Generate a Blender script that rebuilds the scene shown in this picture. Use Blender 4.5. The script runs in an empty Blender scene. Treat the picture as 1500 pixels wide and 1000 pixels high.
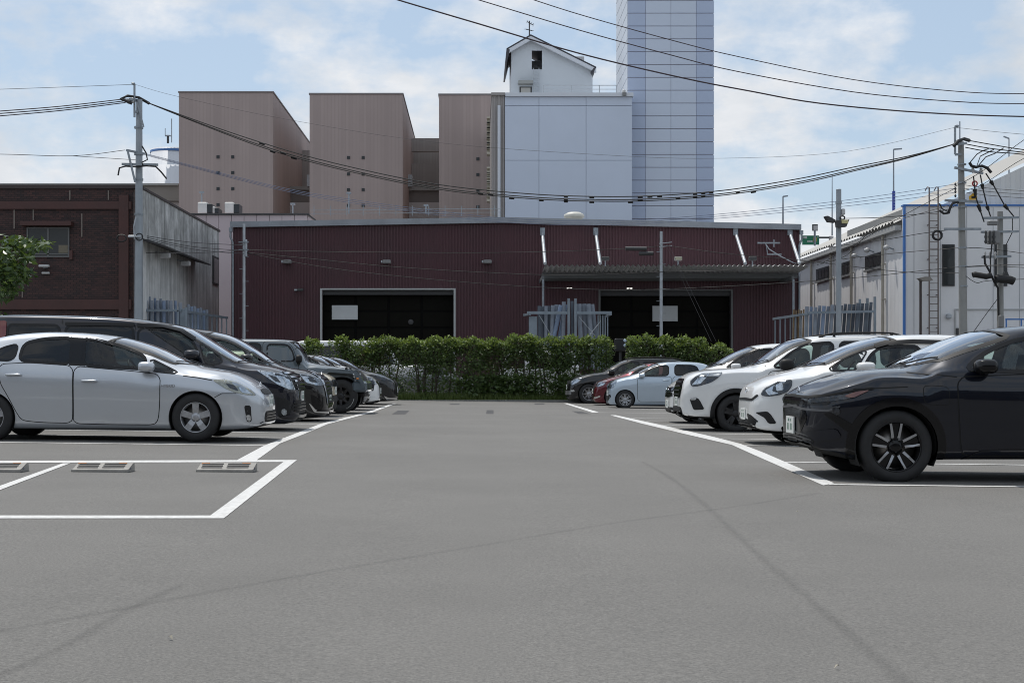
import bpy, math, random
import numpy as np
from mathutils import Vector, Matrix
from mathutils.bvhtree import BVHTree
from mathutils.geometry import delaunay_2d_cdt

S = bpy.context.scene
COL = S.collection
R = math.radians
FPX, VX, VY, EYE = 2083.3, 700.0, 550.0, 0.95      # focal length and vanishing point in photo pixels, eye height

# ---------------------------------------------------------------- camera
cam_d = bpy.data.cameras.new('camera')
cam_d.lens, cam_d.sensor_width = 50.0, 36.0
cam_d.shift_x, cam_d.shift_y = 50 / 1500, 50 / 1500
cam_d.clip_start, cam_d.clip_end = 0.1, 9000
cam = bpy.data.objects.new('camera', cam_d)
cam.location = (0, 0, EYE)
cam.rotation_euler = (R(90), 0, 0)
COL.objects.link(cam)
S.camera = cam

# ---------------------------------------------------------------- sky and sun
SUN_EL, SUN_AZ = 68.0, -38.0                       # the sun stands high behind the buildings, a little to the left
W = bpy.data.worlds.new('World')
S.world = W
W.use_nodes = True
nt = W.node_tree
nt.nodes.clear()
def N(t, typ, **kw):
    n = t.nodes.new(typ)
    for k, v in kw.items():
        setattr(n, k, v)
    return n
def L(t, a, b):
    t.links.new(a, b)
def math_node(t, op, a, b=None, clamp=False):
    n = N(t, 'ShaderNodeMath', operation=op)
    n.use_clamp = clamp
    for i, q in enumerate((a, b)):
        if q is None:
            continue
        if isinstance(q, (int, float)):
            n.inputs[i].default_value = q
        else:
            L(t, q, n.inputs[i])
    return n.outputs[0]
def mixc(t, fac, a, b, mode='MIX'):
    n = N(t, 'ShaderNodeMix', data_type='RGBA', blend_type=mode)
    for i, q in ((0, fac), (6, a), (7, b)):
        if isinstance(q, (int, float)):
            n.inputs[i].default_value = q
        elif isinstance(q, (tuple, list)):
            n.inputs[i].default_value = tuple(q) + ((1,) if len(q) == 3 else ())
        else:
            L(t, q, n.inputs[i])
    return n.outputs[2]
def ramp(t, fac, p0, p1, c0=(0, 0, 0, 1), c1=(1, 1, 1, 1)):
    n = N(t, 'ShaderNodeValToRGB')
    n.color_ramp.elements[0].position, n.color_ramp.elements[1].position = p0, p1
    n.color_ramp.elements[0].color, n.color_ramp.elements[1].color = c0, c1
    L(t, fac, n.inputs[0])
    return n.outputs[0]
def noise(t, vec, scale, detail=4, rough=.55):
    n = N(t, 'ShaderNodeTexNoise')
    n.inputs['Scale'].default_value, n.inputs['Detail'].default_value, n.inputs['Roughness'].default_value = scale, detail, rough
    if vec is not None:
        L(t, vec, n.inputs['Vector'])
    return n.outputs['Fac']
def mapping(t, vec, scale=(1, 1, 1), loc=(0, 0, 0)):
    n = N(t, 'ShaderNodeMapping')
    n.inputs['Scale'].default_value, n.inputs['Location'].default_value = scale, loc
    L(t, vec, n.inputs['Vector'])
    return n.outputs[0]

sky = N(nt, 'ShaderNodeTexSky', sky_type='NISHITA', sun_disc=False)
sky.sun_elevation, sky.sun_rotation = R(SUN_EL), R(SUN_AZ)
sky.air_density, sky.dust_density, sky.ozone_density = 1.0, 1.2, 1.5
tc = N(nt, 'ShaderNodeTexCoord')
v0 = tc.outputs['Generated']
sx = N(nt, 'ShaderNodeSeparateXYZ')
L(nt, v0, sx.inputs[0])
den = math_node(nt, 'ADD', math_node(nt, 'MAXIMUM', sx.outputs[2], 0.0), 0.16)
cv = N(nt, 'ShaderNodeCombineXYZ')
L(nt, math_node(nt, 'DIVIDE', sx.outputs[0], den), cv.inputs[0])
L(nt, math_node(nt, 'DIVIDE', sx.outputs[1], den), cv.inputs[1])
big = noise(nt, mapping(nt, cv.outputs[0], (1, 1, 1), (3.1, .65, 0)), 1.15, 9, .6)
puff = noise(nt, mapping(nt, v0, (1, 1, 1.6), (7.3, 2.2, 1.1)), 9.0, 9, .58)
cl = math_node(nt, 'ADD', math_node(nt, 'MULTIPLY', big, .45), math_node(nt, 'MULTIPLY', puff, .55))
cfac = ramp(nt, cl, .445, .55)
shade = noise(nt, mapping(nt, v0, (1, 1, 2), (1.7, 5.5, 3)), 7.0, 7, .6)
ccol = ramp(nt, shade, .36, .64, (5.3, 5.7, 6.2, 1), (7.2, 7.35, 7.6, 1))
veil = mixc(nt, .56, sky.outputs[0], (4.9, 6.0, 7.2))          # thin high veil over the blue
bg = N(nt, 'ShaderNodeBackground')
bg.inputs['Strength'].default_value = 0.098
L(nt, mixc(nt, cfac, veil, ccol), bg.inputs['Color'])
wo = N(nt, 'ShaderNodeOutputWorld')
L(nt, bg.outputs[0], wo.inputs[0])

sun_d = bpy.data.lights.new('sun', 'SUN')
sun_d.energy, sun_d.angle, sun_d.color = 2.6, R(0.53), (1.0, .955, .89)
sun = bpy.data.objects.new('sun', sun_d)
sun.rotation_euler = (R(-(90 - SUN_EL)), 0, R(-SUN_AZ))
COL.objects.link(sun)

S.view_settings.view_transform = 'Standard'
S.view_settings.look = 'None'
S.view_settings.exposure = 0.28
S.view_settings.gamma = 1.0
S.view_settings.use_curve_mapping = False
S.render.engine = 'CYCLES'
S.cycles.use_denoising = True
S.cycles.pixel_filter_type = 'BLACKMAN_HARRIS'
S.cycles.filter_width = 1.0
S.cycles.max_bounces = 8
S.cycles.transparent_max_bounces = 12

# ---------------------------------------------------------------- where things stand
def zg(x):
    return -0.012 * max(-10, min(10, x))           # the lot falls gently to the right for drainage
def at(px, py, d):                                  # photo pixel and distance -> point in the place
    return Vector(((px - VX) * d / FPX, d, EYE - (py - VY) * d / FPX))
def gd(px, py):                                     # distance of a ground pixel
    return EYE * FPX / ((py - VY) - .012 * (px - VX))
def G(px, py, h=0.0):
    d = gd(px, py)
    x = (px - VX) * d / FPX
    return Vector((x, d, zg(x) + h))

# ---------------------------------------------------------------- materials
MATS = {}
def mat(name, col, rough=.6, metal=0., coat=0., var=None, bump=None, emit=None, spec=None, dirt=None):
    """var = (scale, amount): soft blotches of lighter and darker tone; bump = (scale, strength); dirt = (scale, amount, colour): grime patches"""
    if name in MATS:
        return MATS[name]
    m = bpy.data.materials.new(name)
    m.use_nodes = True
    t = m.node_tree
    b = t.nodes['Principled BSDF']
    b.inputs['Base Color'].default_value = tuple(col) + (1,)
    b.inputs['Roughness'].default_value = rough
    b.inputs['Metallic'].default_value = metal
    b.inputs['Coat Weight'].default_value = coat
    b.inputs['Coat Roughness'].default_value = .03
    if spec is not None:
        b.inputs['Specular IOR Level'].default_value = spec
    co = N(t, 'ShaderNodeTexCoord').outputs['Object']
    c = None
    if var:
        n = noise(t, co, var[0], 6, .6)
        lo = tuple(max(0, k * (1 - var[1])) for k in col)
        hi = tuple(k * (1 + var[1]) for k in col)
        c = ramp(t, n, .3, .7, lo + (1,), hi + (1,))
        r_ = math_node(t, 'ADD', math_node(t, 'MULTIPLY', n, .25), rough - .12)
        L(t, r_, b.inputs['Roughness'])
    if dirt:
        n2 = ramp(t, noise(t, mapping(t, co, (1, 1, .25)), dirt[0], 8, .65), .5, .75)
        c = mixc(t, math_node(t, 'MULTIPLY', n2, dirt[1]), c if c is not None else tuple(col), dirt[2])
    if c is not None:
        L(t, c, b.inputs['Base Color'])
    if bump:
        bn = N(t, 'ShaderNodeBump')
        bn.inputs['Strength'].default_value, bn.inputs['Distance'].default_value = bump[1], .01
        L(t, noise(t, co, bump[0], 5, .6), bn.inputs['Height'])
        L(t, bn.outputs[0], b.inputs['Normal'])
    if emit:
        b.inputs['Emission Color'].default_value = tuple(emit[:3]) + (1,)
        b.inputs['Emission Strength'].default_value = emit[3]
    MATS[name] = m
    return m

def paint(name, col, metal=.0, rough=.35):
    """car paint: flakes under clear lacquer, dark lining on the inner face, a little road dust"""
    m = mat(name, col, rough, metal, 1.0)
    if 'lined' in m:
        return m
    m['lined'] = 1
    t = m.node_tree
    b = t.nodes['Principled BSDF']
    co = N(t, 'ShaderNodeTexCoord').outputs['Object']
    fl = noise(t, co, 900, 1, .5)
    lum = sum(col) / 3
    c = mixc(t, math_node(t, 'MULTIPLY', fl, .12 if metal > .2 else .02), tuple(col), tuple(min(1, k * 1.5) for k in col))
    dust = ramp(t, noise(t, mapping(t, co, (1, 1, 2.2)), 2.6, 7, .65), .45, .8)
    c = mixc(t, math_node(t, 'MULTIPLY', dust, .06 if lum > .1 else .008), c, (.30, .28, .25))
    if lum < .1:
        b.inputs['Specular IOR Level'].default_value = .12
        b.inputs['Coat IOR'].default_value = 1.55
    L(t, c, b.inputs['Base Color'])
    L(t, math_node(t, 'ADD', math_node(t, 'MULTIPLY', dust, .06), .02), b.inputs['Coat Roughness'])
    g = N(t, 'ShaderNodeNewGeometry')
    d = N(t, 'ShaderNodeBsdfDiffuse')
    d.inputs[0].default_value = (.15, .148, .142, 1)
    mx = N(t, 'ShaderNodeMixShader')
    L(t, g.outputs['Backfacing'], mx.inputs[0])
    L(t, b.outputs[0], mx.inputs[1])
    L(t, d.outputs[0], mx.inputs[2])
    L(t, mx.outputs[0], t.nodes['Material Output'].inputs[0])
    return m

def glass(name, tint, refl=1.0):
    if name in MATS:
        return MATS[name]
    m = bpy.data.materials.new(name)
    m.use_nodes = True
    t = m.node_tree
    t.nodes.clear()
    tr = N(t, 'ShaderNodeBsdfTransparent')
    tr.inputs[0].default_value = tuple(tint) + (1,)
    gl = N(t, 'ShaderNodeBsdfGlossy')
    gl.inputs['Roughness'].default_value = .015
    gl.inputs['Color'].default_value = (.93, .96, 1, 1)
    fr = N(t, 'ShaderNodeFresnel')
    fr.inputs[0].default_value = 1.52
    mx = N(t, 'ShaderNodeMixShader')
    L(t, math_node(t, 'MULTIPLY', fr.outputs[0], refl, True), mx.inputs[0])
    L(t, tr.outputs[0], mx.inputs[1])
    L(t, gl.outputs[0], mx.inputs[2])
    o = N(t, 'ShaderNodeOutputMaterial')
    L(t, mx.outputs[0], o.inputs[0])
    MATS[name] = m
    return m

# ---------------------------------------------------------------- object helpers
ORG = {}
def link(o):
    COL.objects.link(o)
    return o
def tag(o, label=None, cat=None, group=None, kind=None):
    for k, v in (('label', label), ('category', cat), ('group', group), ('kind', kind)):
        if v:
            o[k] = v
    return o
def thing(name, label, cat, loc, group=None):
    o = link(bpy.data.objects.new(name, None))
    o.empty_display_size = .2
    o.location = loc
    ORG[o.name] = Vector(loc)
    return tag(o, label, cat, group)
def raw_mesh(name, verts, faces, mats, smooth=False, midx=None, normals=None):
    me = bpy.data.meshes.new(name)
    me.from_pydata([tuple(v) for v in verts], [], faces)
    for m in (mats if isinstance(mats, (list, tuple)) else [mats]):
        me.materials.append(m)
    if midx is not None:
        me.polygons.foreach_set('material_index', midx)
    if smooth:
        me.polygons.foreach_set('use_smooth', [True] * len(me.polygons))
    me.update()
    if normals is not None:
        me.normals_split_custom_set_from_vertices([tuple(n) for n in normals])
    return me
def fast_mesh(name, V, F, m):
    """numpy quads/tris of one size"""
    me = bpy.data.meshes.new(name)
    k = F.shape[1]
    me.vertices.add(len(V)); me.vertices.foreach_set('co', V.astype(np.float32).ravel())
    me.loops.add(F.size); me.loops.foreach_set('vertex_index', F.astype(np.int32).ravel())
    me.polygons.add(len(F)); me.polygons.foreach_set('loop_start', np.arange(0, F.size, k, dtype=np.int32))
    me.update(calc_edges=True)
    for q in (m if isinstance(m, (list, tuple)) else [m]):
        me.materials.append(q)
    return me
def put(name, me, parent=None, loc=None):
    o = link(bpy.data.objects.new(name, me))
    if parent is not None:
        o.parent = parent
        ORG[o.name] = ORG[parent.name]
    if loc is not None:
        o.location = loc
    return o

class MB:
    """collects shapes in world coordinates, builds ONE mesh object"""
    def __init__(s):
        s.v, s.f, s.sm = [], [], []
    def add(s, vs, fs, smooth=False):
        b = len(s.v)
        s.v += [Vector(v) for v in vs]
        s.f += [tuple(i + b for i in f) for f in fs]
        s.sm += [smooth] * len(fs)
        return s
    def box(s, x0, x1, y0, y1, z0, z1):
        x0, x1 = min(x0, x1), max(x0, x1); y0, y1 = min(y0, y1), max(y0, y1); z0, z1 = min(z0, z1), max(z0, z1)
        vs = [(x0, y0, z0), (x1, y0, z0), (x1, y1, z0), (x0, y1, z0), (x0, y0, z1), (x1, y0, z1), (x1, y1, z1), (x0, y1, z1)]
        return s.add(vs, [(0, 3, 2, 1), (4, 5, 6, 7), (0, 1, 5, 4), (1, 2, 6, 5), (2, 3, 7, 6), (3, 0, 4, 7)])
    def bbox(s, x0, x1, y0, y1, z0, z1, b=.01):
        """box with its edges bevelled"""
        vs, fs = [], []
        for (zz, k) in ((z0, b), (z0 + b, 0), (z1 - b, 0), (z1, b)):
            for (x, y) in ((x0 + k + b, y0 + k), (x1 - k - b, y0 + k), (x1 - k, y0 + k + b), (x1 - k, y1 - k - b), (x1 - k - b, y1 - k), (x0 + k + b, y1 - k), (x0 + k, y1 - k - b), (x0 + k, y0 + k + b)):
                vs.append((x, y, zz))
        for r in range(3):
            for i in range(8):
                j = (i + 1) % 8
                fs.append((r * 8 + i, r * 8 + j, r * 8 + 8 + j, r * 8 + 8 + i))
        fs += [tuple(range(7, -1, -1)), tuple(range(24, 32))]
        return s.add(vs, fs)
    def bar(s, p, q, w, h=None, up=(0, 0, 1)):
        p, q = Vector(p), Vector(q); h = h or w
        d = (q - p).normalized(); u = Vector(up)
        if abs(d.dot(u)) > .98:
            u = Vector((0, 1, 0))
        a = d.cross(u).normalized() * w / 2
        c = a.cross(d).normalized() * h / 2
        vs = [p - a - c, p + a - c, p + a + c, p - a + c, q - a - c, q + a - c, q + a + c, q - a + c]
        return s.add(vs, [(0, 1, 2, 3), (4, 7, 6, 5), (0, 4, 5, 1), (1, 5, 6, 2), (2, 6, 7, 3), (3, 7, 4, 0)])
    def tube(s, pts, r, n=6, caps=True, taper=None):
        pts = [Vector(p) for p in pts]
        vs, fs = [], []
        m = len(pts)
        a0 = None
        for i, p in enumerate(pts):
            d = (pts[min(i + 1, m - 1)] - pts[max(i - 1, 0)]).normalized()
            if a0 is None:
                ref = Vector((0, 0, 1)) if abs(d.z) < .9 else Vector((0, 1, 0))
                a0 = d.cross(ref).normalized()
            a0 = (a0 - d * a0.dot(d)).normalized()
            c = d.cross(a0)
            rr = r if taper is None else r + (taper - r) * i / (m - 1)
            for k in range(n):
                t = 2 * math.pi * k / n
                vs.append(p + (a0 * math.cos(t) + c * math.sin(t)) * rr)
        for i in range(m - 1):
            for k in range(n):
                l = (k + 1) % n
                fs.append((i * n + k, i * n + l, i * n + n + l, i * n + n + k))
        s.add(vs, fs, n > 5)
        if caps:
            s.add(vs[:n], [tuple(range(n - 1, -1, -1))]); s.add(vs[-n:], [tuple(range(n))])
        return s
    def poly(s, pts):
        return s.add(pts, [tuple(range(len(pts)))])
    def prism(s, pts, dv):
        """polygon pts extruded by vector dv"""
        n = len(pts); dv = Vector(dv)
        a = [Vector(p) for p in pts]; b = [p + dv for p in a]
        nrm = (a[1] - a[0]).cross(a[2] - a[1])
        fs = [(i, (i + 1) % n, n + (i + 1) % n, n + i) for i in range(n)] + [tuple(range(n - 1, -1, -1)), tuple(range(n, 2 * n))]
        return s.add(a + b, fs)
    def lathe(s, c, prof, n=16, axis='z', smooth=True):
        c = Vector(c); vs, fs = [], []
        for (r, h) in prof:
            for k in range(n):
                t = 2 * math.pi * k / n
                a, b = r * math.cos(t), r * math.sin(t)
                vs.append(c + Vector({'z': (a, b, h), 'y': (a, h, b), 'x': (h, a, b)}[axis]))
        for i in range(len(prof) - 1):
            for k in range(n):
                l = (k + 1) % n
                fs.append((i * n + k, i * n + l, i * n + n + l, i * n + n + k))
        return s.add(vs, fs, smooth)
    def build(s, name, m, parent=None, org=None, label=None, cat=None, group=None, kind=None, recalc=True):
        o_ = ORG[parent.name] if parent is not None else Vector(org or (0, 0, 0))
        me = raw_mesh(name, [v - o_ for v in s.v], s.f, m)
        me.polygons.foreach_set('use_smooth', s.sm)
        if recalc:
            import bmesh
            bm = bmesh.new(); bm.from_mesh(me)
            bmesh.ops.recalc_face_normals(bm, faces=bm.faces)
            bm.to_mesh(me); bm.free()
        o = put(name, me, parent)
        if parent is None:
            o.location = o_
            ORG[o.name] = o_
        return tag(o, label, cat, group, kind)
def text_mesh(body, size, m, depth=.002):
    cu = bpy.data.curves.new('lettering', 'FONT')
    cu.body, cu.size, cu.extrude = body, size, depth
    cu.align_x, cu.align_y = 'CENTER', 'CENTER'
    o = bpy.data.objects.new('lettering', cu); COL.objects.link(o)
    me = bpy.data.meshes.new_from_object(o.evaluated_get(bpy.context.evaluated_depsgraph_get()))
    COL.objects.unlink(o); bpy.data.objects.remove(o)
    me.materials.clear(); me.materials.append(m)
    return me
rnd = random.Random(7)
rng = np.random.default_rng(7)
# ================================================================ ground
def asphalt(name, lo, hi):
    m = bpy.data.materials.new(name); m.use_nodes = True
    t = m.node_tree; b = t.nodes['Principled BSDF']
    co = N(t, 'ShaderNodeTexCoord').outputs['Object']
    g = math_node(t, 'ADD', math_node(t, 'MULTIPLY', noise(t, co, 190, 3, .75), .55), math_node(t, 'MULTIPLY', noise(t, co, 75, 2, .6), .45))
    s_ = noise(t, co, 42, 4, .6)
    bl = noise(t, co, .35, 8, .68)
    st = noise(t, mapping(t, co, (.9, .10, 1)), 1.0, 5, .6)
    base = ramp(t, bl, .3, .7, lo + (1,), hi + (1,))
    grain = ramp(t, g, .36, .64, (.52, .52, .52, 1), (1.48, 1.48, 1.47, 1))
    c = mixc(t, .85, base, grain, 'MULTIPLY')
    c = mixc(t, math_node(t, 'MULTIPLY', ramp(t, s_, .40, .62), .16), c, (.07, .07, .07))
    c = mixc(t, math_node(t, 'MULTIPLY', ramp(t, st, .5, .72), .10), c, (.075, .073, .070))
    vo = N(t, 'ShaderNodeTexVoronoi'); vo.inputs['Scale'].default_value = 95; L(t, co, vo.inputs['Vector'])
    peb = ramp(t, vo.outputs['Distance'], .10, .24, (1, 1, 1, 1), (0, 0, 0, 1))
    sel = ramp(t, noise(t, co, 70, 1, .5), .58, .62)
    c = mixc(t, math_node(t, 'MULTIPLY', math_node(t, 'MULTIPLY', peb, sel), .55), c, (.30, .29, .28))
    L(t, c, b.inputs['Base Color'])
    b.inputs['Roughness'].default_value = .88
    bn = N(t, 'ShaderNodeBump'); bn.inputs['Strength'].default_value = .55; bn.inputs['Distance'].default_value = .006
    L(t, math_node(t, 'ADD', g, math_node(t, 'MULTIPLY', peb, .4)), bn.inputs['Height']); L(t, bn.outputs[0], b.inputs['Normal'])
    return m
A_LOT = asphalt('parking_asphalt', (.128, .124, .117), (.162, .157, .148))
A_DARK = asphalt('seam_asphalt', (.080, .079, .077), (.105, .103, .100))
A_PATCH = asphalt('patch_asphalt', (.045, .045, .047), (.06, .06, .062))
WHITE_P = mat('road_paint', (.58, .58, .57), .75, var=(26, .16), bump=(90, .3), dirt=(9, .55, (.27, .26, .25)))
xs = [-4000, -60, -30, -10, -5, 0, 5, 10, 30, 60, 4000]; ys = [-60, 0, 10, 20, 30, 40, 52.4, 90, 200, 1000, 5000]
mb = MB()
mb.add([(x, y, zg(x)) for y in ys for x in xs], [(j * 11 + i, j * 11 + i + 1, j * 11 + 12 + i, j * 11 + 11 + i) for j in range(10) for i in range(10)])
mb.build('ground', A_LOT, kind='structure', recalc=False)
def sheet(name, px, m, h=.004, kind='structure'):
    pts = [G(*p, h) for p in px]
    a = sum(pts[i].x * pts[(i + 1) % len(pts)].y - pts[(i + 1) % len(pts)].x * pts[i].y for i in range(len(pts)))
    if a < 0:
        pts.reverse()
    c = sum(pts, Vector()) / len(pts)
    import bmesh
    mb = MB(); mb.poly(pts)
    return mb.build(name, m, org=c, kind=kind, recalc=False)
def tar():
    m = bpy.data.materials.new('old_joint_tar'); m.use_nodes = True
    t = m.node_tree; b = t.nodes['Principled BSDF']
    b.inputs['Base Color'].default_value = (.070, .069, .068, 1); b.inputs['Roughness'].default_value = .85
    at_ = N(t, 'ShaderNodeAttribute', attribute_name='across').outputs['Fac']
    co = N(t, 'ShaderNodeTexCoord').outputs['Object']
    k = math_node(t, 'ADD', math_node(t, 'MULTIPLY', at_, .9), math_node(t, 'MULTIPLY', math_node(t, 'SUBTRACT', noise(t, co, 2.2, 8, .7), .5), 1.3))
    f = math_node(t, 'MULTIPLY', ramp(t, k, .1, .95), math_node(t, 'ADD', math_node(t, 'MULTIPLY', noise(t, co, 60, 2, .6), .26), .0))
    tr = N(t, 'ShaderNodeBsdfTransparent'); mx = N(t, 'ShaderNodeMixShader')
    L(t, f, mx.inputs[0]); L(t, tr.outputs[0], mx.inputs[1]); L(t, b.outputs[0], mx.inputs[2]); L(t, mx.outputs[0], t.nodes['Material Output'].inputs[0])
    return m
TAR = tar()
def seam(line, wid, h):
    """worn tar joint: three points across, fading out to both edges"""
    P = [G(*p) for p in chaikin_open(line)]
    V, A = [], []
    for i, p in enumerate(P):
        d = (P[min(i + 1, len(P) - 1)] - P[max(i - 1, 0)]); d.z = 0; d.normalize()
        q = Vector((-d.y, d.x, 0)) * wid / 2
        for w_, a in ((p + q, 0), (p, 1), (p - q, 0)):
            w_ = Vector((w_.x, w_.y, zg(w_.x) + h)); V.append(w_); A.append(a)
    mb = MB(); n = len(P)
    mb.add(V, [(3 * i + k, 3 * i + 1 + k, 3 * i + 4 + k, 3 * i + 3 + k) for i in range(n - 1) for k in (0, 1)])
    o = mb.build('asphalt_seam', TAR, org=P[n // 2], kind='structure', recalc=False)
    o.data.attributes.new('across', 'FLOAT', 'POINT').data.foreach_set('value', A)
    return o
def chaikin_open(p):
    for _ in range(2):
        q = [p[0]]
        for a, b in zip(p, p[1:]):
            q += [(a[0] * .75 + b[0] * .25, a[1] * .75 + b[1] * .25), (a[0] * .25 + b[0] * .75, a[1] * .25 + b[1] * .75)]
        p = q + [p[-1]]
    return p
def strip(name, line, wid, m, h=.004):
    """painted line along ground pixels, constant real width"""
    P = [G(*p) for p in line]
    A, B = [], []
    for i, p in enumerate(P):
        d = (P[min(i + 1, len(P) - 1)] - P[max(i - 1, 0)]); d.z = 0; d.normalize()
        q = Vector((-d.y, d.x, 0)) * wid / 2
        for l, w_ in ((A, p + q), (B, p - q)):
            w_.z = zg(w_.x) + h; l.append(w_)
    mb = MB()
    n = len(P)
    mb.add(A + B, [(n + i, n + i + 1, i + 1, i) for i in range(n - 1)])
    return mb.build(name, m, org=P[n // 2], kind='structure', recalc=False)
# joints between the asphalt lanes, slightly darker tar
seam([(-40, 930), (120, 903), (300, 868), (480, 836), (700, 800), (900, 765), (1060, 745), (1200, 722)], .09, .0015)
seam([(940, 676), (985, 700), (1040, 745), (1120, 822), (1200, 890), (1290, 968), (1350, 1020)], .09, .003)
seam([(-30, 1000), (90, 950), (180, 895), (270, 855)], .09, .0022)
for q in ([(583, 601), (600, 601), (594, 606.5), (574, 606.5)], [(713, 600.5), (723, 600.5), (723, 606), (712, 606)], [(783, 590.5), (797, 590.5), (798, 592.5), (783, 592.5)], [(838, 602), (852, 602.5), (866, 606), (848, 606)], [(660, 591), (674, 591), (672, 592.6), (658, 592.6)]):
    sheet('asphalt_patch', q, A_PATCH, .0025)
# painted markings
sheet('bay_line', [(-600, 755), (308, 755.3), (328, 759.4), (-600, 759.8)], WHITE_P)
sheet('bay_line', [(308, 755.3), (415, 676.8), (435, 673.8), (328, 759.4)], WHITE_P)
sheet('bay_line', [(-500, 676.4), (435, 673.8), (415, 676.8), (-500, 679.2)], WHITE_P)
sheet('bay_line', [(-121, 755.1), (92, 678.6), (103, 678.5), (-98, 755.2)], WHITE_P)
sheet('aisle_line', [(575.5, 590.8), (581, 590.8), (545, 604), (480, 621), (446, 635.5), (410, 649.5), (376, 674), (347, 674.1), (387, 652.5), (436, 633.8), (470, 620.5), (536, 604)], WHITE_P)
xl = [(652.4, 388), (641.3, 418), (634, 436), (628.3, 450), (621.3, 468), (616.6, 484), (611, 508), (606.6, 526), (602.5, 541), (598.6, 553), (595, 563)]
for y, x in xl:
    p, q = G(x, y), G(x, y); q.x -= 5.0
    for z in (p, q):
        z.z = zg(z.x) + .004
    w_ = .055
    mb = MB(); mb.add([(q.x, q.y - w_, q.z), (p.x, p.y - w_, p.z), (p.x, p.y + w_, p.z), (q.x, q.y + w_, q.z)], [(0, 1, 2, 3)])
    mb.build('bay_line', WHITE_P, org=p, kind='structure', recalc=False)
sheet('aisle_line', [(894, 608), (902, 608), (960, 620.5), (1046, 640), (1085, 650), (1120, 663.5), (1222, 707.8), (1206, 711), (1106, 667), (1072, 651.5), (1005, 636), (940, 620.2)], WHITE_P)
sheet('aisle_line', [(825.5, 590.6), (831.5, 590.6), (877, 603.6), (868, 604.2)], WHITE_P)
for y, x in [(709.6, 1214), (676.9, 1150), (652.4, 1089), (642.4, 1052), (635.3, 1028), (628.3, 997), (622.5, 970), (617.2, 947), (612.5, 924), (603.9, 872), (597.8, 854), (592.2, 836)]:
    p, q = G(x, y), G(x, y); q.x += 5.0 if y > 650 else 5.2
    for z in (p, q):
        z.z = zg(z.x) + .0045
    w_ = .055
    mb = MB(); mb.add([(p.x, p.y - w_, p.z), (q.x, q.y - w_, q.z), (q.x, q.y + w_, q.z), (p.x, p.y + w_, p.z)], [(0, 1, 2, 3)])
    mb.build('bay_line', WHITE_P, org=p, kind='structure', recalc=False)

# ================================================================ maroon warehouse
MAROON = mat('maroon_sheet', (.066, .023, .030), .55, var=(.5, .16), dirt=(.9, .45, (.055, .030, .033)))
FASCIA = mat('grey_fascia', (.27, .29, .32), .5, var=(1.2, .15))
GALV = mat('galvanised_steel', (.27, .30, .33), .45, .35, var=(5, .2), dirt=(3, .3, (.16, .15, .14)))
GALVL = mat('light_galvanised', (.42, .45, .48), .45, .3, var=(4, .15))
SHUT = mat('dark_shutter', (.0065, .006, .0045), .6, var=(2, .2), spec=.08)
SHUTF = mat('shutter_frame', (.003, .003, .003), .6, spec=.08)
FRAMEW = mat('pale_frame', (.42, .43, .43), .5)
SIGNW = mat('sign_white', (.50, .52, .53), .5, var=(3, .06))
LAMPG = mat('lamp_grey', (.20, .20, .20), .5)
DKGREY = mat('dark_grey', (.05, .05, .052), .6)
D0 = 66.0
def X(px, d=D0): return (px - VX) * d / FPX
def Z(py, d=D0): return EYE - (py - VY) * d / FPX
wh = thing('maroon_warehouse', 'long maroon corrugated warehouse with pale roof edge behind the hedge', 'warehouse', (X(756), D0, 0))
def ribbed(x0, x1, z0, z1f, y, pitch, dep, m, name, parent, axis='x'):
    """corrugated sheet: real trapezoid ribs, one surface. z1f(x) top edge; axis y runs the sheet in depth"""
    pts = []
    n = max(1, int(round((x1 - x0) / pitch))); p = (x1 - x0) / n
    for i in range(n):
        a = x0 + i * p
        pts += [(a, 0), (a + p * .42, 0), (a + p * .5, -dep), (a + p * .92, -dep)]
    pts.append((x1, 0))
    mb = MB(); vs = []
    for a, o in pts:
        for z in (z0, z1f(a)):
            vs.append((a, y + o, z) if axis == 'x' else (y + o, a, z))
    mb.add(vs, [(2 * i, 2 * i + 2, 2 * i + 3, 2 * i + 1) for i in range(len(pts) - 1)])
    return mb.build(name, m, parent, recalc=False)
xL, xR = X(342), X(1171)
apex = X(735)
def ztop(x):
    return Z(326) - (abs(x - apex) * (.0165 if x < apex else .0235)) - .02
doorA = (X(470.5), X(666), Z(424.5)); doorB = (X(878), X(1072), Z(426))
for a, b, z0 in ((xL, doorA[0], 0), (doorA[0], doorA[1], doorA[2]), (doorA[1], doorB[0], 0), (doorB[0], doorB[1], doorB[2]), (doorB[1], xR, 0)):
    ribbed(a, b, z0, ztop, D0, .137, .03, MAROON, 'wall_sheet', wh)
ribbed(D0, D0 + 26, 0, lambda y: ztop(xL), xL, .137, .03, MAROON, 'wall_sheet', wh, 'y')
ribbed(D0, D0 + 26, 0, lambda y: ztop(xR), xR, .137, -.03, MAROON, 'wall_sheet', wh, 'y')
for a, b in ((xL - .12, apex), (apex, xR + .04)):
    mb = MB(); mb.prism([(a, D0 - .22, ztop(a) - .01), (b, D0 - .22, ztop(b) - .01), (b, D0 - .22, ztop(b) + .25), (a, D0 - .22, ztop(a) + .25)], (0, .2, 0))
    mb.build('roof_edge', FASCIA, wh)
    mb = MB(); mb.prism([(a, D0 - .02, ztop(a) + .12), (b, D0 - .02, ztop(b) + .12), (b, D0 - .02, ztop(b) + .22), (a, D0 - .02, ztop(a) + .22)], (0, 26.2, 0))
    mb.build('roof', mat('roof_sheet', (.33, .34, .35), .5, var=(1, .1)), wh)
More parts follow.
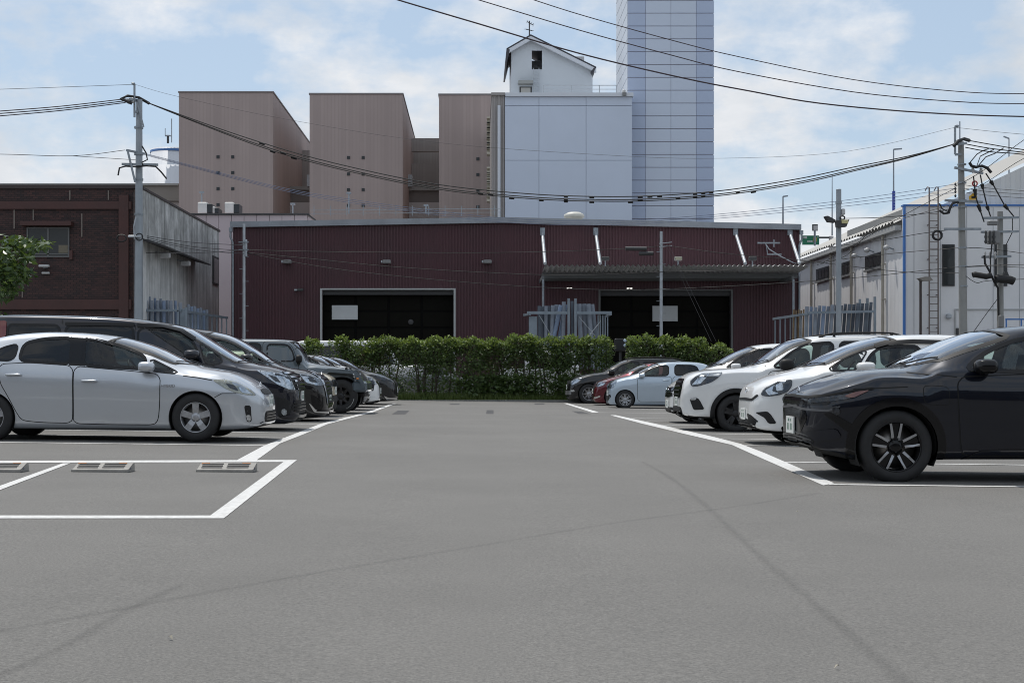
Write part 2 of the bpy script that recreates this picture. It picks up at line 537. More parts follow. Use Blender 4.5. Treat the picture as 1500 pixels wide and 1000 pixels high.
for x, sg in ((xL - .1, -1), (xR + .06, 1)):
    mb = MB(); mb.box(x - .08, x + .08, D0 - .2, D0 - .05, ztop(x) - .22, ztop(x) - .03)
    mb.tube([(x, D0 - .13, ztop(x) - .1), (x + sg * .02, D0 - .13, ztop(x) - .45), (x - sg * .09, D0 - .13, ztop(x) - .7), (x - sg * .09, D0 - .13, .1)], .05, 6)
    mb.build('downpipe', GALV, wh)
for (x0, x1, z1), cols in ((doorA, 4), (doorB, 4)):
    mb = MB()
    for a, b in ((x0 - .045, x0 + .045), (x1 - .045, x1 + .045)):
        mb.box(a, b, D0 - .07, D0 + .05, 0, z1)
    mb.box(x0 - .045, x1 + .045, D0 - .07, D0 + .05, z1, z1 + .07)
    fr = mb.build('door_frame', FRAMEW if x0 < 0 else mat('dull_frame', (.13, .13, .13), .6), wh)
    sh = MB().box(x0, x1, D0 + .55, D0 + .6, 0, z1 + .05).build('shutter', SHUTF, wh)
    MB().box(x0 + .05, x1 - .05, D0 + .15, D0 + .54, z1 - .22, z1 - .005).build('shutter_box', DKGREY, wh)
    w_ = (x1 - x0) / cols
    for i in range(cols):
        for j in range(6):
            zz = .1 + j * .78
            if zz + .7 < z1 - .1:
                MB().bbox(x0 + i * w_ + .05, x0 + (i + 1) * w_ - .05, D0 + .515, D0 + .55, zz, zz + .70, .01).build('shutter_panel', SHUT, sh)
    fl = MB()
MB().box(X(485), X(523), D0 + .35, D0 + .38, Z(467.5), Z(446.5)).build('notice_board', SIGNW, org=(X(504), D0 + .35, Z(457)), label='plain white board hanging in the left dark doorway', cat='board')
MB().box(X(957), X(994), D0 + .30, D0 + .33, Z(470), Z(447.5)).build('notice_board', SIGNW, org=(X(975), D0 + .3, Z(458)), label='plain white board behind the thin pole under the canopy', cat='board')
MB().lathe((X(601), D0 + .50, Z(471)), [(.001, -.04), (.10, -.04), (.13, -.02), (.13, .02)], 18, 'y').build('shutter_emblem', DKGREY, wh)
# wall floodlights
for i, px in enumerate((422, 567, 714)):
    o = thing('wall_floodlight', ['grey floodlight on the maroon wall nearest its left corner', 'grey floodlight on the maroon wall above the left doorway', 'grey floodlight on the maroon wall right of the left doorway'][i], 'floodlight', (X(px), D0, Z(384)), 'floodlights along the maroon wall')
    MB().bbox(X(px) - .2, X(px) + .2, D0 - .42, D0 - .14, Z(384) - .09, Z(384) + .08, .03).build('housing', LAMPG, o)
    MB().box(X(px) - .06, X(px) + .06, D0 - .15, D0 + .02, Z(384) - .04, Z(384) + .04).build('bracket', DKGREY, o)
    MB().box(X(px) - .26, X(px) - .205, D0 - .36, D0 - .22, Z(384) - .05, Z(384) + .05).build('end_cap', GALVL, o)
o = thing('wall_camera', 'small dark camera on the maroon wall left of the doorway', 'camera', (X(439), D0, Z(425)))
MB().bbox(X(441) - .14, X(441) + .14, D0 - .32, D0 - .18, Z(425) - .06, Z(425) + .06, .02).build('housing', DKGREY, o)
MB().box(X(434) - .07, X(434) + .07, D0 - .2, D0 + .02, Z(425) - .03, Z(425) + .04).build('bracket', GALVL, o)
# canopy
cp = thing('canopy', 'corrugated steel canopy on white braces over the right doorway', 'canopy', (X(985), D0, Z(395)))
cx0, cx1 = X(794), X(1170); dC = 63.0
mb = MB(); vs = []; n = 104
for i in range(n + 1):
    a = i / n
    dz = .055 if i % 2 else -.055
    x_f = (797 - VX) * dC / FPX + ((1184 - 797) * dC / FPX) * a
    vs += [(x_f, dC, Z(389, dC) + dz), (x_f, D0 - .04, Z(402.5) + dz)]
mb.add(vs, [(2 * i, 2 * i + 1, 2 * i + 3, 2 * i + 2) for i in range(n)])
mb.add([(v[0], v[1], v[2] + .012) for v in vs], [(2 * i, 2 * i + 1, 2 * i + 3, 2 * i + 2) for i in range(n)])
mb.build('canopy_sheet', mat('canopy_sheet', (.72, .73, .74), .55, .1, var=(3, .2)), cp)
for y in (64.9, D0 - .2):
    zt__ = Z(389, dC) + (Z(402.5) - Z(389, dC)) * (y - dC) / (D0 - dC) - .07
    MB().box((797 - VX) * dC / FPX, (1182 - VX) * dC / FPX, y - .06, y + .06, zt__ - .24, zt__).build('canopy_beam', mat('beam_grey', (.12, .125, .13), .6), cp)
for px in (796, 1164):
    x = (px - VX) * dC / FPX
    MB().box(x - .06, x + .06, dC + .32, D0 - .1, Z(409, dC), Z(403.5, dC)).build('side_beam', mat('beam_grey', (.12, .125, .13), .6), cp)
    MB().tube([(x, dC + .25, 0), (x, dC + .25, Z(409, dC))], .055, 8).build('post', GALV, cp)
for pa, pb in ((794.5, 798.5), (872.5, 879.5), (1077, 1092.5), (1156.5, 1172)):
    b_ = Vector(((pb - VX) * dC / FPX, dC + .12, Z(385.5, dC))); a_ = Vector((X(pa), D0 - .05, Z(341)))
    br = MB().tube([a_, b_], .075, 8).build('brace', GALVL, cp)
    MB().box(a_.x - .11, a_.x + .11, D0 - .13, D0 - .03, a_.z - .12, a_.z + .22).build('brace_plate', GALV, br)
for i, px in enumerate((888.5, 996, 1106)):
    zf = Z(380, dC)
    x = (px - VX) * dC / FPX
    o = thing('floodlight', ['floodlight on the canopy left of the thin pole', 'brighter floodlight on the canopy just right of the thin pole', 'floodlight near the right end of the canopy'][i], 'floodlight', (x, dC + .6, zf - .2), 'floodlights standing on the canopy')
    MB().bbox(x - .17, x + .17, dC + .45, dC + .7, zf, zf + .17, .02).build('housing', LAMPG if i == 1 else DKGREY, o)
    MB().bar((x, dC + .6, zf - .25), (x, dC + .6, zf + .02), .06, .06).build('stand', GALV, o)
    MB().box(x - .15, x + .15, dC + .42, dC + .449, zf + .02, zf + .15).build('lens', mat('lamp_face', (.34, .33, .24), .3) if i == 1 else DKGREY, o)
for i, px in enumerate((837, 927)):
    x = (px - VX) * dC / FPX
    mb = MB()
    for k in (-1, 1):
        mb.bbox(x + k * .08 - .04, x + k * .08 + .04, 64.3, 64.45, Z(422, 64.3) - .03, Z(422, 64.3) + .02, .01)
    mb.bar((x - .05, 64.4, Z(422, 64.3) + .0), (x + .05, 64.4, Z(422, 64.3) + .0), .02)
    mb.build('canopy_lamp', mat('lamp_white', (.7, .7, .68), .3, emit=(1, .97, .9, .8)), org=(x, 64.4, Z(422, 64.3)), label=['pair of small white lamps under the canopy, left of the thin pole', 'pair of small white lamps under the canopy near the thin pole'][i], cat='lamp', group='lamps under the canopy')
# vent on the roof
mb = MB(); xv = (841 - VX) * 71 / FPX; zv = Z(318, 71) - .1
mb.lathe((xv, 71, zv), [(.42, -.25), (.42, .08), (.52, .08), (.50, .22), (.3, .33), (.001, .36)], 24)
mb.build('roof_vent', mat('vent_cream', (.55, .54, .49), .5, var=(3, .1)), org=(xv, 71, zv), label='round cream vent cowl on the maroon warehouse roof', cat='vent')
# thin square sign bar painted at far right of the maroon wall: pole cross bar hung on wires
o = thing('wall_bracket', 'small steel cross bar with arms on the maroon wall right end', 'bracket', (X(1124), D0 - .4, Z(356)))
MB().bar((X(1107), D0 - .4, Z(357)), (X(1140), D0 - .4, Z(357)), .07, .07).build('cross_bar', GALV, o)
MB().tube([(X(1119), D0 - .35, Z(358)), (X(1124), D0 - .4, Z(366)), (X(1140), D0 - .4, Z(376)), (X(1160), D0 - .2, Z(385)), (X(1168), D0 + .05, Z(386))], .025, 5).build('conduit', GALVL, o)
MB().bar((X(1121), D0 - .38, Z(373.5)), (X(1142), D0 - .38, Z(373.5)), .06).build('cross_bar', GALV, o)
MB().bar((X(1131), D0 - .4, Z(363)), (X(1131), D0 - .4, Z(352)), .05).build('stud', GALV, o)
MB().bar((X(1122), D0 - .4, Z(374)), (X(1122), D0 + .02, Z(357)), .04).build('stay', GALV, o)

# ================================================================ brick building on the left
def brickmat():
    m = bpy.data.materials.new('dark_brick'); m.use_nodes = True
    t = m.node_tree; b = t.nodes['Principled BSDF']
    co = N(t, 'ShaderNodeTexCoord').outputs['Object']
    sp = N(t, 'ShaderNodeSeparateXYZ'); L(t, co, sp.inputs[0])
    cb = N(t, 'ShaderNodeCombineXYZ'); L(t, math_node(t, 'ADD', sp.outputs[0], sp.outputs[1]), cb.inputs[0]); L(t, sp.outputs[2], cb.inputs[1])
    br = N(t, 'ShaderNodeTexBrick')
    br.inputs['Scale'].default_value = 1; br.inputs['Brick Width'].default_value = .24; br.inputs['Row Height'].default_value = .085; br.inputs['Mortar Size'].default_value = .009
    br.inputs['Color1'].default_value = (.085, .042, .038, 1); br.inputs['Color2'].default_value = (.040, .026, .026, 1); br.inputs['Mortar'].default_value = (.018, .016, .016, 1)
    L(t, cb.outputs[0], br.inputs[0])
    d = ramp(t, noise(t, co, 1.3, 6, .6), .4, .75)
    L(t, mixc(t, math_node(t, 'MULTIPLY', d, .45), br.outputs[0], (.03, .024, .024)), b.inputs['Base Color'])
    b.inputs['Roughness'].default_value = .85
    bn = N(t, 'ShaderNodeBump'); bn.inputs['Strength'].default_value = .8; bn.inputs['Distance'].default_value = .01
    L(t, br.outputs['Fac'], bn.inputs['Height']); bn.invert = True; L(t, bn.outputs[0], b.inputs['Normal'])
    return m
BRICK = brickmat()
REDB = mat('red_brown_paint', (.070, .028, .024), .6, var=(1.2, .18), dirt=(2, .3, (.07, .03, .03)))
def stained():
    m = bpy.data.materials.new('stained_render'); m.use_nodes = True
    t = m.node_tree; b = t.nodes['Principled BSDF']
    co = N(t, 'ShaderNodeTexCoord').outputs['Object']
    st = ramp(t, noise(t, mapping(t, co, (1, 1.6, .16)), 1.6, 9, .65), .42, .66)
    bl = ramp(t, noise(t, co, .5, 7, .65), .35, .68)
    sp = N(t, 'ShaderNodeSeparateXYZ'); L(t, co, sp.inputs[0])
    hi_ = ramp(t, math_node(t, 'DIVIDE', sp.outputs[2], 9.0), .30, .78)
    c = mixc(t, bl, (.84, .84, .83), (.66, .66, .65))
    c = mixc(t, math_node(t, 'MULTIPLY', st, math_node(t, 'ADD', math_node(t, 'MULTIPLY', hi_, .55), .22)), c, (.12, .12, .115))
    c = mixc(t, math_node(t, 'MULTIPLY', math_node(t, 'MULTIPLY', hi_, ramp(t, noise(t, co, 1.1, 8, .7), .3, .6)), .6), c, (.13, .13, .12))
    L(t, c, b.inputs['Base Color']); b.inputs['Roughness'].default_value = .9
    return m
STAIN = stained()
DB = 58.0
bb = thing('brick_building', 'dark brick building with red-brown beams and stained grey side wall at the left', 'building', (X(0, DB), DB, 0))
xb0, xb1, zt_ = X(-700, DB), X(204, DB), Z(276.5, DB)
MB().box(xb0, xb1 - .25, DB, DB + .3, 0, zt_).build('brick_wall', BRICK, bb)
MB().box(xb1 - .25, xb1, DB + .02, DB + .35, 0, zt_ - .02).build('corner_pier', mat('pale_brick', (.11, .085, .08), .85, var=(8, .4)), bb)
MB().box(xb0, xb1 - .12, DB - .06, DB + .5, zt_, zt_ + .16).build('coping', mat('coping_dark', (.055, .04, .038), .7), bb)
for y0, y1 in ((295, 306.5), (438.5, 453)):
    MB().box(xb0, X(193, DB), DB - .10, DB - .002, Z(y1, DB), Z(y0, DB)).build('beam', REDB, bb)
MB().box(X(175, DB), X(189, DB), DB - .13, DB - .002, 0, Z(286, DB)).build('column', REDB, bb)
for px, y0, y1 in ((102.5, 279, 293), (159, 279, 293), (21, 307, 335), (49, 307, 323), (120, 313, 347), (33, 390, 436)):
    MB().box(X(px, DB) - .025, X(px, DB) + .025, DB - .03, DB - .002, Z(y1, DB), Z(y0, DB)).build('joint_strip', mat('joint_cream', (.20, .17, .15), .8), bb)
# window
wf = MB()
wx0, wx1, wz0, wz1 = X(39.5, DB), X(102, DB), Z(377, DB), Z(333, DB)
for a, b, c_, d_ in ((wx0, wx0 + .06, wz0, wz1), (wx1 - .06, wx1, wz0, wz1), (wx0 + .06, wx1 - .06, wz0, wz0 + .06), (wx0 + .06, wx1 - .06, wz1 - .06, wz1), ((wx0 + wx1) / 2 - .035, (wx0 + wx1) / 2 + .035, wz0 + .06, wz1 - .06), (wx0 + .06, wx1 - .06, Z(372, DB) - .025, Z(372, DB) + .02)):
    wf.box(a, b, DB - .05, DB - .003, c_, d_)
wf_ = wf.build('window', mat('window_alu', (.13, .13, .13), .4, .5), bb)
for a, b in ((wx0 + .06, (wx0 + wx1) / 2 - .035), ((wx0 + wx1) / 2 + .035, wx1 - .06)):
    MB().box(a, b, DB - .02, DB - .006, wz0 + .06, wz1 - .06).build('pane', mat('office_glass', (.030, .034, .036), .08, spec=.35), wf_)
MB().box(X(86, DB), X(100, DB), DB - .026, DB - .022, Z(370.5, DB), Z(359, DB)).build('blind', mat('blind_tan', (.17, .15, .11), .8), wf_)
MB().box(X(34, DB), X(108, DB), DB - .42, DB - .003, Z(331.5, DB), Z(325.5, DB)).build('window_canopy', REDB, bb)
MB().box(X(102.5, DB), X(107, DB), DB - .1, DB - .003, Z(380, DB), Z(367, DB)).build('window_block', REDB, bb)
o = thing('wall_floodlight', 'white twin-head floodlight on the brick wall under the window', 'floodlight', (X(67, DB), DB, Z(391, DB)))
MB().bbox(X(60, DB), X(75, DB), DB - .35, DB - .15, Z(392, DB), Z(388.5, DB), .02).build('head', mat('lamp_cover', (.5, .5, .5), .4), o)
MB().box(X(65, DB), X(70, DB), DB - .2, DB, Z(393, DB), Z(389, DB)).build('bracket', GALV, o)
MB().bbox(X(62, DB), X(73.5, DB), DB - .12, DB, Z(401.5, DB), Z(398.5, DB), .015).build('wall_plate', mat('lamp_cover', (.5, .5, .5), .4), o)
# side wall, running back
y2 = 75.6
xs_ = X(206, DB)
mb = MB(); mb.prism([(xs_, DB + .36, 0), (xs_, y2, 0), (xs_, y2, zt_ + .02), (xs_, DB + .36, zt_ + .02)], (-.25, 0, 0)); mb.build('side_wall', STAIN, bb)
MB().box(xs_ - .3, xs_ + .05, DB + .3, y2 + .1, zt_ + .02, zt_ + .12).build('coping', mat('coping_dark', (.055, .04, .038), .7), bb)
MB().box(xb0, xs_ - .26, DB + .51, y2, zt_ - .3, zt_ - .05).build('roof', mat('roof_sheet', (.33, .34, .35), .5), bb)
MB().box(xb0, xs_ - .1, y2 - .3, y2 + .02, 0, zt_ - .3).build('rear_wall', STAIN, bb)
def ys(px): return xs_ * FPX / (px - VX)            # depth on the side wall from photo x
def zs(py, px): return EYE - (py - VY) * ys(px) / FPX
ya, yb = ys(209), ys(286)
mb = MB(); za = zs(349, 209)
mb.prism([(xs_, ya, za), (xs_, ya, za - .09), (xs_ + .75, ya, za - .28), (xs_ + .75, ya, za - .22)], (0, yb - ya, 0)); mb.build('awning', DKGREY, bb)
for px in (228, 259):
    yy = ys(px)
    o = thing('wall_floodlight', 'floodlight under the awning of the stained wall, ' + ('nearer one' if px == 228 else 'farther one'), 'floodlight', (xs_, yy, za - .3), 'floodlights on the stained wall')
    MB().bar((xs_ + .0, yy, za - .35), (xs_ + .35, yy, za - .42), .05).build('arm', GALV, o)
    MB().bbox(xs_ + .2, xs_ + .62, yy - .14, yy + .14, za - .62, za - .40, .03).build('head', mat('lamp_cover', (.5, .5, .5), .4), o)
yy0, yy1 = ys(311), ys(319)
w_ = MB().box(xs_, xs_ + .06, yy0, yy1, zs(417, 315), zs(376, 315)).build('side_window', DKGREY, bb)
MB().box(xs_ + .06, xs_ + .075, yy0 + .15, yy1 - .15, zs(415, 315), zs(379, 315)).build('pane', mat('office_glass', (.030, .034, .036), .08), w_)

# long dark block added out of view to darken what paint and glass mirror
DKW = mat('brown_cladding', (.055, .045, .040), .7, var=(.4, .2))
ob = thing('added_reflection_block', 'dark brown two-storey block added unseen behind the camera for the car doors to mirror', 'building', (10, -26, 0))
MB().box(-48, 72, -38, -26, -.3, 9.2).build('wall', DKW, ob)
MB().box(-48.2, 72.2, -38.2, -25.8, 9.2, 9.6).build('roof_edge', DKGREY, ob)
for i in range(12):
    for z in (1.2, 5.4):
        f_ = MB().box(-44 + i * 9.7, -38 + i * 9.7, -25.99, -25.9, z, z + 2.1).build('window', LAMPG, ob)
        MB().box(-43.85 + i * 9.7, -38.15 + i * 9.7, -25.899, -25.86, z + .15, z + 1.95).build('pane', mat('office_glass', (.030, .034, .036), .08), f_)

# ================================================================ far buildings
def tiled(name, col, col2, pit=.45):
    m = bpy.data.materials.new(name); m.use_nodes = True
    t = m.node_tree; b = t.nodes['Principled BSDF']
    co = N(t, 'ShaderNodeTexCoord').outputs['Object']
    sp = N(t, 'ShaderNodeSeparateXYZ'); L(t, co, sp.inputs[0])
    cb = N(t, 'ShaderNodeCombineXYZ'); L(t, math_node(t, 'ADD', sp.outputs[0], sp.outputs[1]), cb.inputs[0]); L(t, sp.outputs[2], cb.inputs[1])
    br = N(t, 'ShaderNodeTexBrick'); br.offset = 0
    br.inputs['Scale'].default_value = 1; br.inputs['Brick Width'].default_value = pit; br.inputs['Row Height'].default_value = 100; br.inputs['Mortar Size'].default_value = .05
    br.inputs['Color1'].default_value = col + (1,); br.inputs['Color2'].default_value = tuple(k * .9 for k in col) + (1,); br.inputs['Mortar'].default_value = col2 + (1,)
    L(t, cb.outputs[0], br.inputs[0])
    bl = ramp(t, noise(t, mapping(t, co, (1, 1, .3)), .25, 7, .6), .3, .7, (.9, .9, .9, 1), (1.08, 1.08, 1.08, 1))
    L(t, mixc(t, 1.0, br.outputs[0], bl, 'MULTIPLY'), b.inputs['Base Color'])
    b.inputs['Roughness'].default_value = .75
    return m
TILE = tiled('beige_tile', (.405, .328, .308), (.368, .298, .28), .30)
TILE2 = tiled('grey_tile', (.36, .335, .32), (.32, .295, .28), .30)
CONC = mat('pale_concrete', (.34, .34, .33), .8, var=(.2, .12))
DARKWIN = mat('dark_window', (.022, .025, .028), .12, spec=.4)
OFFW = mat('off_white_wall', (.55, .53, .53), .7, var=(.3, .06))
DT = 120.0
tb = thing('beige_office_block', 'beige tiled office block of three tall wings with recessed links behind the maroon warehouse', 'building', (X(480, DT), DT, 0))
for px0, px1, py in ((262, 400, 136), (453.5, 590, 138.5), (643, 728, 139.5)):
    wing = MB().box(X(px0, DT), X(px1, DT), DT, DT + 27, 0, Z(py, DT)).build('wing', TILE, tb)
    MB().box(X(px0, DT) - .06, X(px1, DT) + .06, DT - .06, DT + 27.06, Z(py, DT) + .002, Z(py, DT) + .12).build('parapet', mat('parapet_grey', (.22, .20, .20), .6), wing)
    vc = (319.5, 341) if px0 == 262 else ((510.5, 532) if px0 < 500 else (700,))
    for vx in vc:
        for vy in ((230, 253, 276.5, 300) if px0 == 262 else ((231, 255, 278, 301) if px0 < 500 else (233, 256, 280, 303))):
            MB().box(X(vx, DT) - .13, X(vx, DT) + .13, DT - .05, DT + .01, Z(vy, DT) - .13, Z(vy, DT) + .13).build('vent', DARKWIN, wing)
d2 = 140
MB().box(X(398, d2), X(470, d2), d2, d2 + 4, 0, Z(220, d2)).build('link_wall', TILE2, tb)
MB().box(X(588, d2) , X(660, d2), d2, d2 + 4, 0, Z(202.5, d2)).build('link_wall', TILE2, tb)
d3 = 131
for a, b, top_ in ((402, 453.6, 273), (590, 645, 274)):
    MB().box(X(a, d3), X(b + 8, d3), d3, d3 + .8, Z(top_ + 5, d3), Z(top_, d3)).build('link_parapet', CONC, tb)
    MB().box(X(a, d3), X(b + 8, d3), d3 + .3, d3 + .7, Z(297, d3), Z(top_ + 5, d3)).build('link_window', mat('dull_louvre', (.22, .20, .19), .7), tb)  # louvre band in one even grey-brown tone
    MB().box(X(a, d3), X(b + 8, d3), d3 - .2, d3 + .6, 0, Z(297, d3)).build('link_base', OFFW, tb)
for a, b, y0, y1 in ((592, 643, 203, 222), (592, 643, 239.5, 274)):
    MB().box(X(a, 136), X(b + 6, 136), 136, 136.6, Z(y1, 136), Z(y0, 136)).build('link_band', TILE2, tb)
for a in (449.5, 594):
    MB().box(X(a, 129), X(a + (5 if a < 500 else 10), 129), 129, 130, Z(273, 129), Z(256, 129)).build('link_panel', GALVL, tb)
MB().box(X(-400, 124), X(262, 124), 124, 130, Z(294, 124), Z(270, 124)).build('low_link', mat('low_link_grey', (.24, .22, .20), .8, var=(.3, .1)), tb)
MB().box(X(-400, 124), X(262, 124), 123.7, 130, Z(272, 124) , Z(269.2, 124)).build('link_parapet', CONC, tb)
MB().box(X(150, 124), X(262, 124), 125, 130, 0, Z(294, 124)).build('link_base', OFFW, tb)
# roof rail on low link
mb = MB()
for z in (256, 262.5):
    mb.bar(at(208, z + 8, 124), at(262, z + 7, 124), .05)
# round white tank tower far left
tk = thing('round_tower', 'white round two-step tower with blue top line behind the utility pole', 'tower', (X(250, 150), 152, 0))
WHT = mat('white_cladding', (.66, .68, .72), .5, var=(.25, .05))
BLUE = mat('blue_trim', (.05, .14, .34), .5)
xc = X(252, 155)
MB().lathe((xc, 155, 0), [(X(284, 150) - X(252, 150), 0), (X(284, 150) - X(252, 150), Z(209, 150)), (.001, Z(207.5, 150))], 40).build('upper_drum', WHT, tk)
rr = X(284, 150) - X(252, 150)
MB().lathe((xc, 155, 0), [(rr + .04, Z(214.5, 150)), (rr + .04, Z(211, 150)), (rr, Z(211, 150))], 40).build('blue_line', BLUE, tk)
MB().lathe((xc, 155, 0), [(rr * 1.35, 0), (rr * 1.35, Z(237, 150)), (.001, Z(236, 150))], 40).build('lower_drum', WHT, tk)
mb = MB(); mb.lathe((xc, 155, 0), [(rr * 1.42, Z(270, 146)), (rr * 1.42, Z(263.5, 146))], 40); mb.build('window_band', mat('band_glass', (.15, .22, .22), .15), tk)
MB().tube([at(246, 210, 150), at(246, 198, 150)], .12, 6).build('antenna', DKGREY, tk)
MB().tube([at(251.5, 209, 150), at(251.5, 174, 150)], .05, 5).build('antenna', GALV, tk)
mb = MB(); mb.bar(at(242, 199, 150), at(250, 199, 150), .3, .12); mb.tube([at(242, 199, 150), at(242, 188, 150)], .04, 5); mb.build('antenna', GALV, tk)

# low pink annex with condensers on its roof
ax = thing('pink_annex', 'low pinkish panelled annex between the brick building and the maroon warehouse', 'building', (X(330, 84), 84, 0))
PINK = mat('pink_panel', (.46, .39, .41), .6, var=(.4, .05))
DA = 84.0
xa0, xa1 = X(228, DA), X(450, DA)
n = 12
for i in range(n):
    a = xa0 + (xa1 - xa0) * i / n; b = xa0 + (xa1 - xa0) * (i + 1) / n
    MB().bbox(a + .012, b - .012, DA, DA + .3, 0, Z(315, DA), .01).build('wall_panel', PINK, ax)
MB().box(xa0, xa1, DA + .1, DA + 14, 0, Z(316, DA)).build('core', PINK, ax)
MB().box(xa0 - .1, xa1 + .1, DA - .12, DA + .4, Z(315, DA) + .002, Z(312.6, DA)).build('coping', DKGREY, ax)
mb = MB(); mb.prism([at(451, 312.8, DA), at(462, 321, DA), at(462, 324, DA), at(451, 315.2, DA)], (0, .3, 0)); mb.build('coping_end', DKGREY, ax)
mb = MB()
for i in range(12):
    p = at(460 + i * 24, 316, DA + 2); mb.bar(p, p + Vector((0, 0, .6)), .04)
mb.bar(at(455, 308, DA + 2), at(735, 305.5, DA + 2), .03); mb.bar(at(455, 313, DA + 2), at(735, 311, DA + 2), .025)
mb.build('roof_railing', GALV, org=at(590, 312, DA + 2), label='thin steel rail along the annex roof behind the warehouse', cat='railing')
ACW = mat('condenser_white', (.62, .62, .60), .5, var=(1, .06))
for i, (p0, p1, p2, y0, y1) in enumerate(((289.5, 303, 310, 296, 312.5), (310, 314, 320, 302, 312.5), (329, 342, 350, 296, 312.5))):
    o = thing('condenser_unit', ['white rooftop condenser, leftmost of the three', 'smaller rooftop condenser peeking from behind the left one', 'white rooftop condenser standing apart at the right'][i], 'condenser', at((p0 + p2) / 2, 312.5, DA + 1.5), 'condensers on the annex roof')
    dd = DA + 1.2 + i * .3
    a, b, c_ = X(p0, dd), X(p1, dd), X(p2, dd)
    MB().bbox(a, b, dd, dd + 1.4, Z(y1, dd), Z(y0, dd), .04).build('cabinet', ACW, o)
    MB().bbox(b + .002, c_, dd + .1, dd + 1.3, Z(y1, dd), Z(y0 + 2, dd), .03).build('coil', mat('coil_dark', (.05, .052, .055), .7), o)
    MB().box(b + .02, c_ - .02, dd + .05, dd + .098, Z(y1 - 1, dd) , Z(y0 + 3, dd)).build('grille', DARKWIN, o)
for px, y in ((295.5, 282), (429, 299), (511, 283), (624, 301)):
    mb = MB(); mb.tube([at(px, 313, DA + 3), at(px, y, DA + 3)], .05, 5); mb.box(X(px, DA + 3) - .14, X(px, DA + 3) + .14, DA + 2.9, DA + 3.1, Z(y, DA + 3) - .05, Z(y, DA + 3) + .06)
    mb.build('roof_stack', GALV, org=at(px, 313, DA + 3), label={295.5: 'thin stack beside the left condenser', 429: 'short lamp post on the roof between the first two wings', 511: 'taller lamp post on the roof before the middle wing', 624: 'short lamp post on the roof before the right link'}[px], cat='roof post')

# white panelled building with the gabled roof house
DW = 102.0
BLUEW = mat('blue_white_panel', (.53, .59, .70), .45, var=(.18, .05))
wb = thing('white_panel_building', 'blue-white panelled building with a gabled house on its roof beside the tall tower', 'building', (X(830, DW), DW, 0))
MB().box(X(738.5, DW), X(926, DW), DW + .25, DW + 22, 0, Z(140, DW)).build('core', mat('joint_grey', (.36, .37, .39), .7), wb)
for a, b in ((739.5, 789.5), (789.5, 858.5), (858.5, 926)):
    for y0, y1 in ((332, 235), (235, 155), (155, 142)):
        MB().bbox(X(a, DW) + .012, X(b, DW) - .012, DW, DW + .26, Z(y0, DW) + .012, Z(y1, DW) - .012, .008).build('wall_panel', BLUEW, wb)
ribbed(X(720, DW), X(739.4, DW), 0, lambda x: Z(138, DW), DW + .15, .30, .06, mat('grey_rib', (.30, .28, .27), .6, var=(.3, .1)), 'ribbed_strip', wb)
MB().box(X(720.2, DW), X(739, DW), DW + .2, DW + 22, 0, Z(139, DW)).build('rear_core', mat('grey_rib', (.30, .28, .27), .6), wb)
MB().box(X(719.5, DW), X(740, DW), DW - .1, DW + 22, Z(139.8, DW), Z(136, DW)).build('parapet', mat('grey_rib', (.30, .28, .27), .6), wb)
MB().box(X(740.2, DW), X(927.5, DW), DW - .2, DW + 22, Z(142, DW), Z(136.6, DW)).build('parapet', mat('white_trim', (.60, .63, .68), .5), wb)
MB().tube([(X(731, DW), DW - .1, 0), (X(731, DW), DW - .1, Z(155, DW))], .11, 8).build('downpipe', mat('white_trim', (.60, .63, .68), .5), wb)
GOLD = mat('sign_letter', (.42, .39, .32), .4, .4)
for y0, y1 in ((171, 223), (245, 292)):
    k = 7
    for i in range(k):
        zc = Z(y0 + (y1 - y0) * (i + .5) / k, DW)
        mb = MB(); xx = X(719.6, DW) - .10
        mb.box(xx - .22, xx, DW + .3, DW + 1.5, zc + .12, zc + .24); mb.box(xx - .22, xx, DW + .3, DW + 1.5, zc - .26, zc - .14); mb.box(xx - .22, xx, DW + .8, DW + 1.0, zc - .14, zc + .12)
        mb.build('sign_letter', GOLD, wb)
# house on the roof
DH = 108.0
HW = mat('house_white', (.56, .60, .64), .55, var=(.3, .05))
hs = thing('roof_house', 'white gabled plant house with open hatch and ladder on top of the panelled building', 'plant house', at(812, 137, DH))
zb = Z(137.5, DH) - .6
pts = [(749, 137), (749, 68.5), (778.5, 53.5), (868, 99.5), (868, 137)]
hx0, hx1, hz0, hz1 = X(779, DH), X(794, DH), Z(102, DH), Z(74, DH)
front_ = [(X(a, DH), Z(b, DH)) for a, b in pts]
def top_h(x):
    if x < front_[2][0]:
        t = (x - front_[1][0]) / (front_[2][0] - front_[1][0]); return front_[1][1] + t * (front_[2][1] - front_[1][1])
    t = (x - front_[2][0]) / (front_[3][0] - front_[2][0]); return front_[2][1] + t * (front_[3][1] - front_[2][1])
mb = MB()
xx0, xx1 = front_[0][0], front_[4][0]
def wall_piece(a, b, z0f, z1f):
    mb.prism([(a, DH, z0f(a)), (b, DH, z0f(b)), (b, DH, z1f(b)), (a, DH, z1f(a))], (0, .2, 0))
lo = lambda x: zb
wall_piece(xx0, front_[2][0], lo, top_h) if False else None
wall_piece(xx0, hx0, lo, top_h)
wall_piece(hx0, hx1, lo, lambda x: hz0); 
wall_piece(hx0, hx1, lambda x: hz1, top_h)
wall_piece(hx1, xx1, lo, top_h)
mb.build('gable_wall', HW, hs)
MB().box(xx0, xx0 + .2, DH + .2, DH + 6, zb, front_[1][1]).build('side_wall', HW, hs)
MB().box(xx1 - .2, xx1, DH + .2, DH + 6, zb, front_[3][1]).build('side_wall', HW, hs)
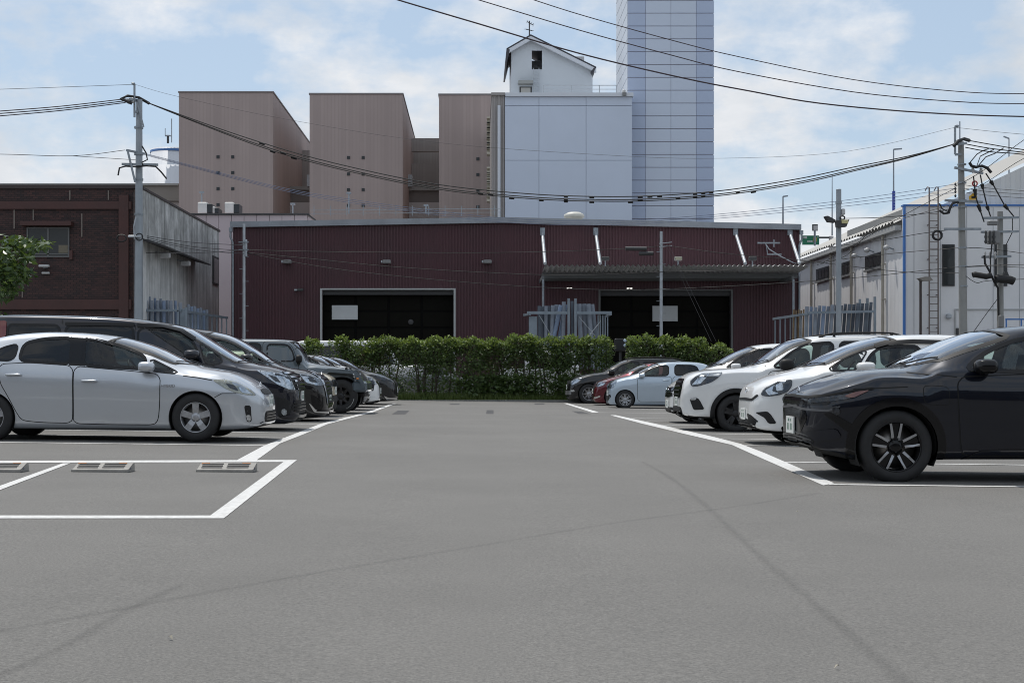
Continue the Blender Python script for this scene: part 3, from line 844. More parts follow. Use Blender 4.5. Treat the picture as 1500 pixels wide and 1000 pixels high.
# inside the hatch: pale back wall with a strip of sky left open at its top right
mb = MB(); mb.box(xx0 + .2, X(787, DH + 5.8), DH + 5.8, DH + 6, zb, hz1 + .5); mb.box(X(787, DH + 5.8), xx1 - .2, DH + 5.8, DH + 6, zb, Z(83, DH + 5.8)); mb.build('rear_wall', mat('rear_grey', (.60, .60, .60), .7), hs)
MB().box(hx0 + .05, hx0 + .5, DH + .8, DH + 1.3, hz0 - .3, hz0 + .45).build('hoist_motor', DKGREY, hs)
RDK = mat('roof_edge_dark', (.045, .045, .055), .5)
for (a, b), (c_, d_) in (((742, 71), (777.5, 50.5)), ((777.5, 50.5), (873.5, 98))):
    p, q = at(a, b, DH - .6), at(c_, d_, DH - .6)
    mb = MB(); mb.prism([p, q, q + Vector((0, 0, -.10)), p + Vector((0, 0, -.10))], (0, 7.2, 0)); rf = mb.build('roof', RDK, hs)
    mb = MB(); mb.prism([p + Vector((0, .02, -.12)), q + Vector((0, .02, -.12)), q + Vector((0, .02, -.42)), p + Vector((0, .02, -.42))], (0, .25, 0)); mb.build('barge_board', mat('white_trim', (.60, .63, .68), .5), rf)
mb = MB(); p, q = at(742, 71, DH - .6), at(739.8, 92, DH - .6)
mb.prism([p, q, q + Vector((.12, 0, 0)), p + Vector((.25, 0, -.1))], (0, 7.2, 0)); mb.build('eave_drop', RDK, hs)
mb = MB(); p, q = at(873.5, 98, DH - .6), at(868.5, 109, DH - .6)
mb.prism([p, q, q + Vector((-.15, 0, .2)), p + Vector((-.2, 0, -.1))], (0, 7.2, 0)); mb.build('eave_drop', RDK, hs)
MB().box(X(759, DH), X(780.5, DH), DH - .7, DH - .003, Z(125, DH), Z(120.5, DH)).build('door_hood', mat('hood_grey', (.30, .31, .30), .6), hs)
dr = MB().box(X(761, DH), X(779, DH), DH - .05, DH - .003, zb, Z(127.5, DH)).build('door', DKGREY, hs)
MB().box(X(763, DH), X(777, DH), DH - .08, DH - .052, zb, Z(129, DH)).build('door_leaf', mat('door_cream', (.46, .45, .42), .6), dr)
mb = MB()
for px in (781.5, 789.5):
    mb.bar(at(px, 137.5, DH - .25), at(px, 100, DH - .25), .05)
for y in range(103, 138, 6):
    mb.bar(at(781.5, y, DH - .25), at(789.5, y, DH - .25), .04)
mb.build('ladder', GALVL, hs)
mb = MB()
for px in (796, 837, 878, 903):
    mb.bar(at(px, 138, DW + 1), at(px, 125, DW + 1), .06)
mb.bar(at(796, 125.3, DW + 1), at(903, 125.3, DW + 1), .05); mb.bar(at(796, 131, DW + 1), at(903, 131, DW + 1), .04)
mb.build('roof_railing', GALVL, org=at(850, 137, DW + 1), label='pale safety rail at the roof edge in front of the gabled plant house', cat='railing')
mb = MB(); ah = at(775.5, 52, DH); top_a = at(775.5, 31, DH)
mb.tube([ah, top_a], .05, 5); mb.bar(at(772, 32, DH), at(781, 37, DH), .05); mb.bar(at(770, 43, DH), at(780, 45.5, DH), .05)
for t in (0, .33, .66, 1):
    p = at(772 + 9 * t, 32 + 5 * t, DH); mb.bar(p + Vector((0, -.45, 0)), p + Vector((0, .45, 0)), .03); p = at(770 + 10 * t, 43 + 2.5 * t, DH); mb.bar(p + Vector((-.1, -.4, -.1)), p + Vector((.1, .4, .1)), .03)
mb.build('tv_aerial', DKGREY, org=ah, label='thin tv aerial on the ridge of the gabled plant house', cat='aerial')
o = thing('roof_beacon', 'small grey hooded fitting on the roof corner beside the tower', 'roof light', at(914, 138, DW))
MB().lathe(at(914, 135.5, DW), [(.02, .2), (.12, .16), (.14, -.02), (.02, -.04)], 12).build('head', mat('lamp_cover', (.5, .5, .5), .4), o)
MB().bbox(*[q for q in (at(914, 0, DW).x - .14, at(914, 0, DW).x + .14)], DW - .35, DW - .22, Z(142, DW), Z(136.5, DW), .02).build('stand', LAMPG, o)

# the tall tower: four columns of panels on the front, one, paler, on the left flank
DTW = 104.0
T1 = mat('tower_panel', (.54, .60, .71), .42, var=(.15, .05)); T2 = mat('tower_panel_dark', (.42, .49, .64), .42, var=(.15, .05)); T3 = mat('tower_flank_panel', (.60, .64, .70), .45, var=(.15, .05))  # flank copy is paler: sun on that side put into its colour
tw = thing('tower', 'very tall blue-white panelled tower rising out of the top of the picture', 'tower', (X(982, DTW), DTW, 0))
tx = [X(q, DTW) for q in (919.4, 945.8, 982.8, 1020, 1046)]
rowh = 18.8 * DTW / FPX
zl = Z(320.5, DTW)
TS = mat('tower_joint', (.25, .23, .27), .7)
MB().box(tx[0] + .05, tx[4] - .05, DTW + .05, DTW + 8.5, 0, zl + rowh * 24).build('core', TS, tw)
proto = {}
for r_ in range(-3, 24):
    for k in range(4):
        key = k
        if key not in proto:
            mb = MB(); mb.bbox(tx[k] + .01, tx[k + 1] - .01, DTW, DTW + .06, zl + .022, zl + rowh - .022, .012)
            proto[key] = mb.build('wall_panel', T2 if k in (0, 3) else T1, tw).data
            ob = None
        if r_ != 0:
            put('wall_panel', proto[key], tw, (0, 0, r_ * rowh))
    if 'f' not in proto:
        proto['f'] = True
    y0 = DTW + .07
    if 'fl' not in proto:
        mb = MB()
        mb.bbox(tx[0] - .02, tx[0] + .045, DTW + .07, DTW + 4.1, zl + .03, zl + rowh - .03, .012); proto['fl'] = raw_mesh('flank', [v - ORG[tw.name] for v in mb.v], mb.f, T3)
        mb = MB()
        mb.bbox(tx[0] - .02, tx[0] + .045, DTW + 4.15, DTW + 8.4, zl + .03, zl + rowh - .03, .012); proto['fl2'] = raw_mesh('flank', [v - ORG[tw.name] for v in mb.v], mb.f, T3)
    put('flank_panel', proto['fl'], tw, (0, 0, r_ * rowh)); put('flank_panel', proto['fl2'], tw, (0, 0, r_ * rowh))

# ================================================================ white warehouse on the right
WHW = mat('white_warehouse_wall', (.74, .74, .75), .6, var=(.3, .06), dirt=(.8, .22, (.40, .39, .38)))
WHR = mat('pale_roof_sheet', (.27, .27, .26), .5, var=(.4, .06))
BTRIM = mat('bright_blue_trim', (.06, .18, .48), .45)
DR = 62.0; XR_ = X(1325, DR); DR2 = 84.5
ww = thing('white_warehouse', 'white warehouse with blue edge trim and small dark windows at the right', 'warehouse', (XR_, DR, 0))
ze_ = 7.45
ribbed(DR + .3, DR2, 0, lambda y: ze_, XR_, .6, -.012, WHW, 'side_wall', ww, 'y')
MB().box(XR_ - .02, X(1900, DR), DR, DR + .28, 0, Z(302, DR)).build('front_wall', WHW, ww)
for i in range(9):
    x = XR_ + .4 + i * 1.15
    MB().box(x, x + .02, DR - .012, DR - .001, .1, Z(303.5, DR)).build('wall_joint', mat('joint_grey', (.36, .37, .39), .7), ww)
MB().box(XR_ - .06, X(1900, DR), DR - .06, DR + .34, Z(302, DR) + .002, Z(299.6, DR)).build('top_trim', BTRIM, ww)
MB().box(XR_ - .045, XR_ + .035, DR - .05, DR + .12, 0, Z(302.2, DR)).build('corner_trim', BTRIM, ww)
MB().box(XR_ + .1, X(1900, DR), DR + .3, DR + 10, Z(304, DR) - .3, Z(304, DR)).build('front_roof', WHR, ww)
mb = MB(); vs = []; n = 88
for i in range(n + 1):
    y = DR + .4 + (DR2 - DR) * i / n; dz = .07 if i % 2 else -.07
    vs += [(XR_ - .35, y, ze_ + .25 + dz), (XR_ + 26, y, ze_ + .25 + 26 * .47 + dz)]
mb.add(vs, [(2 * i, 2 * i + 1, 2 * i + 3, 2 * i + 2) for i in range(n)]); mb.build('roof', WHR, ww, recalc=False)
MB().box(XR_ - .30, XR_ - .02, DR + .4, DR2, ze_ - .12, ze_ + .10).build('eave_gutter', mat('gutter_grey', (.40, .40, .39), .5), ww)
ribbed(XR_ + .1, XR_ + 26, 4, lambda x: ze_ + .16 + (x - XR_) * .47, DR + .42, .45, .05, mat('gable_rib', (.66, .66, .65), .6, var=(.3, .05)), 'gable_wall', ww)
mb = MB(); mb.prism([at(1462, 293, 68), at(1520, 285, 68), at(1520, 277, 68)], (0, 3, 0)); mb.build('side_canopy', mat('canopy_dark', (.12, .12, .12), .6), ww)
def yR(px): return XR_ * FPX / (px - VX)
def zR(py, px): return EYE - (py - VY) * yR(px) / FPX
for p0, p1, t0, b0 in ((1197, 1215, 391, 411), (1232.5, 1248, 383, 403.5), (1269, 1292, 371, 394)):
    ya, yb = yR(p1), yR(p0); zc = zR((t0 + b0) / 2, (p0 + p1) / 2); h_ = .33
    w = MB().box(XR_ - .07, XR_ - .035, ya, yb, zc - h_, zc + h_).build('window', DKGREY, ww)
    kk = 4
    for i in range(kk):
        a = ya + (yb - ya) * i / kk; b = ya + (yb - ya) * (i + 1) / kk
        MB().box(XR_ - .085, XR_ - .071, a + .05, b - .05, zc - h_ + .08, zc + h_ - .08).build('pane', mat('office_glass', (.030, .034, .036), .08), w)
    MB().box(XR_ - .12, XR_ - .034, ya - .08, yb + .08, zc - h_ - .09, zc - h_ - .002).build('sill', LAMPG, w)
PIPE = mat('cream_pipe', (.38, .35, .30), .6, var=(2, .1))
for px in (1192, 1221, 1251, 1297.5):
    y = yR(px)
    mb = MB(); mb.tube([(XR_ - .14, y, 0), (XR_ - .14, y, ze_ - .1)], .07, 7)
    for z in (1.2, 2.8, 4.4, 6):
        mb.box(XR_ - .20, XR_ - .02, y - .09, y + .09, z, z + .06)
    mb.build('downpipe', PIPE, ww)
for px, py in ((1261, 374), (1280, 366), (1309, 362)):
    y = yR(px); z = zR(py, px)
    o = thing('wall_lamp', {1261: 'small wall lamp left of the upper window on the white warehouse', 1280: 'white ball lamp above the nearest side window of the white warehouse', 1309: 'small wall lamp nearest the blue corner of the white warehouse'}[px], 'wall lamp', (XR_, y, z), 'lamps on the white warehouse side wall')
    MB().bar((XR_ + .02, y, z - .1), (XR_ - .3, y, z), .05).build('arm', GALV, o)
    MB().lathe((XR_ - .32, y, z - .02), [(.02, .12), (.13, .07), (.14, -.05), (.02, -.12)], 10).build('head', mat('lamp_cover', (.5, .5, .5), .4), o)
for p0, p1 in ((1380, 1398), (1456.5, 1475)):
    w = MB().box(X(p0, DR), X(p1, DR), DR - .05, DR - .001, Z(419, DR), Z(358, DR)).build('slit_window', DKGREY, ww)
    MB().box(X(p0 + 1.5, DR), X(p1 - 1.5, DR), DR - .065, DR - .051, Z(417, DR), Z(360, DR)).build('pane', mat('office_glass', (.030, .034, .036), .08), w)
mb = MB()
lx0, lx1 = X(1358.5, DR), X(1371.5, DR)
mb.bar((lx0, DR - .25, Z(500, DR)), (lx0, DR - .25, Z(276, DR)), .05); mb.bar((lx1, DR - .25, Z(500, DR)), (lx1, DR - .25, Z(276, DR)), .05)
for lx in (lx0, lx1):
    mb.tube([(lx, DR - .25, Z(276, DR)), (lx, DR, Z(274, DR)), (lx, DR + .3, Z(278, DR))], .025, 5)
zz = Z(496, DR)
while zz < Z(280, DR):
    mb.bar((lx0, DR - .25, zz), (lx1, DR - .25, zz), .03); zz += .30
for z in (Z(480, DR), Z(432, DR), Z(380, DR), Z(330, DR)):
    for lx in (lx0, lx1):
        mb.bar((lx, DR - .25, z), (lx, DR, z), .04)
mb.build('wall_ladder', mat('ladder_brown', (.16, .13, .12), .6), ww)
MB().bbox(X(1385, DR), X(1392, DR), DR - .22, DR, Z(467, DR), Z(459.5, DR), .04).build('wall_vent', GALVL, ww)
mb = MB(); x0, x1 = X(1398, DR), X(1520, DR)
mb.box(x0, x0 + .06, DR - .05, DR - .001, 0, Z(454, DR)); mb.box(x0, x1, DR - .05, DR - .001, Z(454, DR), Z(452.3, DR)); mb.build('door_frame', FRAMEW, ww)
MB().box(X(1399.5, DR), X(1408, DR), DR - .10, DR - .002, Z(491, DR), Z(480.5, DR)).build('meter_box', DKGREY, ww)
mb = MB(); mb.bar(at(1473, 467.5, 60), at(1530, 467.5, 60), .06); mb.bar(at(1496, 467.5, 60), Vector((at(1496, 0, 60).x, 60, -.12)), .05); mb.bar(at(1474, 467.5, 60), Vector((at(1474, 0, 60).x, 60, -.12)), .05); mb.bar(at(1529, 467.5, 60), Vector((at(1529, 0, 60).x, 60, -.12)), .05)
mb.build('blue_rail', BTRIM, org=at(1490, 500, 60), label='blue pipe rail in front of the white warehouse doorway', cat='rail')
# far street lamps, mast and signs of the raised road
STEEL = mat('lamp_steel', (.30, .33, .37), .5, .3)
for i, (px, y0, y1, d, arm) in enumerate(((1147, 325, 288, 130, 7), (1309, 330, 219, 130, 12), (1478, 260, 203, 150, -8))):
    o = thing('street_lamp', ['far street lamp over the maroon roof edge', 'street lamp with a blue banner behind the white warehouse roof', 'far street lamp at the top right edge'][i], 'street lamp', at(px, 480, d), 'lamps of the raised road')
    MB().tube([at(px, 480, d), at(px, y0, d), at(px, y1, d)], .10, 6, taper=.06).build('pole', STEEL, o)
    MB().bar(at(px, y1, d), at(px + arm, y1 + (-1 if arm > 0 else -3), d), .16, .12).build('lamp_arm', STEEL, o)
    if i == 1:
        MB().box(at(px - 1.5, 0, d).x, at(px + 1.8, 0, d).x, d - .15, d + .15, Z(313, d), Z(280, d)).build('banner', mat('banner_blue', (.03, .06, .36), .6), o)
        for k in range(7):
            zc = Z(284 + k * 4.2, d)
            MB().box(at(px - .8, 0, d).x, at(px + 1.1, 0, d).x, d - .17, d - .152, zc - .06, zc + .06).build('banner_mark', mat('banner_mark', (.25, .3, .6), .6), o)
MB().tube([at(1406, 330, 120), at(1406, 178, 120)], .09, 5, taper=.05).build('mast', STEEL, org=at(1406, 330, 120), label='thin tall mast behind the right utility pole', cat='mast')
MB().tube([at(1219, 345, 125), at(1219, 256, 125)], .07, 5, taper=.03).build('mast', STEEL, org=at(1219, 345, 125), label='thin mast beside the floodlight pole', cat='mast')
o = thing('highway_sign', 'green highway sign with white characters above the white warehouse eave', 'sign', at(1187, 352, 120))
MB().box(at(1175.5, 0, 120).x, at(1200, 0, 120).x, 120, 120.12, Z(358.5, 120), Z(345, 120)).build('board', mat('sign_green', (.015, .19, .10), .5), o)
mb = MB()
for (a, b, c_, d_) in ((1177, 1178.4, 349.5, 346.2), (1178.8, 1180.2, 349.5, 346.2), (1180.6, 1182, 349.5, 346.2), (1182.5, 1184.5, 354.6, 352.4), (1185.3, 1187.3, 354.6, 352.4), (1188, 1190, 354.6, 352.4), (1197, 1199, 348, 347)):
    mb.box(at(a, 0, 120).x, at(b, 0, 120).x, 119.97, 119.998, Z(c_, 120), Z(d_, 120))
mb.build('characters', mat('sign_mark', (.6, .62, .6), .5), o)
MB().box(at(1191.5, 0, 120).x, at(1196, 0, 120).x, 119.96, 119.997, Z(354, 120), Z(348, 120)).build('route_shield', mat('shield_yellow', (.55, .36, .05), .5), o)
MB().bar(at(1200, 348, 120.06), at(1216, 348, 120.06), .14).build('sign_arm', DKGREY, o)
MB().tube([at(1217.5, 400, 120.06), at(1217.5, 346, 120.06)], .2, 8).build('post', OFFW, o)
o = thing('road_sign', 'small white road sign on a post left of the floodlight pole', 'sign', at(1194, 345, 118))
MB().box(at(1190, 0, 118).x, at(1198, 0, 118).x, 118, 118.1, Z(338, 118), Z(328.5, 118)).build('board', DKGREY, o)
MB().box(at(1191.5, 0, 118).x, at(1197.5, 0, 118).x, 117.95, 117.998, Z(337, 118), Z(330.5, 118)).build('sign_face', OFFW, o)
MB().tube([at(1193.5, 360, 118.05), at(1193.5, 337, 118.05)], .09, 6).build('post', GALV, o)

# ================================================================ pipe racks
PVC = mat('grey_blue_pipe', (.225, .255, .305), .5, var=(4, .15)); PVCB = mat('blue_pipe', (.20, .26, .37), .5, var=(4, .12)); PVCD = mat('dark_pipe', (.10, .12, .15), .6, var=(4, .2)); BAM = mat('bamboo_pole', (.22, .15, .08), .6, var=(4, .3))
RACK = mat('rack_steel', (.22, .26, .30), .5, .3, var=(3, .15))
ORD = ['first', 'second', 'third', 'fourth', 'fifth', 'sixth', 'seventh', 'eighth', 'ninth', 'tenth', 'eleventh', 'twelfth', 'thirteenth', 'fourteenth', 'fifteenth', 'sixteenth']
PN = {}
def pipe(p0, p1, r, m, label, group):
    k = PN[group] = PN.get(group, -1) + 1
    label = label + ', ' + ORD[k] + ' pipe from its left'
    d = (p1 - p0).normalized()
    mb = MB(); mb.tube([p0, p1], r, 12, False)
    n0 = len(mb.v)
    mb.tube([p1, p1 - d * .25], r * .86, 12, False)
    return mb.build('pipe', m, org=p0, label=label, cat='pipe', group=group)
# centre rack
dR = 60.5
o = thing('pipe_rack', 'steel rack of leaning grey-blue pipes in front of the canopy', 'pipe rack', at(835, 560, dR))
for px in (833, 843):
    q = at(px, 437, dR); MB().bar((q.x, dR, 0), (q.x, dR, q.z), .10, .10).build('upright', RACK, o)
for a, b in ((772, 831.5), (844.5, 896)):
    p, q = at(a, 458, dR), at(b, 458, dR); MB().bar(p, q, .10, .12).build('rail', RACK, o)
for px, dy in ((776, .9), (894, 2.2)):
    q = at(px, 458, dR); MB().bar(q + Vector((0, -.05, -.06)), q + Vector((-.2 if px < 800 else .05, dy, -.06)), .10, .10).build('side_rail', RACK, o)
for px in (877, 880.5, 884, 887.5, 891):
    q = at(px, 461, dR); MB().bar((q.x, dR + .3, 0), (q.x, dR + .3, q.z), .05, .05).build('bar', RACK, o)
mb = MB(); q = at(780, 463, dR); q2 = at(787, 500, dR); mb.box(q.x - .15, q2.x, dR + .1, dR + .16, 0, q.z); mb.build('end_plate', RACK, o)
for a, b in (((790, 462), (808, 492)), ((848, 464), (872, 492)), ((880, 470), (864, 490))):
    MB().tube([at(*a, dR - .08), at(*b, dR - .08)], .012, 4).build('tie_rod', GALVL, o)
for i, (a, ya, b, yb, m, w_) in enumerate(((790, 448, 790, 540, PVCD, 5), (795, 449, 795, 540, PVCD, 5), (800, 448, 799, 540, PVC, 5), (805, 448, 803, 540, PVCD, 5), (810, 447, 806, 540, PVC, 5.5), (815.5, 446, 809, 540, PVC, 6), (822, 447, 800, 540, PVCB, 6.5), (828.5, 446, 812, 540, PVCB, 6.5), (826, 442, 824, 540, PVC, 6), (838, 441, 838.5, 540, PVCD, 4.5), (848, 445, 853, 540, PVC, 7), (855, 445, 862, 540, PVC, 7), (861.5, 445, 870, 540, PVC, 7), (867, 445.5, 878, 540, PVC, 7))):
    dd = dR + .35 + (i % 2) * .22
    p1, p0 = at(a, ya, dd), at(b, yb, dd + .1); p0.z = max(p0.z, .05)
    pipe(p0, p1, w_ / 2 * dd / FPX, m, 'bluer pipe leaning across others in centre rack' if m is PVCB else ('dark grey pipe standing in the centre rack' if m is PVCD else 'grey-blue pipe leaning in the centre rack'), 'pipes in the centre rack')
# left rack: a front bay and a bay running back
dR = 59.0
o = thing('pipe_rack', 'steel rack of upright grey pipes beside the left utility pole', 'pipe rack', at(265, 560, dR))
for px, y in ((209, 433), (261, 455), (273, 450)):
    q = at(px, y, dR); MB().bar((q.x, dR, 0), (q.x, dR, q.z), .09, .09).build('upright', RACK, o)
MB().bar(at(211, 454.5, dR), at(262, 454.5, dR), .09, .10).build('rail', RACK, o)
pA, pB = at(264, 455, dR), at(333, 465.5, dR + 7)
MB().bar(pA, pB, .09, .10).build('side_rail', RACK, o)
for k in range(9):
    t = .1 + .88 * k / 8; q = pA.lerp(pB, t); MB().bar((q.x, q.y, 0), (q.x, q.y, q.z - .06), .05, .05).build('bar', RACK, o)
q = at(268, 456, dR); MB().box(q.x - .14, q.x + .14, dR + .05, dR + .1, 0, at(0, 452, dR).z).build('end_plate', RACK, o)
for i, (px, y) in enumerate(((214, 440), (219, 434.5), (222, 440), (227, 436.5), (231, 440), (235.5, 437.5), (240, 440.5), (245, 439.5), (250, 440.5), (257, 440.5), (264, 443.5))):
    dd = dR + .25 + (i % 2) * .25
    p1 = at(px, y, dd); pipe(Vector((p1.x + .06, dd, .02)), p1, (5.5 if i % 2 == 0 else 3.8) / 2 * dd / FPX, PVC if i % 3 else PVCB, 'grey-blue pipe in the left rack front bay', 'pipes in the front bay of the left rack')
for i in range(7):
    t = i / 6; dd = dR + 1.5 + 4 * t
    p1 = at(276 + 27 * t, 445.5 + 8 * t + (i % 2) * 2, dd); pipe(Vector((p1.x, dd, .02)), p1, .075, PVCB if i % 2 else PVC, 'grey-blue pipe in the rear bay of the left rack', 'pipes in the rear bay of the left rack')
# right rack
dR = 58.5
o = thing('pipe_rack', 'steel rack of slanting grey pipes in front of the white warehouse', 'pipe rack', at(1215, 560, dR))
for px, y in ((1281.5, 434.5), (1270.5, 436.5), (1259.5, 438)):
    q = at(px, y, dR + (0 if px > 1280 else .9)); MB().bar((q.x, q.y, 0), q, .09, .09).build('upright', RACK, o)
MB().bar(at(1184, 458, dR), at(1280, 456, dR), .09, .10).build('rail', RACK, o)
pA, pB = at(1184, 459.5, dR), at(1133, 467, dR + 3)
MB().bar(pA, pB, .09, .10).build('side_rail', RACK, o)
for k in range(7):
    t = .05 + .9 * k / 6; q = pA.lerp(pB, t); MB().bar((q.x, q.y, 0), (q.x, q.y, q.z - .06), .05, .05).build('bar', RACK, o)
for i in range(16):
    t = i / 15; px = 1182 + 94 * t; dd = dR + .25 + (i % 2) * .22
    y = 449 - 6.5 * t + (i % 3) * .8
    p1 = at(px, y, dd); pipe(Vector((p1.x - .28 * (1 if px > 1200 else .4), dd, .02)), p1, (4.8 if i % 2 else 5.6) / 2 * dd / FPX, (PVC, PVCB, PVC)[i % 3] if px < 1225 else PVCD, 'grey-blue slanting pipe of the right rack' if px < 1225 else 'dark grey slanting pipe of the right rack', 'pipes in the right rack')
for i in range(5):
    p1 = at(1163 + i * 3.6, 453 + (i % 2) * 1.5, dR + 1.2); pipe(Vector((p1.x - .1, dR + 1.2, .02)), p1, .035, BAM, 'thin tan pole at the left end of the right rack', 'tan poles in the right rack')

# ================================================================ poles
CPOLE = mat('concrete_pole', (.27, .27, .26), .8, var=(2, .12), dirt=(1.2, .4, (.16, .15, .14)))
SPOLE = mat('grey_steel_pole', (.30, .33, .36), .45, .2, var=(1.5, .12))
BLK = mat('black_cable', (.012, .012, .013), .6)
INS = mat('insulator', (.42, .42, .42), .3)
pl = thing('utility_pole', 'grey utility pole with crossarms between the brick building and the pipe rack', 'utility pole', at(202.5, 560, 57.2))
dP = 57.2
xp = X(202.5, dP)
MB().tube([(xp, dP, 0), (X(204, dP), dP, Z(146, dP))], .20, 14, taper=.125).build('shaft', SPOLE, pl)
MB().bar(at(197, 172, dP - .2), at(197, 123, dP - .2), .07).build('ground_wire_post', GALV, pl)
MB().bbox(X(197, dP) - .06, X(197, dP) + .06, dP - .28, dP - .12, Z(126, dP), Z(122.5, dP), .02).build('post_cap', GALV, pl)
MB().bar(at(190, 145.5, dP - .7), at(207, 149, dP + .7), .10).build('top_arm', GALV, pl)
MB().bar(at(197, 164, dP - .2), at(203, 164, dP - .2), .08).build('arm_stub', GALV, pl)
MB().bar(at(201, 150, dP - .25), at(210.5, 186, dP - .2), .06).build('stay_bar', GALV, pl)
MB().bar(at(185, 220, dP - .4), at(212, 225.5, dP + .1), .08).build('crossarm', GALV, pl)
MB().bar(at(187, 221, dP - .4), at(198, 267, dP - .25), .07).build('stay_bar', GALV, pl)
MB().bar(at(178.5, 240.5, dP - .25), at(231.5, 241.5, dP - .25), .09).build('crossarm', GALV, pl)
MB().tube([at(173, 257, dP - .3), at(175, 246, dP - .3), at(184, 243.5, dP - .3), at(200, 244.5, dP - .3), at(214, 243, dP - .3), at(228, 244, dP - .3), at(236, 252, dP - .3), at(244, 262, dP - .3)], .035, 5).build('hanging_cable', BLK, pl)
MB().tube([at(208, 214, dP - .3), at(214, 224, dP - .3), at(216, 234, dP - .3), at(208, 238, dP - .3), at(210, 244, dP - .3)], .03, 5).build('hanging_cable', BLK, pl)
for y in (187, 226, 263, 314):
    MB().lathe((xp + .02, dP, Z(y, dP)), [(.185, -.04), (.185, .04)], 14).build('band', GALV, pl)
MB().tube([at(193, 152, dP - .6), at(177, 145, dP - .6), at(187, 140.5, dP - .4), at(203, 143, dP), at(212, 148, dP + .3), at(219, 152, dP + .4)], .06, 6).build('jumper_cable', BLK, pl)
for a, b, z in ((184, 195, 147), (187, 196, 150.5)):
    MB().tube([at(a, z, dP - .5), at(b, z - 1.5, dP - .4)], .06, 6).build('insulator', INS, pl)
MB().tube([at(197, 350, dP - .25), at(196, 332, dP - .3), at(199, 318, dP - .25)], .03, 5).build('hanging_cable', GALVL, pl)
mb = MB(); q = at(181, 348, dP)
pts_ = [at(178 + 7 * math.cos(t), 349 + 5 * math.sin(t), dP - .3) for t in np.linspace(0, 2 * math.pi, 15)]
MB().tube(pts_, .03, 5, False).build('cable_loop', BLK, pl)
MB().tube([at(204 + 5 * math.cos(t), 347 + 5 * math.sin(t), dP - .3) for t in np.linspace(0, 2 * math.pi, 13)], .025, 5, False).build('cable_loop', BLK, pl)
MB().bbox(X(190, dP), X(210, dP), dP - .32, dP - .2, Z(349, dP), Z(345.5, dP), .02).build('cable_clamp', GALVL, pl)
# thin poles
for px, ytop, d, lab in ((357.5, 328, 62.5, 'thin grey pole with step bolts before the maroon wall left end'), (968.5, 339, 61.5, 'thin grey pole with step bolts in front of the canopy')):
    o = thing('thin_pole', lab, 'pole', at(px, 560, d))
    x = X(px, d)
    MB().tube([(x, d, 0), (x, d, Z(ytop, d))], .075, 10, taper=.06).build('shaft', GALVL, o)
    mb = MB()
    for i, y in enumerate(range(int(ytop) + 30, 500, 18)):
        sg = 1 if i % 2 else -1
        mb.bar((x, d, Z(y, d)), (x + sg * .2, d, Z(y, d)), .022)
    st = mb.build('step_bolts', GALV, o); st['kind'] = 'stuff'
    if px < 500:
        MB().bbox(x + .06, x + .14, d - .1, d + .05, Z(376, d), Z(351, d), .02).build('meter_box', GALVL, o)
        for y in (355, 366):
            mb = MB(); mb.bar((x - .22, d - .1, Z(y, d)), (x + .22, d - .1, Z(y, d)), .04); mb.build('bracket', GALV, o)
    else:
        for y in (357, 362):
            MB().bar((x - .1, d - .1, Z(y, d)), (x + .45, d - .1, Z(y - 2, d)), .03).build('bracket', GALVL, o)
        for k in (0, 1):
            MB().tube([at(977 + k * 4, 362, d), at(1042 + k * 7, 500, d - 2)], .007, 4).build('stay_wire', DKGREY, o)
# cable joint boxes on the wires in front of the canopy
for i, (p, q, y, y2) in enumerate(((916, 947, 364, 364.5), (936, 957, 371.5, 371))):
    mb = MB(); a, b = at(p, y, 61), at(q, y2, 61)
    mb.tube([a, a.lerp(b, .08), a.lerp(b, .92), b], .09, 8); mb.v = mb.v
    mb.build('cable_joint', DKGREY, org=a, label=['long black cable joint hanging left of the thin pole', 'shorter dark cable joint hanging just below the long one'][i], cat='cable joint')
# floodlight pole
o = thing('floodlight_pole', 'plain grey steel pole with two floodlights rising behind the white suv', 'light pole', at(1228.5, 560, 57))
d = 57.0; x = X(1228.5, d)
MB().tube([(x, d, 0), (x, d, Z(278, d))], .115, 14, taper=.105).build('shaft', SPOLE, o)
MB().lathe((x, d, Z(278, d)), [(.105, -.01), (.105, .02), (.001, .025)], 14).build('cap', GALV, o)
MB().lathe((x, d, Z(297, d)), [(.13, -.04), (.13, .04)], 12).build('band', GALV, o)
f1 = MB(); f1.prism([at(1209, 316.5, d - .2), at(1213, 316, d - .2), at(1224, 322, d - .2), at(1224, 325.5, d - .2), at(1214, 324.5, d - .2)], (0, .35, 0)); f1.build('floodlight', DKGREY, o)
f2 = MB(); f2.prism([at(1225, 323, d - .4), at(1242, 322, d - .4), at(1244.5, 321, d - .4), at(1240, 332, d - .4), at(1226, 332.5, d - .4)], (0, .25, 0)); fo_ = f2.build('floodlight', DKGREY, o)
MB().box(X(1229, d), X(1238.5, d), d - .43, d - .402, Z(329, d), Z(323.5, d)).build('lens', mat('lamp_yellow', (.55, .50, .26), .3), fo_)
MB().bbox(X(1232, d), X(1237, d), d - .15, d + .1, Z(315, d), Z(306, d), .03).build('sensor', mat('lamp_cover', (.5, .5, .5), .4), o)
MB().tube([at(1234 + 3.5 * math.cos(t), 319 + 2.5 * math.sin(t), d - .2) for t in np.linspace(0, 2 * math.pi, 12)], .03, 5, False).build('cable_loop', BLK, o)
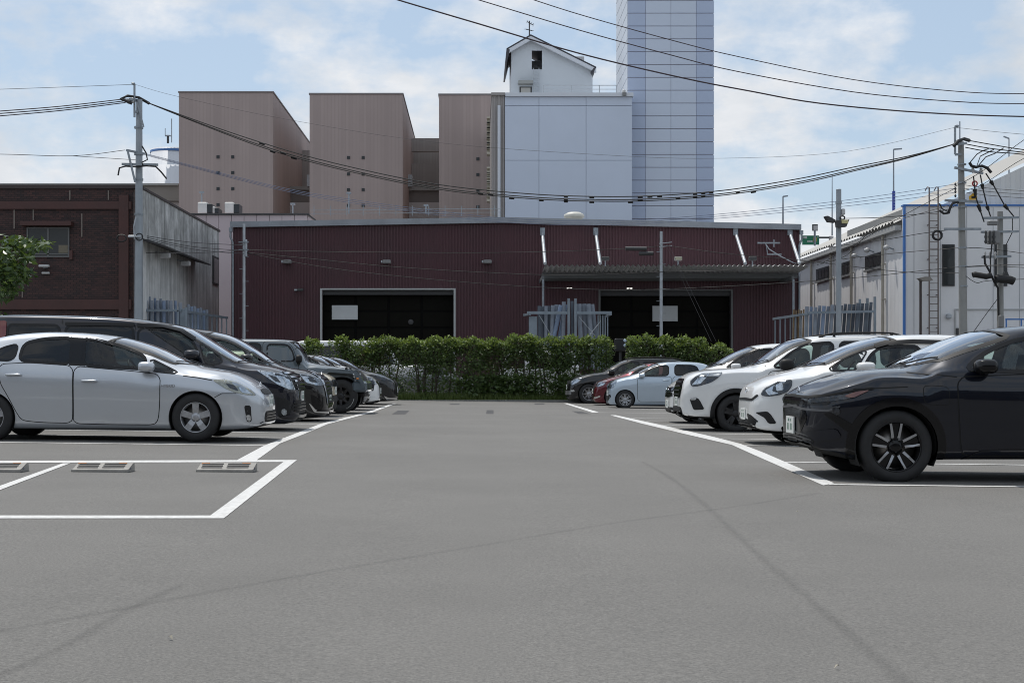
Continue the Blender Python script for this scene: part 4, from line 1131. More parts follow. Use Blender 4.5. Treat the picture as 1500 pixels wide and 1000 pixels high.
# right utility pole
dQ = 57.5
u = thing('utility_pole', 'tall concrete utility pole with many crossarms and cables before the white warehouse', 'utility pole', at(1410, 560, dQ))
xq = X(1411, dQ)
MB().tube([(X(1412, dQ), dQ, 0), (X(1407.5, dQ), dQ, Z(208, dQ))], .185, 14, taper=.115).build('shaft', CPOLE, u)
MB().bar(at(1399, 226, dQ - .2), at(1399, 186, dQ - .2), .07).build('ground_wire_post', GALV, u)
MB().bbox(X(1399, dQ) - .07, X(1399, dQ) + .07, dQ - .28, dQ - .12, Z(188, dQ), Z(184.5, dQ), .02).build('post_cap', GALV, u)
for (a, b, off) in (((1396, 212), (1416, 210), -.3), ((1399, 226.5), (1408, 226), -.2), ((1398, 245.5), (1440, 254), -.2), ((1384, 293.5), (1439, 296), -.2), ((1383, 335.5), (1437, 335.5), -.2)):
    MB().bar(at(*a, dQ + off), at(*b, dQ + off), .09).build('crossarm', GALV, u)
for y in (241, 268, 294, 303, 336, 363, 390, 419):
    MB().lathe((X(1408.5 + (y - 208) * .011, dQ), dQ, Z(y, dQ)), [(.175, -.03), (.175, .03)], 14).build('band', GALV, u)
for px, y in ((1425, 246), (1437, 247)):
    MB().lathe(at(px, y + 3, dQ - .2), [(.03, -.12), (.07, -.08), (.05, -.03), (.08, 0), (.05, .04), (.07, .08), (.02, .12)], 8).build('insulator', INS, u)
MB().tube([at(1397, 214, dQ - .5), at(1404, 206.5, dQ - .4), at(1412, 203.5, dQ), at(1420, 206, dQ + .2)], .07, 6).build('jumper_cable', BLK, u)
MB().tube([at(1420, 238, dQ - .3), at(1423, 243, dQ - .3), at(1430, 245, dQ - .3), at(1438, 243, dQ - .3), at(1446, 246, dQ - .3), at(1452, 253, dQ - .3)], .06, 6).build('jumper_cable', BLK, u)
for a in (1426, 1438, 1445):
    pass
for (p, q, r2, s_) in (((1426, 258), (1429, 287), (1433, 300), (1441.5, 325)), ((1436, 256), (1440, 277), (1446, 302), (1451, 317)), ((1444, 254), (1455, 271), (1471, 300), (1485, 317))):
    MB().tube([at(*p, dQ - .3), at(*q, dQ - .35), at(*r2, dQ - .2), at(*s_, dQ)], .028, 5).build('drop_cable', BLK, u)
    for a, b in (((p[0] * .35 + q[0] * .65, p[1] * .35 + q[1] * .65), q), (r2, (r2[0] * .6 + s_[0] * .4, r2[1] * .6 + s_[1] * .4))):
        MB().tube([at(*a, dQ - .33), at(*b, dQ - .33)], .085, 7, taper=.05).build('cable_sleeve', BLK, u)
for (a, m_, e) in (((1421, 238), (1431, 226), (1448, 218)), ((1431, 243), (1436, 229), (1456, 219)), ((1433, 243), (1444, 230), (1470, 217))):
    MB().tube([at(*a, dQ - .3), at(*m_, dQ - .2), at((m_[0] + e[0]) / 2, m_[1] - 5, dQ - .1), at(*e, dQ)], .022, 4).build('jumper_wire', BLK, u)
ys_ = MB(); q = at(1425.5, 288.5, dQ - .3)
ys_.prism([(q.x - .15, q.y, q.z - .12), (q.x + .15, q.y, q.z - .12), (q.x + .17, q.y, q.z + .02), (q.x, q.y, q.z + .15), (q.x - .17, q.y, q.z + .02)], (0, .03, 0)); sg = ys_.build('warning_sign', mat('warning_yellow', (.62, .36, .03), .5), u)
MB().box(q.x - .07, q.x + .07, q.y - .012, q.y - .002, q.z - .06, q.z + .03).build('warning_mark', BLK, sg)
MB().tube([at(1428 + 3.5 * math.cos(t), 269 + 3.5 * math.sin(t), dQ - .3) for t in np.linspace(0, 2 * math.pi, 14)], .03, 5, False).build('red_ring', mat('ring_red', (.4, .04, .05), .5), u)
MB().tube([at(1373 + 6.5 * math.cos(t), 344.5 + 6.5 * math.sin(t), dQ - .5) for t in np.linspace(0, 2 * math.pi, 20)], .05, 6, False).build('cable_coil', BLK, u)
MB().tube([at(1404, 296, dQ - .2), at(1396, 297, dQ - .3), at(1392, 304, dQ - .3), at(1390, 312, dQ - .3), at(1383, 313, dQ - .3), at(1376, 308, dQ - .3)], .05, 5).build('hanging_cable', BLK, u)
MB().tube([at(1376, 298, dQ - .3), at(1380, 306, dQ - .3), at(1388, 310, dQ - .3), at(1393, 302, dQ - .3)], .03, 5).build('hanging_cable', BLK, u)
mb = MB()
for i, y in enumerate((270, 276.5, 281, 287)):
    mb.lathe(at(1399.5, y, dQ - .2), [(.02, -.06), (.045, -.02), (.045, .02), (.02, .06)], 6)
mb.build('insulator', DKGREY, u)
MB().tube([at(1410, 500, dQ - .2), at(1418, 470, dQ - .4), at(1436, 440, dQ - .7), at(1462, 438, dQ)], .01, 4)
# second pole with switch gear
dS = 58.5
v_ = thing('utility_pole', 'shorter concrete pole with switch gear at the right edge', 'utility pole', at(1464, 560, dS))
MB().tube([(X(1465.5, dS), dS, 0), (X(1465, dS), dS, Z(310, dS))], .15, 12, taper=.115).build('shaft', CPOLE, v_)
MB().lathe((X(1465, dS), dS, Z(310, dS)), [(.115, 0), (.001, .01)], 12).build('cap', CPOLE, v_)
for a, b, y in ((1440, 1492, 319.5), (1437, 1492, 340), (1438, 1481, 376.5)):
    MB().bar(at(a, y, dS - .2), at(b, y - 1, dS - .2), .09).build('crossarm', GALV, v_)
bx = MB().bbox(X(1441, dS), X(1458, dS), dS - .6, dS - .25, Z(359, dS), Z(340, dS), .04).build('switch_box', LAMPG, v_)
for px in (1444, 1450, 1456):
    MB().lathe(at(px, 347, dS - .62), [(.03, -.28), (.07, -.2), (.04, -.1), (.07, 0), (.04, .1), (.06, .2), (.02, .26)], 8).build('bushing', DKGREY, bx)
MB().bbox(X(1442, dS), X(1456, dS), dS - .5, dS - .25, Z(331.5, dS), Z(325, dS), .03).build('surge_box', LAMPG, v_)
for px in (1443, 1450, 1458):
    MB().lathe(at(px, 374, dS - .3), [(.02, -.15), (.05, -.1), (.035, 0), (.05, .1), (.02, .15)], 8).build('insulator', INS, v_)
MB().tube([at(1425, 403, dS - .5), at(1428, 402, dS - .5), at(1445, 405, dS - .5), at(1452, 403, dS - .5)], .12, 8).build('cable_joint', BLK, v_)
MB().tube([at(1459, 409, dS - .6), at(1462, 408, dS - .6), at(1480, 410, dS - .6), at(1485, 412, dS - .6)], .17, 8).build('cable_joint', BLK, v_)
MB().prism([at(1468, 406, dS - .5), at(1472, 398, dS - .5), at(1476, 398, dS - .5), at(1480, 408, dS - .5)], (0, .2, 0)).build('joint_hanger', DKGREY, v_)
MB().tube([at(1442, 374, dS - .4), at(1443, 386, dS - .4), at(1450, 398, dS - .4), at(1456, 412, dS - .4), at(1462, 422, dS - .3), at(1463, 470, dS - .2)], .045, 6).build('drop_cable', BLK, v_)
MB().tube([at(1453, 358, dS - .4), at(1451, 378, dS - .4), at(1451, 398, dS - .4)], .03, 5).build('drop_cable', BLK, v_)
MB().tube([at(1483, 318, dS - .2), at(1483, 340, dS - .2), at(1474, 358, dS - .2)], .018, 4).build('drop_cable', BLK, v_)
MB().tube([at(1461, 438, dS - .3), at(1443, 462, dS - 1), at(1426, 486, dS - 1.6)], .02, 4).build('stay_wire', BLK, v_)
MB().bbox(X(1459, dS), X(1466, dS), dS - .4, dS - .15, Z(480, dS), Z(462, dS), .03).build('meter_box', LAMPG, v_)
# brown yard lamp
o = thing('yard_lamp', 'brown yard lamp with flat head beside the wall ladder of the white warehouse', 'lamp', at(1349, 560, 60.5))
d = 60.5
MB().tube([(X(1348.5, d), d, 0), (X(1348.5, d), d, Z(408, d))], .055, 8).build('post', mat('brown_post', (.05, .035, .032), .5), o)
mb = MB(); mb.prism([at(1347, 407, d - .3), at(1355, 405, d - .3), at(1363, 405.5, d - .3), at(1367, 410.5, d - .3), at(1352, 411.5, d - .3)], (0, .45, 0)); mb.build('head', mat('yard_lamp_head', (.26, .24, .22), .5), o)
# double reflector post in the hedge gap
o = thing('signal_post', 'dark post with two round white lights in the hedge gap', 'signal', at(912, 560, 56))
MB().bbox(X(901, 56), X(917.5, 56), 56, 56.3, Z(514, 56), Z(495.5, 56), .03).build('housing', mat('signal_black', (.015, .015, .016), .5), o)
for y in (498.7, 505.7):
    MB().lathe(at(915.5, y, 56), [(.001, -.05), (.05, -.045), (.065, -.02), (.065, .02)], 12, 'y').build('lens', mat('lens_white', (.55, .65, .78), .25), o)
MB().tube([(X(909, 56), 56.15, 0), (X(909, 56), 56.15, Z(514, 56))], .05, 8).build('post', DKGREY, o)

# ================================================================ wires
def wire(pts, r=.022, m=None, label='', cat='cable', group=None, sub=5, name='cable'):
    """pts: (photo x, photo y, distance); Catmull-Rom through them"""
    P = [at(*p) for p in pts]
    Q = []
    for i in range(len(P) - 1):
        p0, p1, p2, p3 = P[max(0, i - 1)], P[i], P[i + 1], P[min(len(P) - 1, i + 2)]
        for k in range(sub):
            t = k / sub
            Q.append(.5 * ((2 * p1) + (p2 - p0) * t + (2 * p0 - 5 * p1 + 4 * p2 - p3) * t * t + (3 * p1 - p0 - 3 * p2 + p3) * t ** 3))
    Q.append(P[-1])
    mb = MB(); mb.tube(Q, r * .8, 5)
    return mb.build(name, m or BLK, org=P[0], label=label, cat=cat, group=group), Q
PURP = mat('brown_cable', (.035, .022, .03), .6); BLUC = mat('blue_grey_cable', (.10, .13, .22), .6); GREYC = mat('grey_cable', (.05, .05, .055), .6)
def lin(pts, d0, d1):
    x0, x1 = pts[0][0], pts[-1][0]
    return [(x, y, d0 + (d1 - d0) * (x - x0) / (x1 - x0)) for x, y in pts]
wire(lin([(540, -14), (575, -2), (700, 35), (850, 79), (1000, 114.5), (1100, 134), (1200, 151.5), (1350, 165), (1500, 171), (1640, 171)], 45, 52), .032, PURP, 'thick dark cable, lowest of three crossing the sky at upper right')
wire(lin([(650, -14), (700, 0), (850, 45), (983, 81), (1080, 105), (1250, 135), (1400, 149), (1500, 152), (1640, 149)], 45, 52), .022, PURP, 'middle of three cables crossing the sky at upper right')
wire(lin([(740, -14), (781, 0), (857, 24), (983, 59), (1080, 83), (1250, 117), (1400, 134), (1500, 137.5), (1640, 135)], 45, 52), .020, PURP, 'highest of three cables crossing the sky at upper right')
main = [(212, 149), (300, 181), (380, 208), (460, 231.5), (560, 255), (640, 270), (715, 279), (790, 285), (850, 287.5), (920, 288), (990, 285), (1050, 280), (1100, 273.5), (1180, 260), (1250, 245), (1330, 229), (1399, 211)]
for k, (dy, lab) in enumerate(((0, 'top strand of the main line sagging between the two utility poles'), (4.5, 'middle strand of the main line between the two utility poles'), (7, 'lowest strand of the main line between the two utility poles'))):
    pts = [(x, y + dy * min(1, min(x - 212, 1399 - x) / 180), 0) for x, y in main]
    pts = lin([(p[0], p[1]) for p in pts], dP + .3 + k * .15, dQ + k * .15)
    o, Q = wire(pts, .027, BLK, lab, group='main line between the utility poles')
    rs = random.Random(k)
    for j in range(9):
        i = rs.choice(list(range(8, 14)) + list(range(28, 62)))
        a, b = Q[i], Q[i].lerp(Q[i + 1], .5)
        MB().tube([a + Vector((0, 0, -.03)), b + Vector((0, 0, -.03))], .055, 6).build('cable_sleeve', BLK, o)
for y0, y1, lab in ((147, 163, 'upper of three cables leaving the left pole to the left'), (150, 166.5, 'middle of three cables leaving the left pole to the left'), (152.5, 170, 'lower of three cables leaving the left pole to the left')):
    wire([(-120, y1 + 9, 55), (0, y1, 57), (90, (y0 + y1) / 2 + .8, 58), (184, y0 - 2, 58.7)], .026, PURP, lab, group='cables left of the left pole')
wire([(-120, 134, 55), (0, 131, 57), (196, 124, 58.8)], .012, GREYC, 'thin ground wire high left of the left utility pole')
wire([(198, 124, 58.8), (262, 142, 58.9), (420, 175, 58.9), (640, 209, 58.7), (900, 228, 58.4), (1060, 232, 58), (1240, 222, 57.6), (1398, 187, 57.3)], .008, GREYC, 'hair-thin ground wire between the tops of both utility poles')
wire([(1400, 187, 57.3), (1500, 197, 56), (1640, 206, 55)], .010, GREYC, 'thin ground wire leaving the right utility pole top')
wire([(-120, 227, 55), (0, 226, 57), (106, 228.5, 58), (183, 220, 58.6)], .016, GREYC, 'thin upper wire meeting the left pole at its middle crossarm')
wire([(106, 228.5, 58), (200, 234.5, 58.7)], .014, GREYC, 'short thin wire branching to the left pole')
for k in range(3):
    wire(lin([(210, 224 + k), (240, 232 + k * 1.2), (400, 272 + k * 2), (500, 290 + k * 2.5), (640, 309 + k * 3), (760, 321 + k * 3), (900, 323.5 + k * 3), (1050, 314 + k * 3), (1200, 298 + k * 4), (1300, 285 + k * 5), (1399, 270 + k * 6)], 58.8, 57.3), .012, BLUC, ['upper blue-grey low line between the poles', 'middle blue-grey low line between the poles', 'lower blue-grey low line between the poles'][k], group='blue-grey low lines')
for k, (p, lab) in enumerate((
        ([(-60, 352, 57), (0, 352, 57.5), (90, 349, 58.2), (178, 345.5, 58.7)], 'cable across the brick wall to the left pole clamp'),
        ([(-60, 371, 57), (90, 369.5, 58.3), (200, 370, 58.8), (300, 370, 60), (357, 366, 62)], 'lower cable across the brick wall past the left pole'),
        ([(210, 345, 59), (280, 355, 60.5), (357, 359, 62.2)], 'upper cable from the left pole to the thin pole'),
        ([(210, 347, 59), (280, 361, 60.5), (357, 367, 62.2)], 'middle cable from the left pole to the thin pole'),
        ([(212, 350, 59), (290, 366, 60.5), (357, 371.5, 62.2)], 'lower cable from the left pole to the thin pole'),
        ([(360, 366, 62.4), (500, 369, 62.2), (730, 370, 61.8), (900, 365, 61.5), (968, 360.5, 61.4)], 'straight upper cable along the maroon wall'),
        ([(362, 370, 62.4), (460, 379.5, 62.2), (580, 391, 62), (730, 400, 61.8), (850, 403, 61.5), (968, 398, 61.4), (1100, 394, 60), (1300, 372, 59), (1405, 363, 57.6)], 'middle sagging cable along the maroon wall'),
        ([(362, 371, 62.4), (460, 389, 62.2), (560, 402, 62), (730, 417, 61.8), (900, 424.5, 61.5), (1050, 420, 60.5), (1250, 407, 59), (1405, 391, 57.6), (1520, 387, 56)], 'lowest sagging cable past the canopy to the right pole'),
        ([(972, 359, 61.4), (1060, 371, 60.5), (1140, 378, 60), (1205, 385, 59.5), (1320, 398, 58.5), (1405, 400, 57.6)], 'cable from the canopy thin pole to the right utility pole'),
        ([(1236, 320, 57), (1300, 318, 57), (1380, 309, 57.3), (1405, 297, 57.4)], 'cable from the floodlight pole to the right utility pole'),
        ([(1197, 388, 62), (1240, 374, 60.5), (1282, 332, 58.8), (1330, 318, 58), (1400, 298, 57.4)], 'cable rising from the white warehouse side to the right utility pole'),
        ([(1205, 385, 62), (1262, 352, 59.5), (1330, 312, 58), (1399, 276, 57.3)], 'second cable rising to the insulators of the right utility pole'),
        ([(1412, 391, 57.4), (1460, 390, 57), (1520, 393, 56)], 'cable leaving the right pole to the right at mid height'),
        ([(1412, 402, 57.4), (1430, 414, 57.4), (1448, 411, 57.9), (1520, 408, 57)], 'slack cable from the right pole to the cable joints'),
        ([(1405, 335, 57.4), (1350, 342, 57.6), (1290, 352, 58.5), (1200, 364, 60)], 'cable falling left from the lower crossarm of the right pole'),
        ([(1412, 364, 57.4), (1430, 363, 57.5), (1462, 366, 58.2), (1520, 374, 57)], 'cable passing both right poles below their windows'),
        ([(1410, 280, 57.3), (1440, 270, 56.8), (1500, 232, 56), (1560, 210, 55)], 'cable climbing to the right from the right pole'),
        ([(1398, 274, 57.3), (1440, 250, 57), (1500, 205, 56), (1560, 170, 55)], 'thin cable climbing steeply to the top right'))):
    wire(p, .017, BLK if k > 4 else GREYC, lab)
for k, y in enumerate((206, 212, 217)):
    wire([(1414, y - 1, 57.4), (1450, y + 5.5, 57), (1500, y + 13.5 - k * 2, 56.4), (1600, y + 25, 55)], .026, BLK, ['highest of three cables leaving the right pole to the right', 'middle of three cables leaving the right pole to the right', 'lowest of three cables leaving the right pole to the right'][k], group='cables right of the right pole')
for k, y in enumerate((271, 276, 281.5)):
    wire([(1412, y, 57.4), (1450, y + 5, 57), (1520, y + 10, 56)], .013, GREYC, ['upper thin service wire right of the warning sign', 'middle thin service wire right of the warning sign', 'lower thin service wire right of the warning sign'][k], group='service wires at the right')

# ================================================================ greenery
def leafmat(name, c0, c1, rough=.5):
    m = bpy.data.materials.new(name); m.use_nodes = True
    t = m.node_tree; b = t.nodes['Principled BSDF']
    co = N(t, 'ShaderNodeTexCoord').outputs['Object']
    n = noise(t, co, 3.0, 4, .6); n2 = noise(t, co, 22, 2, .5)
    c = ramp(t, math_node(t, 'ADD', math_node(t, 'MULTIPLY', n, .5), math_node(t, 'MULTIPLY', n2, .5)), .36, .64, c0 + (1,), c1 + (1,))
    L(t, c, b.inputs['Base Color']); b.inputs['Roughness'].default_value = rough
    tr = N(t, 'ShaderNodeBsdfTranslucent'); L(t, mixc(t, .5, c, (.16, .22, .03)), tr.inputs[0])
    mx = N(t, 'ShaderNodeMixShader'); mx.inputs[0].default_value = .28
    L(t, b.outputs[0], mx.inputs[1]); L(t, tr.outputs[0], mx.inputs[2]); L(t, mx.outputs[0], t.nodes['Material Output'].inputs[0])
    return m
LEAF = leafmat('hedge_leaf', (.030, .060, .018), (.085, .135, .035)); LEAF2 = leafmat('new_leaf', (.125, .19, .03), (.24, .31, .06)); GRASSM = leafmat('grass_blade', (.06, .10, .02), (.13, .17, .045), .7)
LEAFB = leafmat('brown_leaf', (.045, .030, .018), (.09, .06, .035), .8); TLEAF = leafmat('tree_leaf', (.020, .048, .015), (.06, .11, .03), .32)
BARK = mat('bark', (.075, .06, .048), .9, var=(9, .4), bump=(25, .4))
def leaves(P, size, up=.4, seed=0, aspect=.5, fold=True):
    """numpy: one folded leaf (two quads) per point"""
    r = np.random.default_rng(seed); n = len(P)
    d = r.normal(size=(n, 3)); d[:, 2] = d[:, 2] * .6 + up * .4; d /= np.linalg.norm(d, axis=1, keepdims=True)
    q = r.normal(size=(n, 3)); s_ = np.cross(d, q); s_ /= np.linalg.norm(s_, axis=1, keepdims=True)
    nn = np.cross(s_, d)
    l = (size * r.uniform(.65, 1.3, n))[:, None]
    a = P; b = P + d * l * .45 + s_ * l * aspect * .5 + nn * l * .08; c = P + d * l; e = P + d * l * .45 - s_ * l * aspect * .5 + nn * l * .08
    V = np.stack([a, b, c, e], 1).reshape(-1, 3)
    i = np.arange(n)[:, None] * 4
    F = np.concatenate([i + np.array([[0, 1, 2]]), i + np.array([[0, 2, 3]])], 0)
    return V, F
def crown_points(n, w, dep, z0, z1, r, lumps=7):
    C = np.stack([r.uniform(-w * .42, w * .42, lumps), r.uniform(-dep * .4, dep * .4, lumps), r.uniform(z0 + .2 * (z1 - z0), z1 - .18 * (z1 - z0), lumps)], 1)
    Rr = r.uniform(.26, .48, lumps) * min(w, z1 - z0) * .75
    k = r.integers(0, lumps, n)
    v = r.normal(size=(n, 3)); v /= np.linalg.norm(v, axis=1, keepdims=True)
    P = C[k] + v * (Rr[k] * r.uniform(.45, 1.05, n) ** .6)[:, None]
    return P
dHg = 53.6
shr = [  # photo x, top y, width px, leaf count, bottom of the crown (m), label
    (456, 497, 34, 800, 1.3, 'sparse shrub at the left end of the hedge beside the off-roader roof'), (509, 494, 52, 1700, 1.1, 'round shrub second from the left end of the hedge'),
    (540, 508, 26, 500, .9, 'thin brownish shrub in the low gap of the hedge'), (564, 494, 50, 1700, 1.0, 'bushy shrub with bare brown twigs, left of the long hedge'), (608, 496, 50, 1700, .8, 'shrub where the long even hedge begins'),
    (648, 494, 52, 1900, .7, 'second shrub of the long even hedge'), (690, 496, 52, 1900, .8, 'third shrub of the long even hedge'), (726, 497, 48, 1700, .75, 'shrub in the middle of the long hedge'),
    (764, 491, 44, 1700, .8, 'shrub with a tuft standing above the hedge line'), (800, 494, 50, 2000, .7, 'shrub in front of the left half of the centre pipe rack'), (836, 494, 50, 2000, .7, 'shrub in front of the uprights of the centre pipe rack'), (872, 494, 48, 2000, .6, 'shrub at the right end of the long hedge'),
    (943, 492, 46, 2000, .5, 'shrub right of the hedge gap with a tall tuft'), (978, 494, 52, 2000, .5, 'middle shrub of the short right hedge'), (1012, 495, 46, 1700, .5, 'shrub of the right hedge before it drops lower'), (1048, 504, 50, 1300, .5, 'lowest shrub at the right end of the right hedge')]
for i, (px, py, wpx, n, zb_, lab) in enumerate(shr):
    r = np.random.default_rng(100 + i)
    x = X(px, dHg); z1 = Z(py, dHg) + .03; w_ = wpx * dHg / FPX
    o = thing('hedge_shrub', lab, 'shrub', (x, dHg, zg(x)), 'shrubs of the hedge')
    n = int(n * .62)
    P1 = np.stack([r.uniform(-w_ * .56, w_ * .56, n), r.normal(0, .24, n), zb_ + (z1 - zb_ - zg(x)) * np.clip(r.beta(2.6, .9, n), 0, 1)], 1)
    topz = z1 - zg(x) - .16 + .15 * np.cos(P1[:, 0] / (w_ * .5) * 1.45) + .05 * np.sin(P1[:, 0] * 9 + i * 2.1)
    P1 = P1[P1[:, 2] < topz]
    P1[:, 2] -= .10 * np.abs(np.sin(P1[:, 0] * 5 + i)) * (P1[:, 2] > z1 - .5)
    if i < 4:
        P1 = P1[r.random(len(P1)) < (.22, .30, .5, .35)[i]]
    P2 = crown_points(int(n * (.75 if i > 3 else 1.15)), w_ * (1.1 if i > 3 else .8), .75, zb_ + .25, z1 - zg(x) - .02, r)
    P = np.concatenate([P1, P2])
    P = P[np.abs(P[:, 0]) < w_ * .53 + r.normal(0, .04, len(P))]
    tz = z1 - zg(x) - .13 + .15 * np.cos(P[:, 0] / (w_ * .5) * 1.45) + .05 * np.sin(P[:, 0] * 9 + i * 2.1)
    P = P[P[:, 2] < tz + r.normal(0, .03, len(P))]
    tz = z1 - zg(x) - .13 + .15 * np.cos(P[:, 0] / (w_ * .5) * 1.45)
    V, F = leaves(P, .115, .5, i)
    put('crown', fast_mesh('crown', V, F, LEAF), o)
    tp = P[P[:, 2] > tz - .34]
    tp = tp[r.random(len(tp)) < .8] + np.array([0, -.03, .05])
    V, F = leaves(tp, .12, 1.0, i + 50); put('new_growth', fast_mesh('new_growth', V, F, LEAF2), o)['kind'] = 'stuff'
    lw = np.stack([r.normal(0, w_ * .42, int(n * .85)), r.normal(0, .30, int(n * .85)), r.uniform(.05, zb_ + .6, int(n * .85))], 1)
    V, F = leaves(lw, .10, .2, i + 90); put('lower_leaves', fast_mesh('lower_leaves', V, F, LEAF), o)['kind'] = 'stuff'
    if px in (540, 564, 764, 726):
        bl = np.stack([r.normal(0, w_ * .3, 350), r.normal(0, .2, 350), r.uniform(.7, z1 - .3, 350)], 1)
        V, F = leaves(bl, .09, 0, i + 130); put('dry_leaves', fast_mesh('dry_leaves', V, F, LEAFB), o)['kind'] = 'stuff'
    for k in range(2 if wpx < 40 else 4):
        sx_ = r.uniform(-w_ * .36, w_ * .36); tx_ = sx_ + r.normal(0, .12)
        mb = MB(); b0 = Vector((x + sx_, dHg + r.normal(0, .12), zg(x) - .03)); tt = Vector((x + tx_, dHg + r.normal(0, .1), z1 - .3))
        m1 = b0.lerp(tt, .4) + Vector((r.normal(0, .05), 0, 0)); m2 = b0.lerp(tt, .72) + Vector((r.normal(0, .06), 0, 0))
        mb.tube([b0, m1, m2, tt], .038, 6, taper=.014)
        for q in range(4):
            s0 = b0.lerp(tt, .35 + .15 * q); mb.tube([s0, s0 + Vector((r.normal(0, .25), r.normal(0, .15), .3))], .014, 4, taper=.006)
        mb.build('trunk', BARK, o)
# low plants and grass along the foot of the hedge
r = np.random.default_rng(5)
n = 9000
xg = r.uniform(X(415, dHg), X(890, dHg), n)
P = np.stack([xg, dHg - .55 + r.uniform(-.28, .5, n), np.array([zg(v) for v in xg])], 1)
d_ = np.stack([r.normal(0, .35, n), r.normal(0, .3, n), np.ones(n)], 1); l = r.uniform(.08, .36, n)[:, None]
sd = np.stack([np.cos(r.uniform(0, 6.28, n)), np.sin(r.uniform(0, 6.28, n)), np.zeros(n)], 1) * .018
V = np.stack([P - sd, P + sd, P + d_ * l], 1).reshape(-1, 3); F = np.arange(n * 3).reshape(-1, 3)
g = put('grass', fast_mesh('grass', V, F, GRASSM)); g['kind'] = 'stuff'
n = 3600
xg = np.concatenate([r.uniform(X(425, dHg), X(895, dHg), n), r.uniform(X(912, dHg), X(1075, dHg), n // 3)]); n = len(xg)
P = np.stack([xg, dHg + r.normal(-.1, .22, n), r.gamma(1.6, .16, n)], 1)
V, F = leaves(P, .10, .6, 77); g = put('ground_cover', fast_mesh('ground_cover', V, F, LEAF)); g['kind'] = 'stuff'
xg = np.concatenate([r.normal(X(700 + 120 * q, dHg), .5, 500) for q in (0, .25, .5, 1.15)]); n = len(xg)
P = np.stack([xg, dHg - .35 + r.normal(0, .15, n), r.uniform(.15, .95, n)], 1)
V, F = leaves(P, .17, .4, 78, .6); g = put('weeds', fast_mesh('weeds', V, F, LEAF)); g['kind'] = 'stuff'
mb = MB(); mb.bbox(X(400, dHg), X(1080, dHg), dHg - .95, dHg - .83, -.12, .045, .015); mb.build('kerb', mat('kerb_concrete', (.20, .20, .19), .85, var=(3, .2)), org=(0, dHg - .9, 0), kind='structure')
mb = MB(); mb.box(X(400, dHg), X(1080, dHg), dHg - .83, dHg + .9, -.15, .03); mb.build('planting_soil', mat('soil', (.05, .038, .028), .95, var=(6, .4), bump=(20, .6)), org=(0, dHg, 0), kind='structure')
# tree at the left edge
tr_ = thing('leafy_tree', 'broad-leaved tree reaching in at the left edge before the brick building', 'tree', (X(-60, 40), 40, zg(-10)))
dT = 40.0
base = Vector((X(-75, dT), dT, zg(-10)))
mb = MB(); topT = Vector((X(-62, dT), dT, Z(398, dT)))
mb.tube([base, base.lerp(topT, .5) + Vector((.1, 0, 0)), topT], .13, 9, taper=.06)
limbs = [(( 30, 352), .02), ((64, 357), .01), ((38, 402), .02), ((15, 425), .02), ((-40, 340), .02), ((-110, 370), .02), ((-10, 365), .02), ((-130, 420), .02), ((20, 375), .02)]
for (p, rr_) in limbs:
    e = at(p[0], p[1], dT + rnd.uniform(-.9, .9)); m_ = topT.lerp(e, .5) + Vector((0, 0, .12))
    s0 = base.lerp(topT, rnd.uniform(.6, 1)); mb.tube([s0, m_, e], .04, 6, taper=.01)
mb.build('trunk', BARK, tr_)
r = np.random.default_rng(11); Ps = []
for (cx_, cy_, sx_, sy_, n) in ((0, 385, 26, 28, 520), (25, 356, 16, 7, 130), (50, 358, 15, 5, 90), (66, 356, 5, 4, 26), (22, 405, 15, 12, 170), (36, 398, 8, 6, 60), (5, 425, 18, 10, 170), (40, 375, 9, 7, 60), (-50, 380, 40, 30, 600), (-110, 400, 40, 30, 500), (-5, 460, 10, 6, 40)):
    px = r.normal(cx_, sx_ * .55, n); py = r.normal(cy_, sy_ * .55, n); dd = dT + r.normal(0, .7, n)
    Ps.append(np.stack([(px - VX) * dd / FPX, dd, EYE - (py - VY) * dd / FPX], 1))
P = np.concatenate(Ps) - np.array(ORG[tr_.name])
V, F = leaves(P, .225, -.9, 21, .5); put('crown', fast_mesh('crown', V, F, TLEAF), tr_)
V, F = leaves(P[::6] + .03, .21, -.6, 22, .5); put('light_leaves', fast_mesh('light_leaves', V, F, LEAF), tr_)

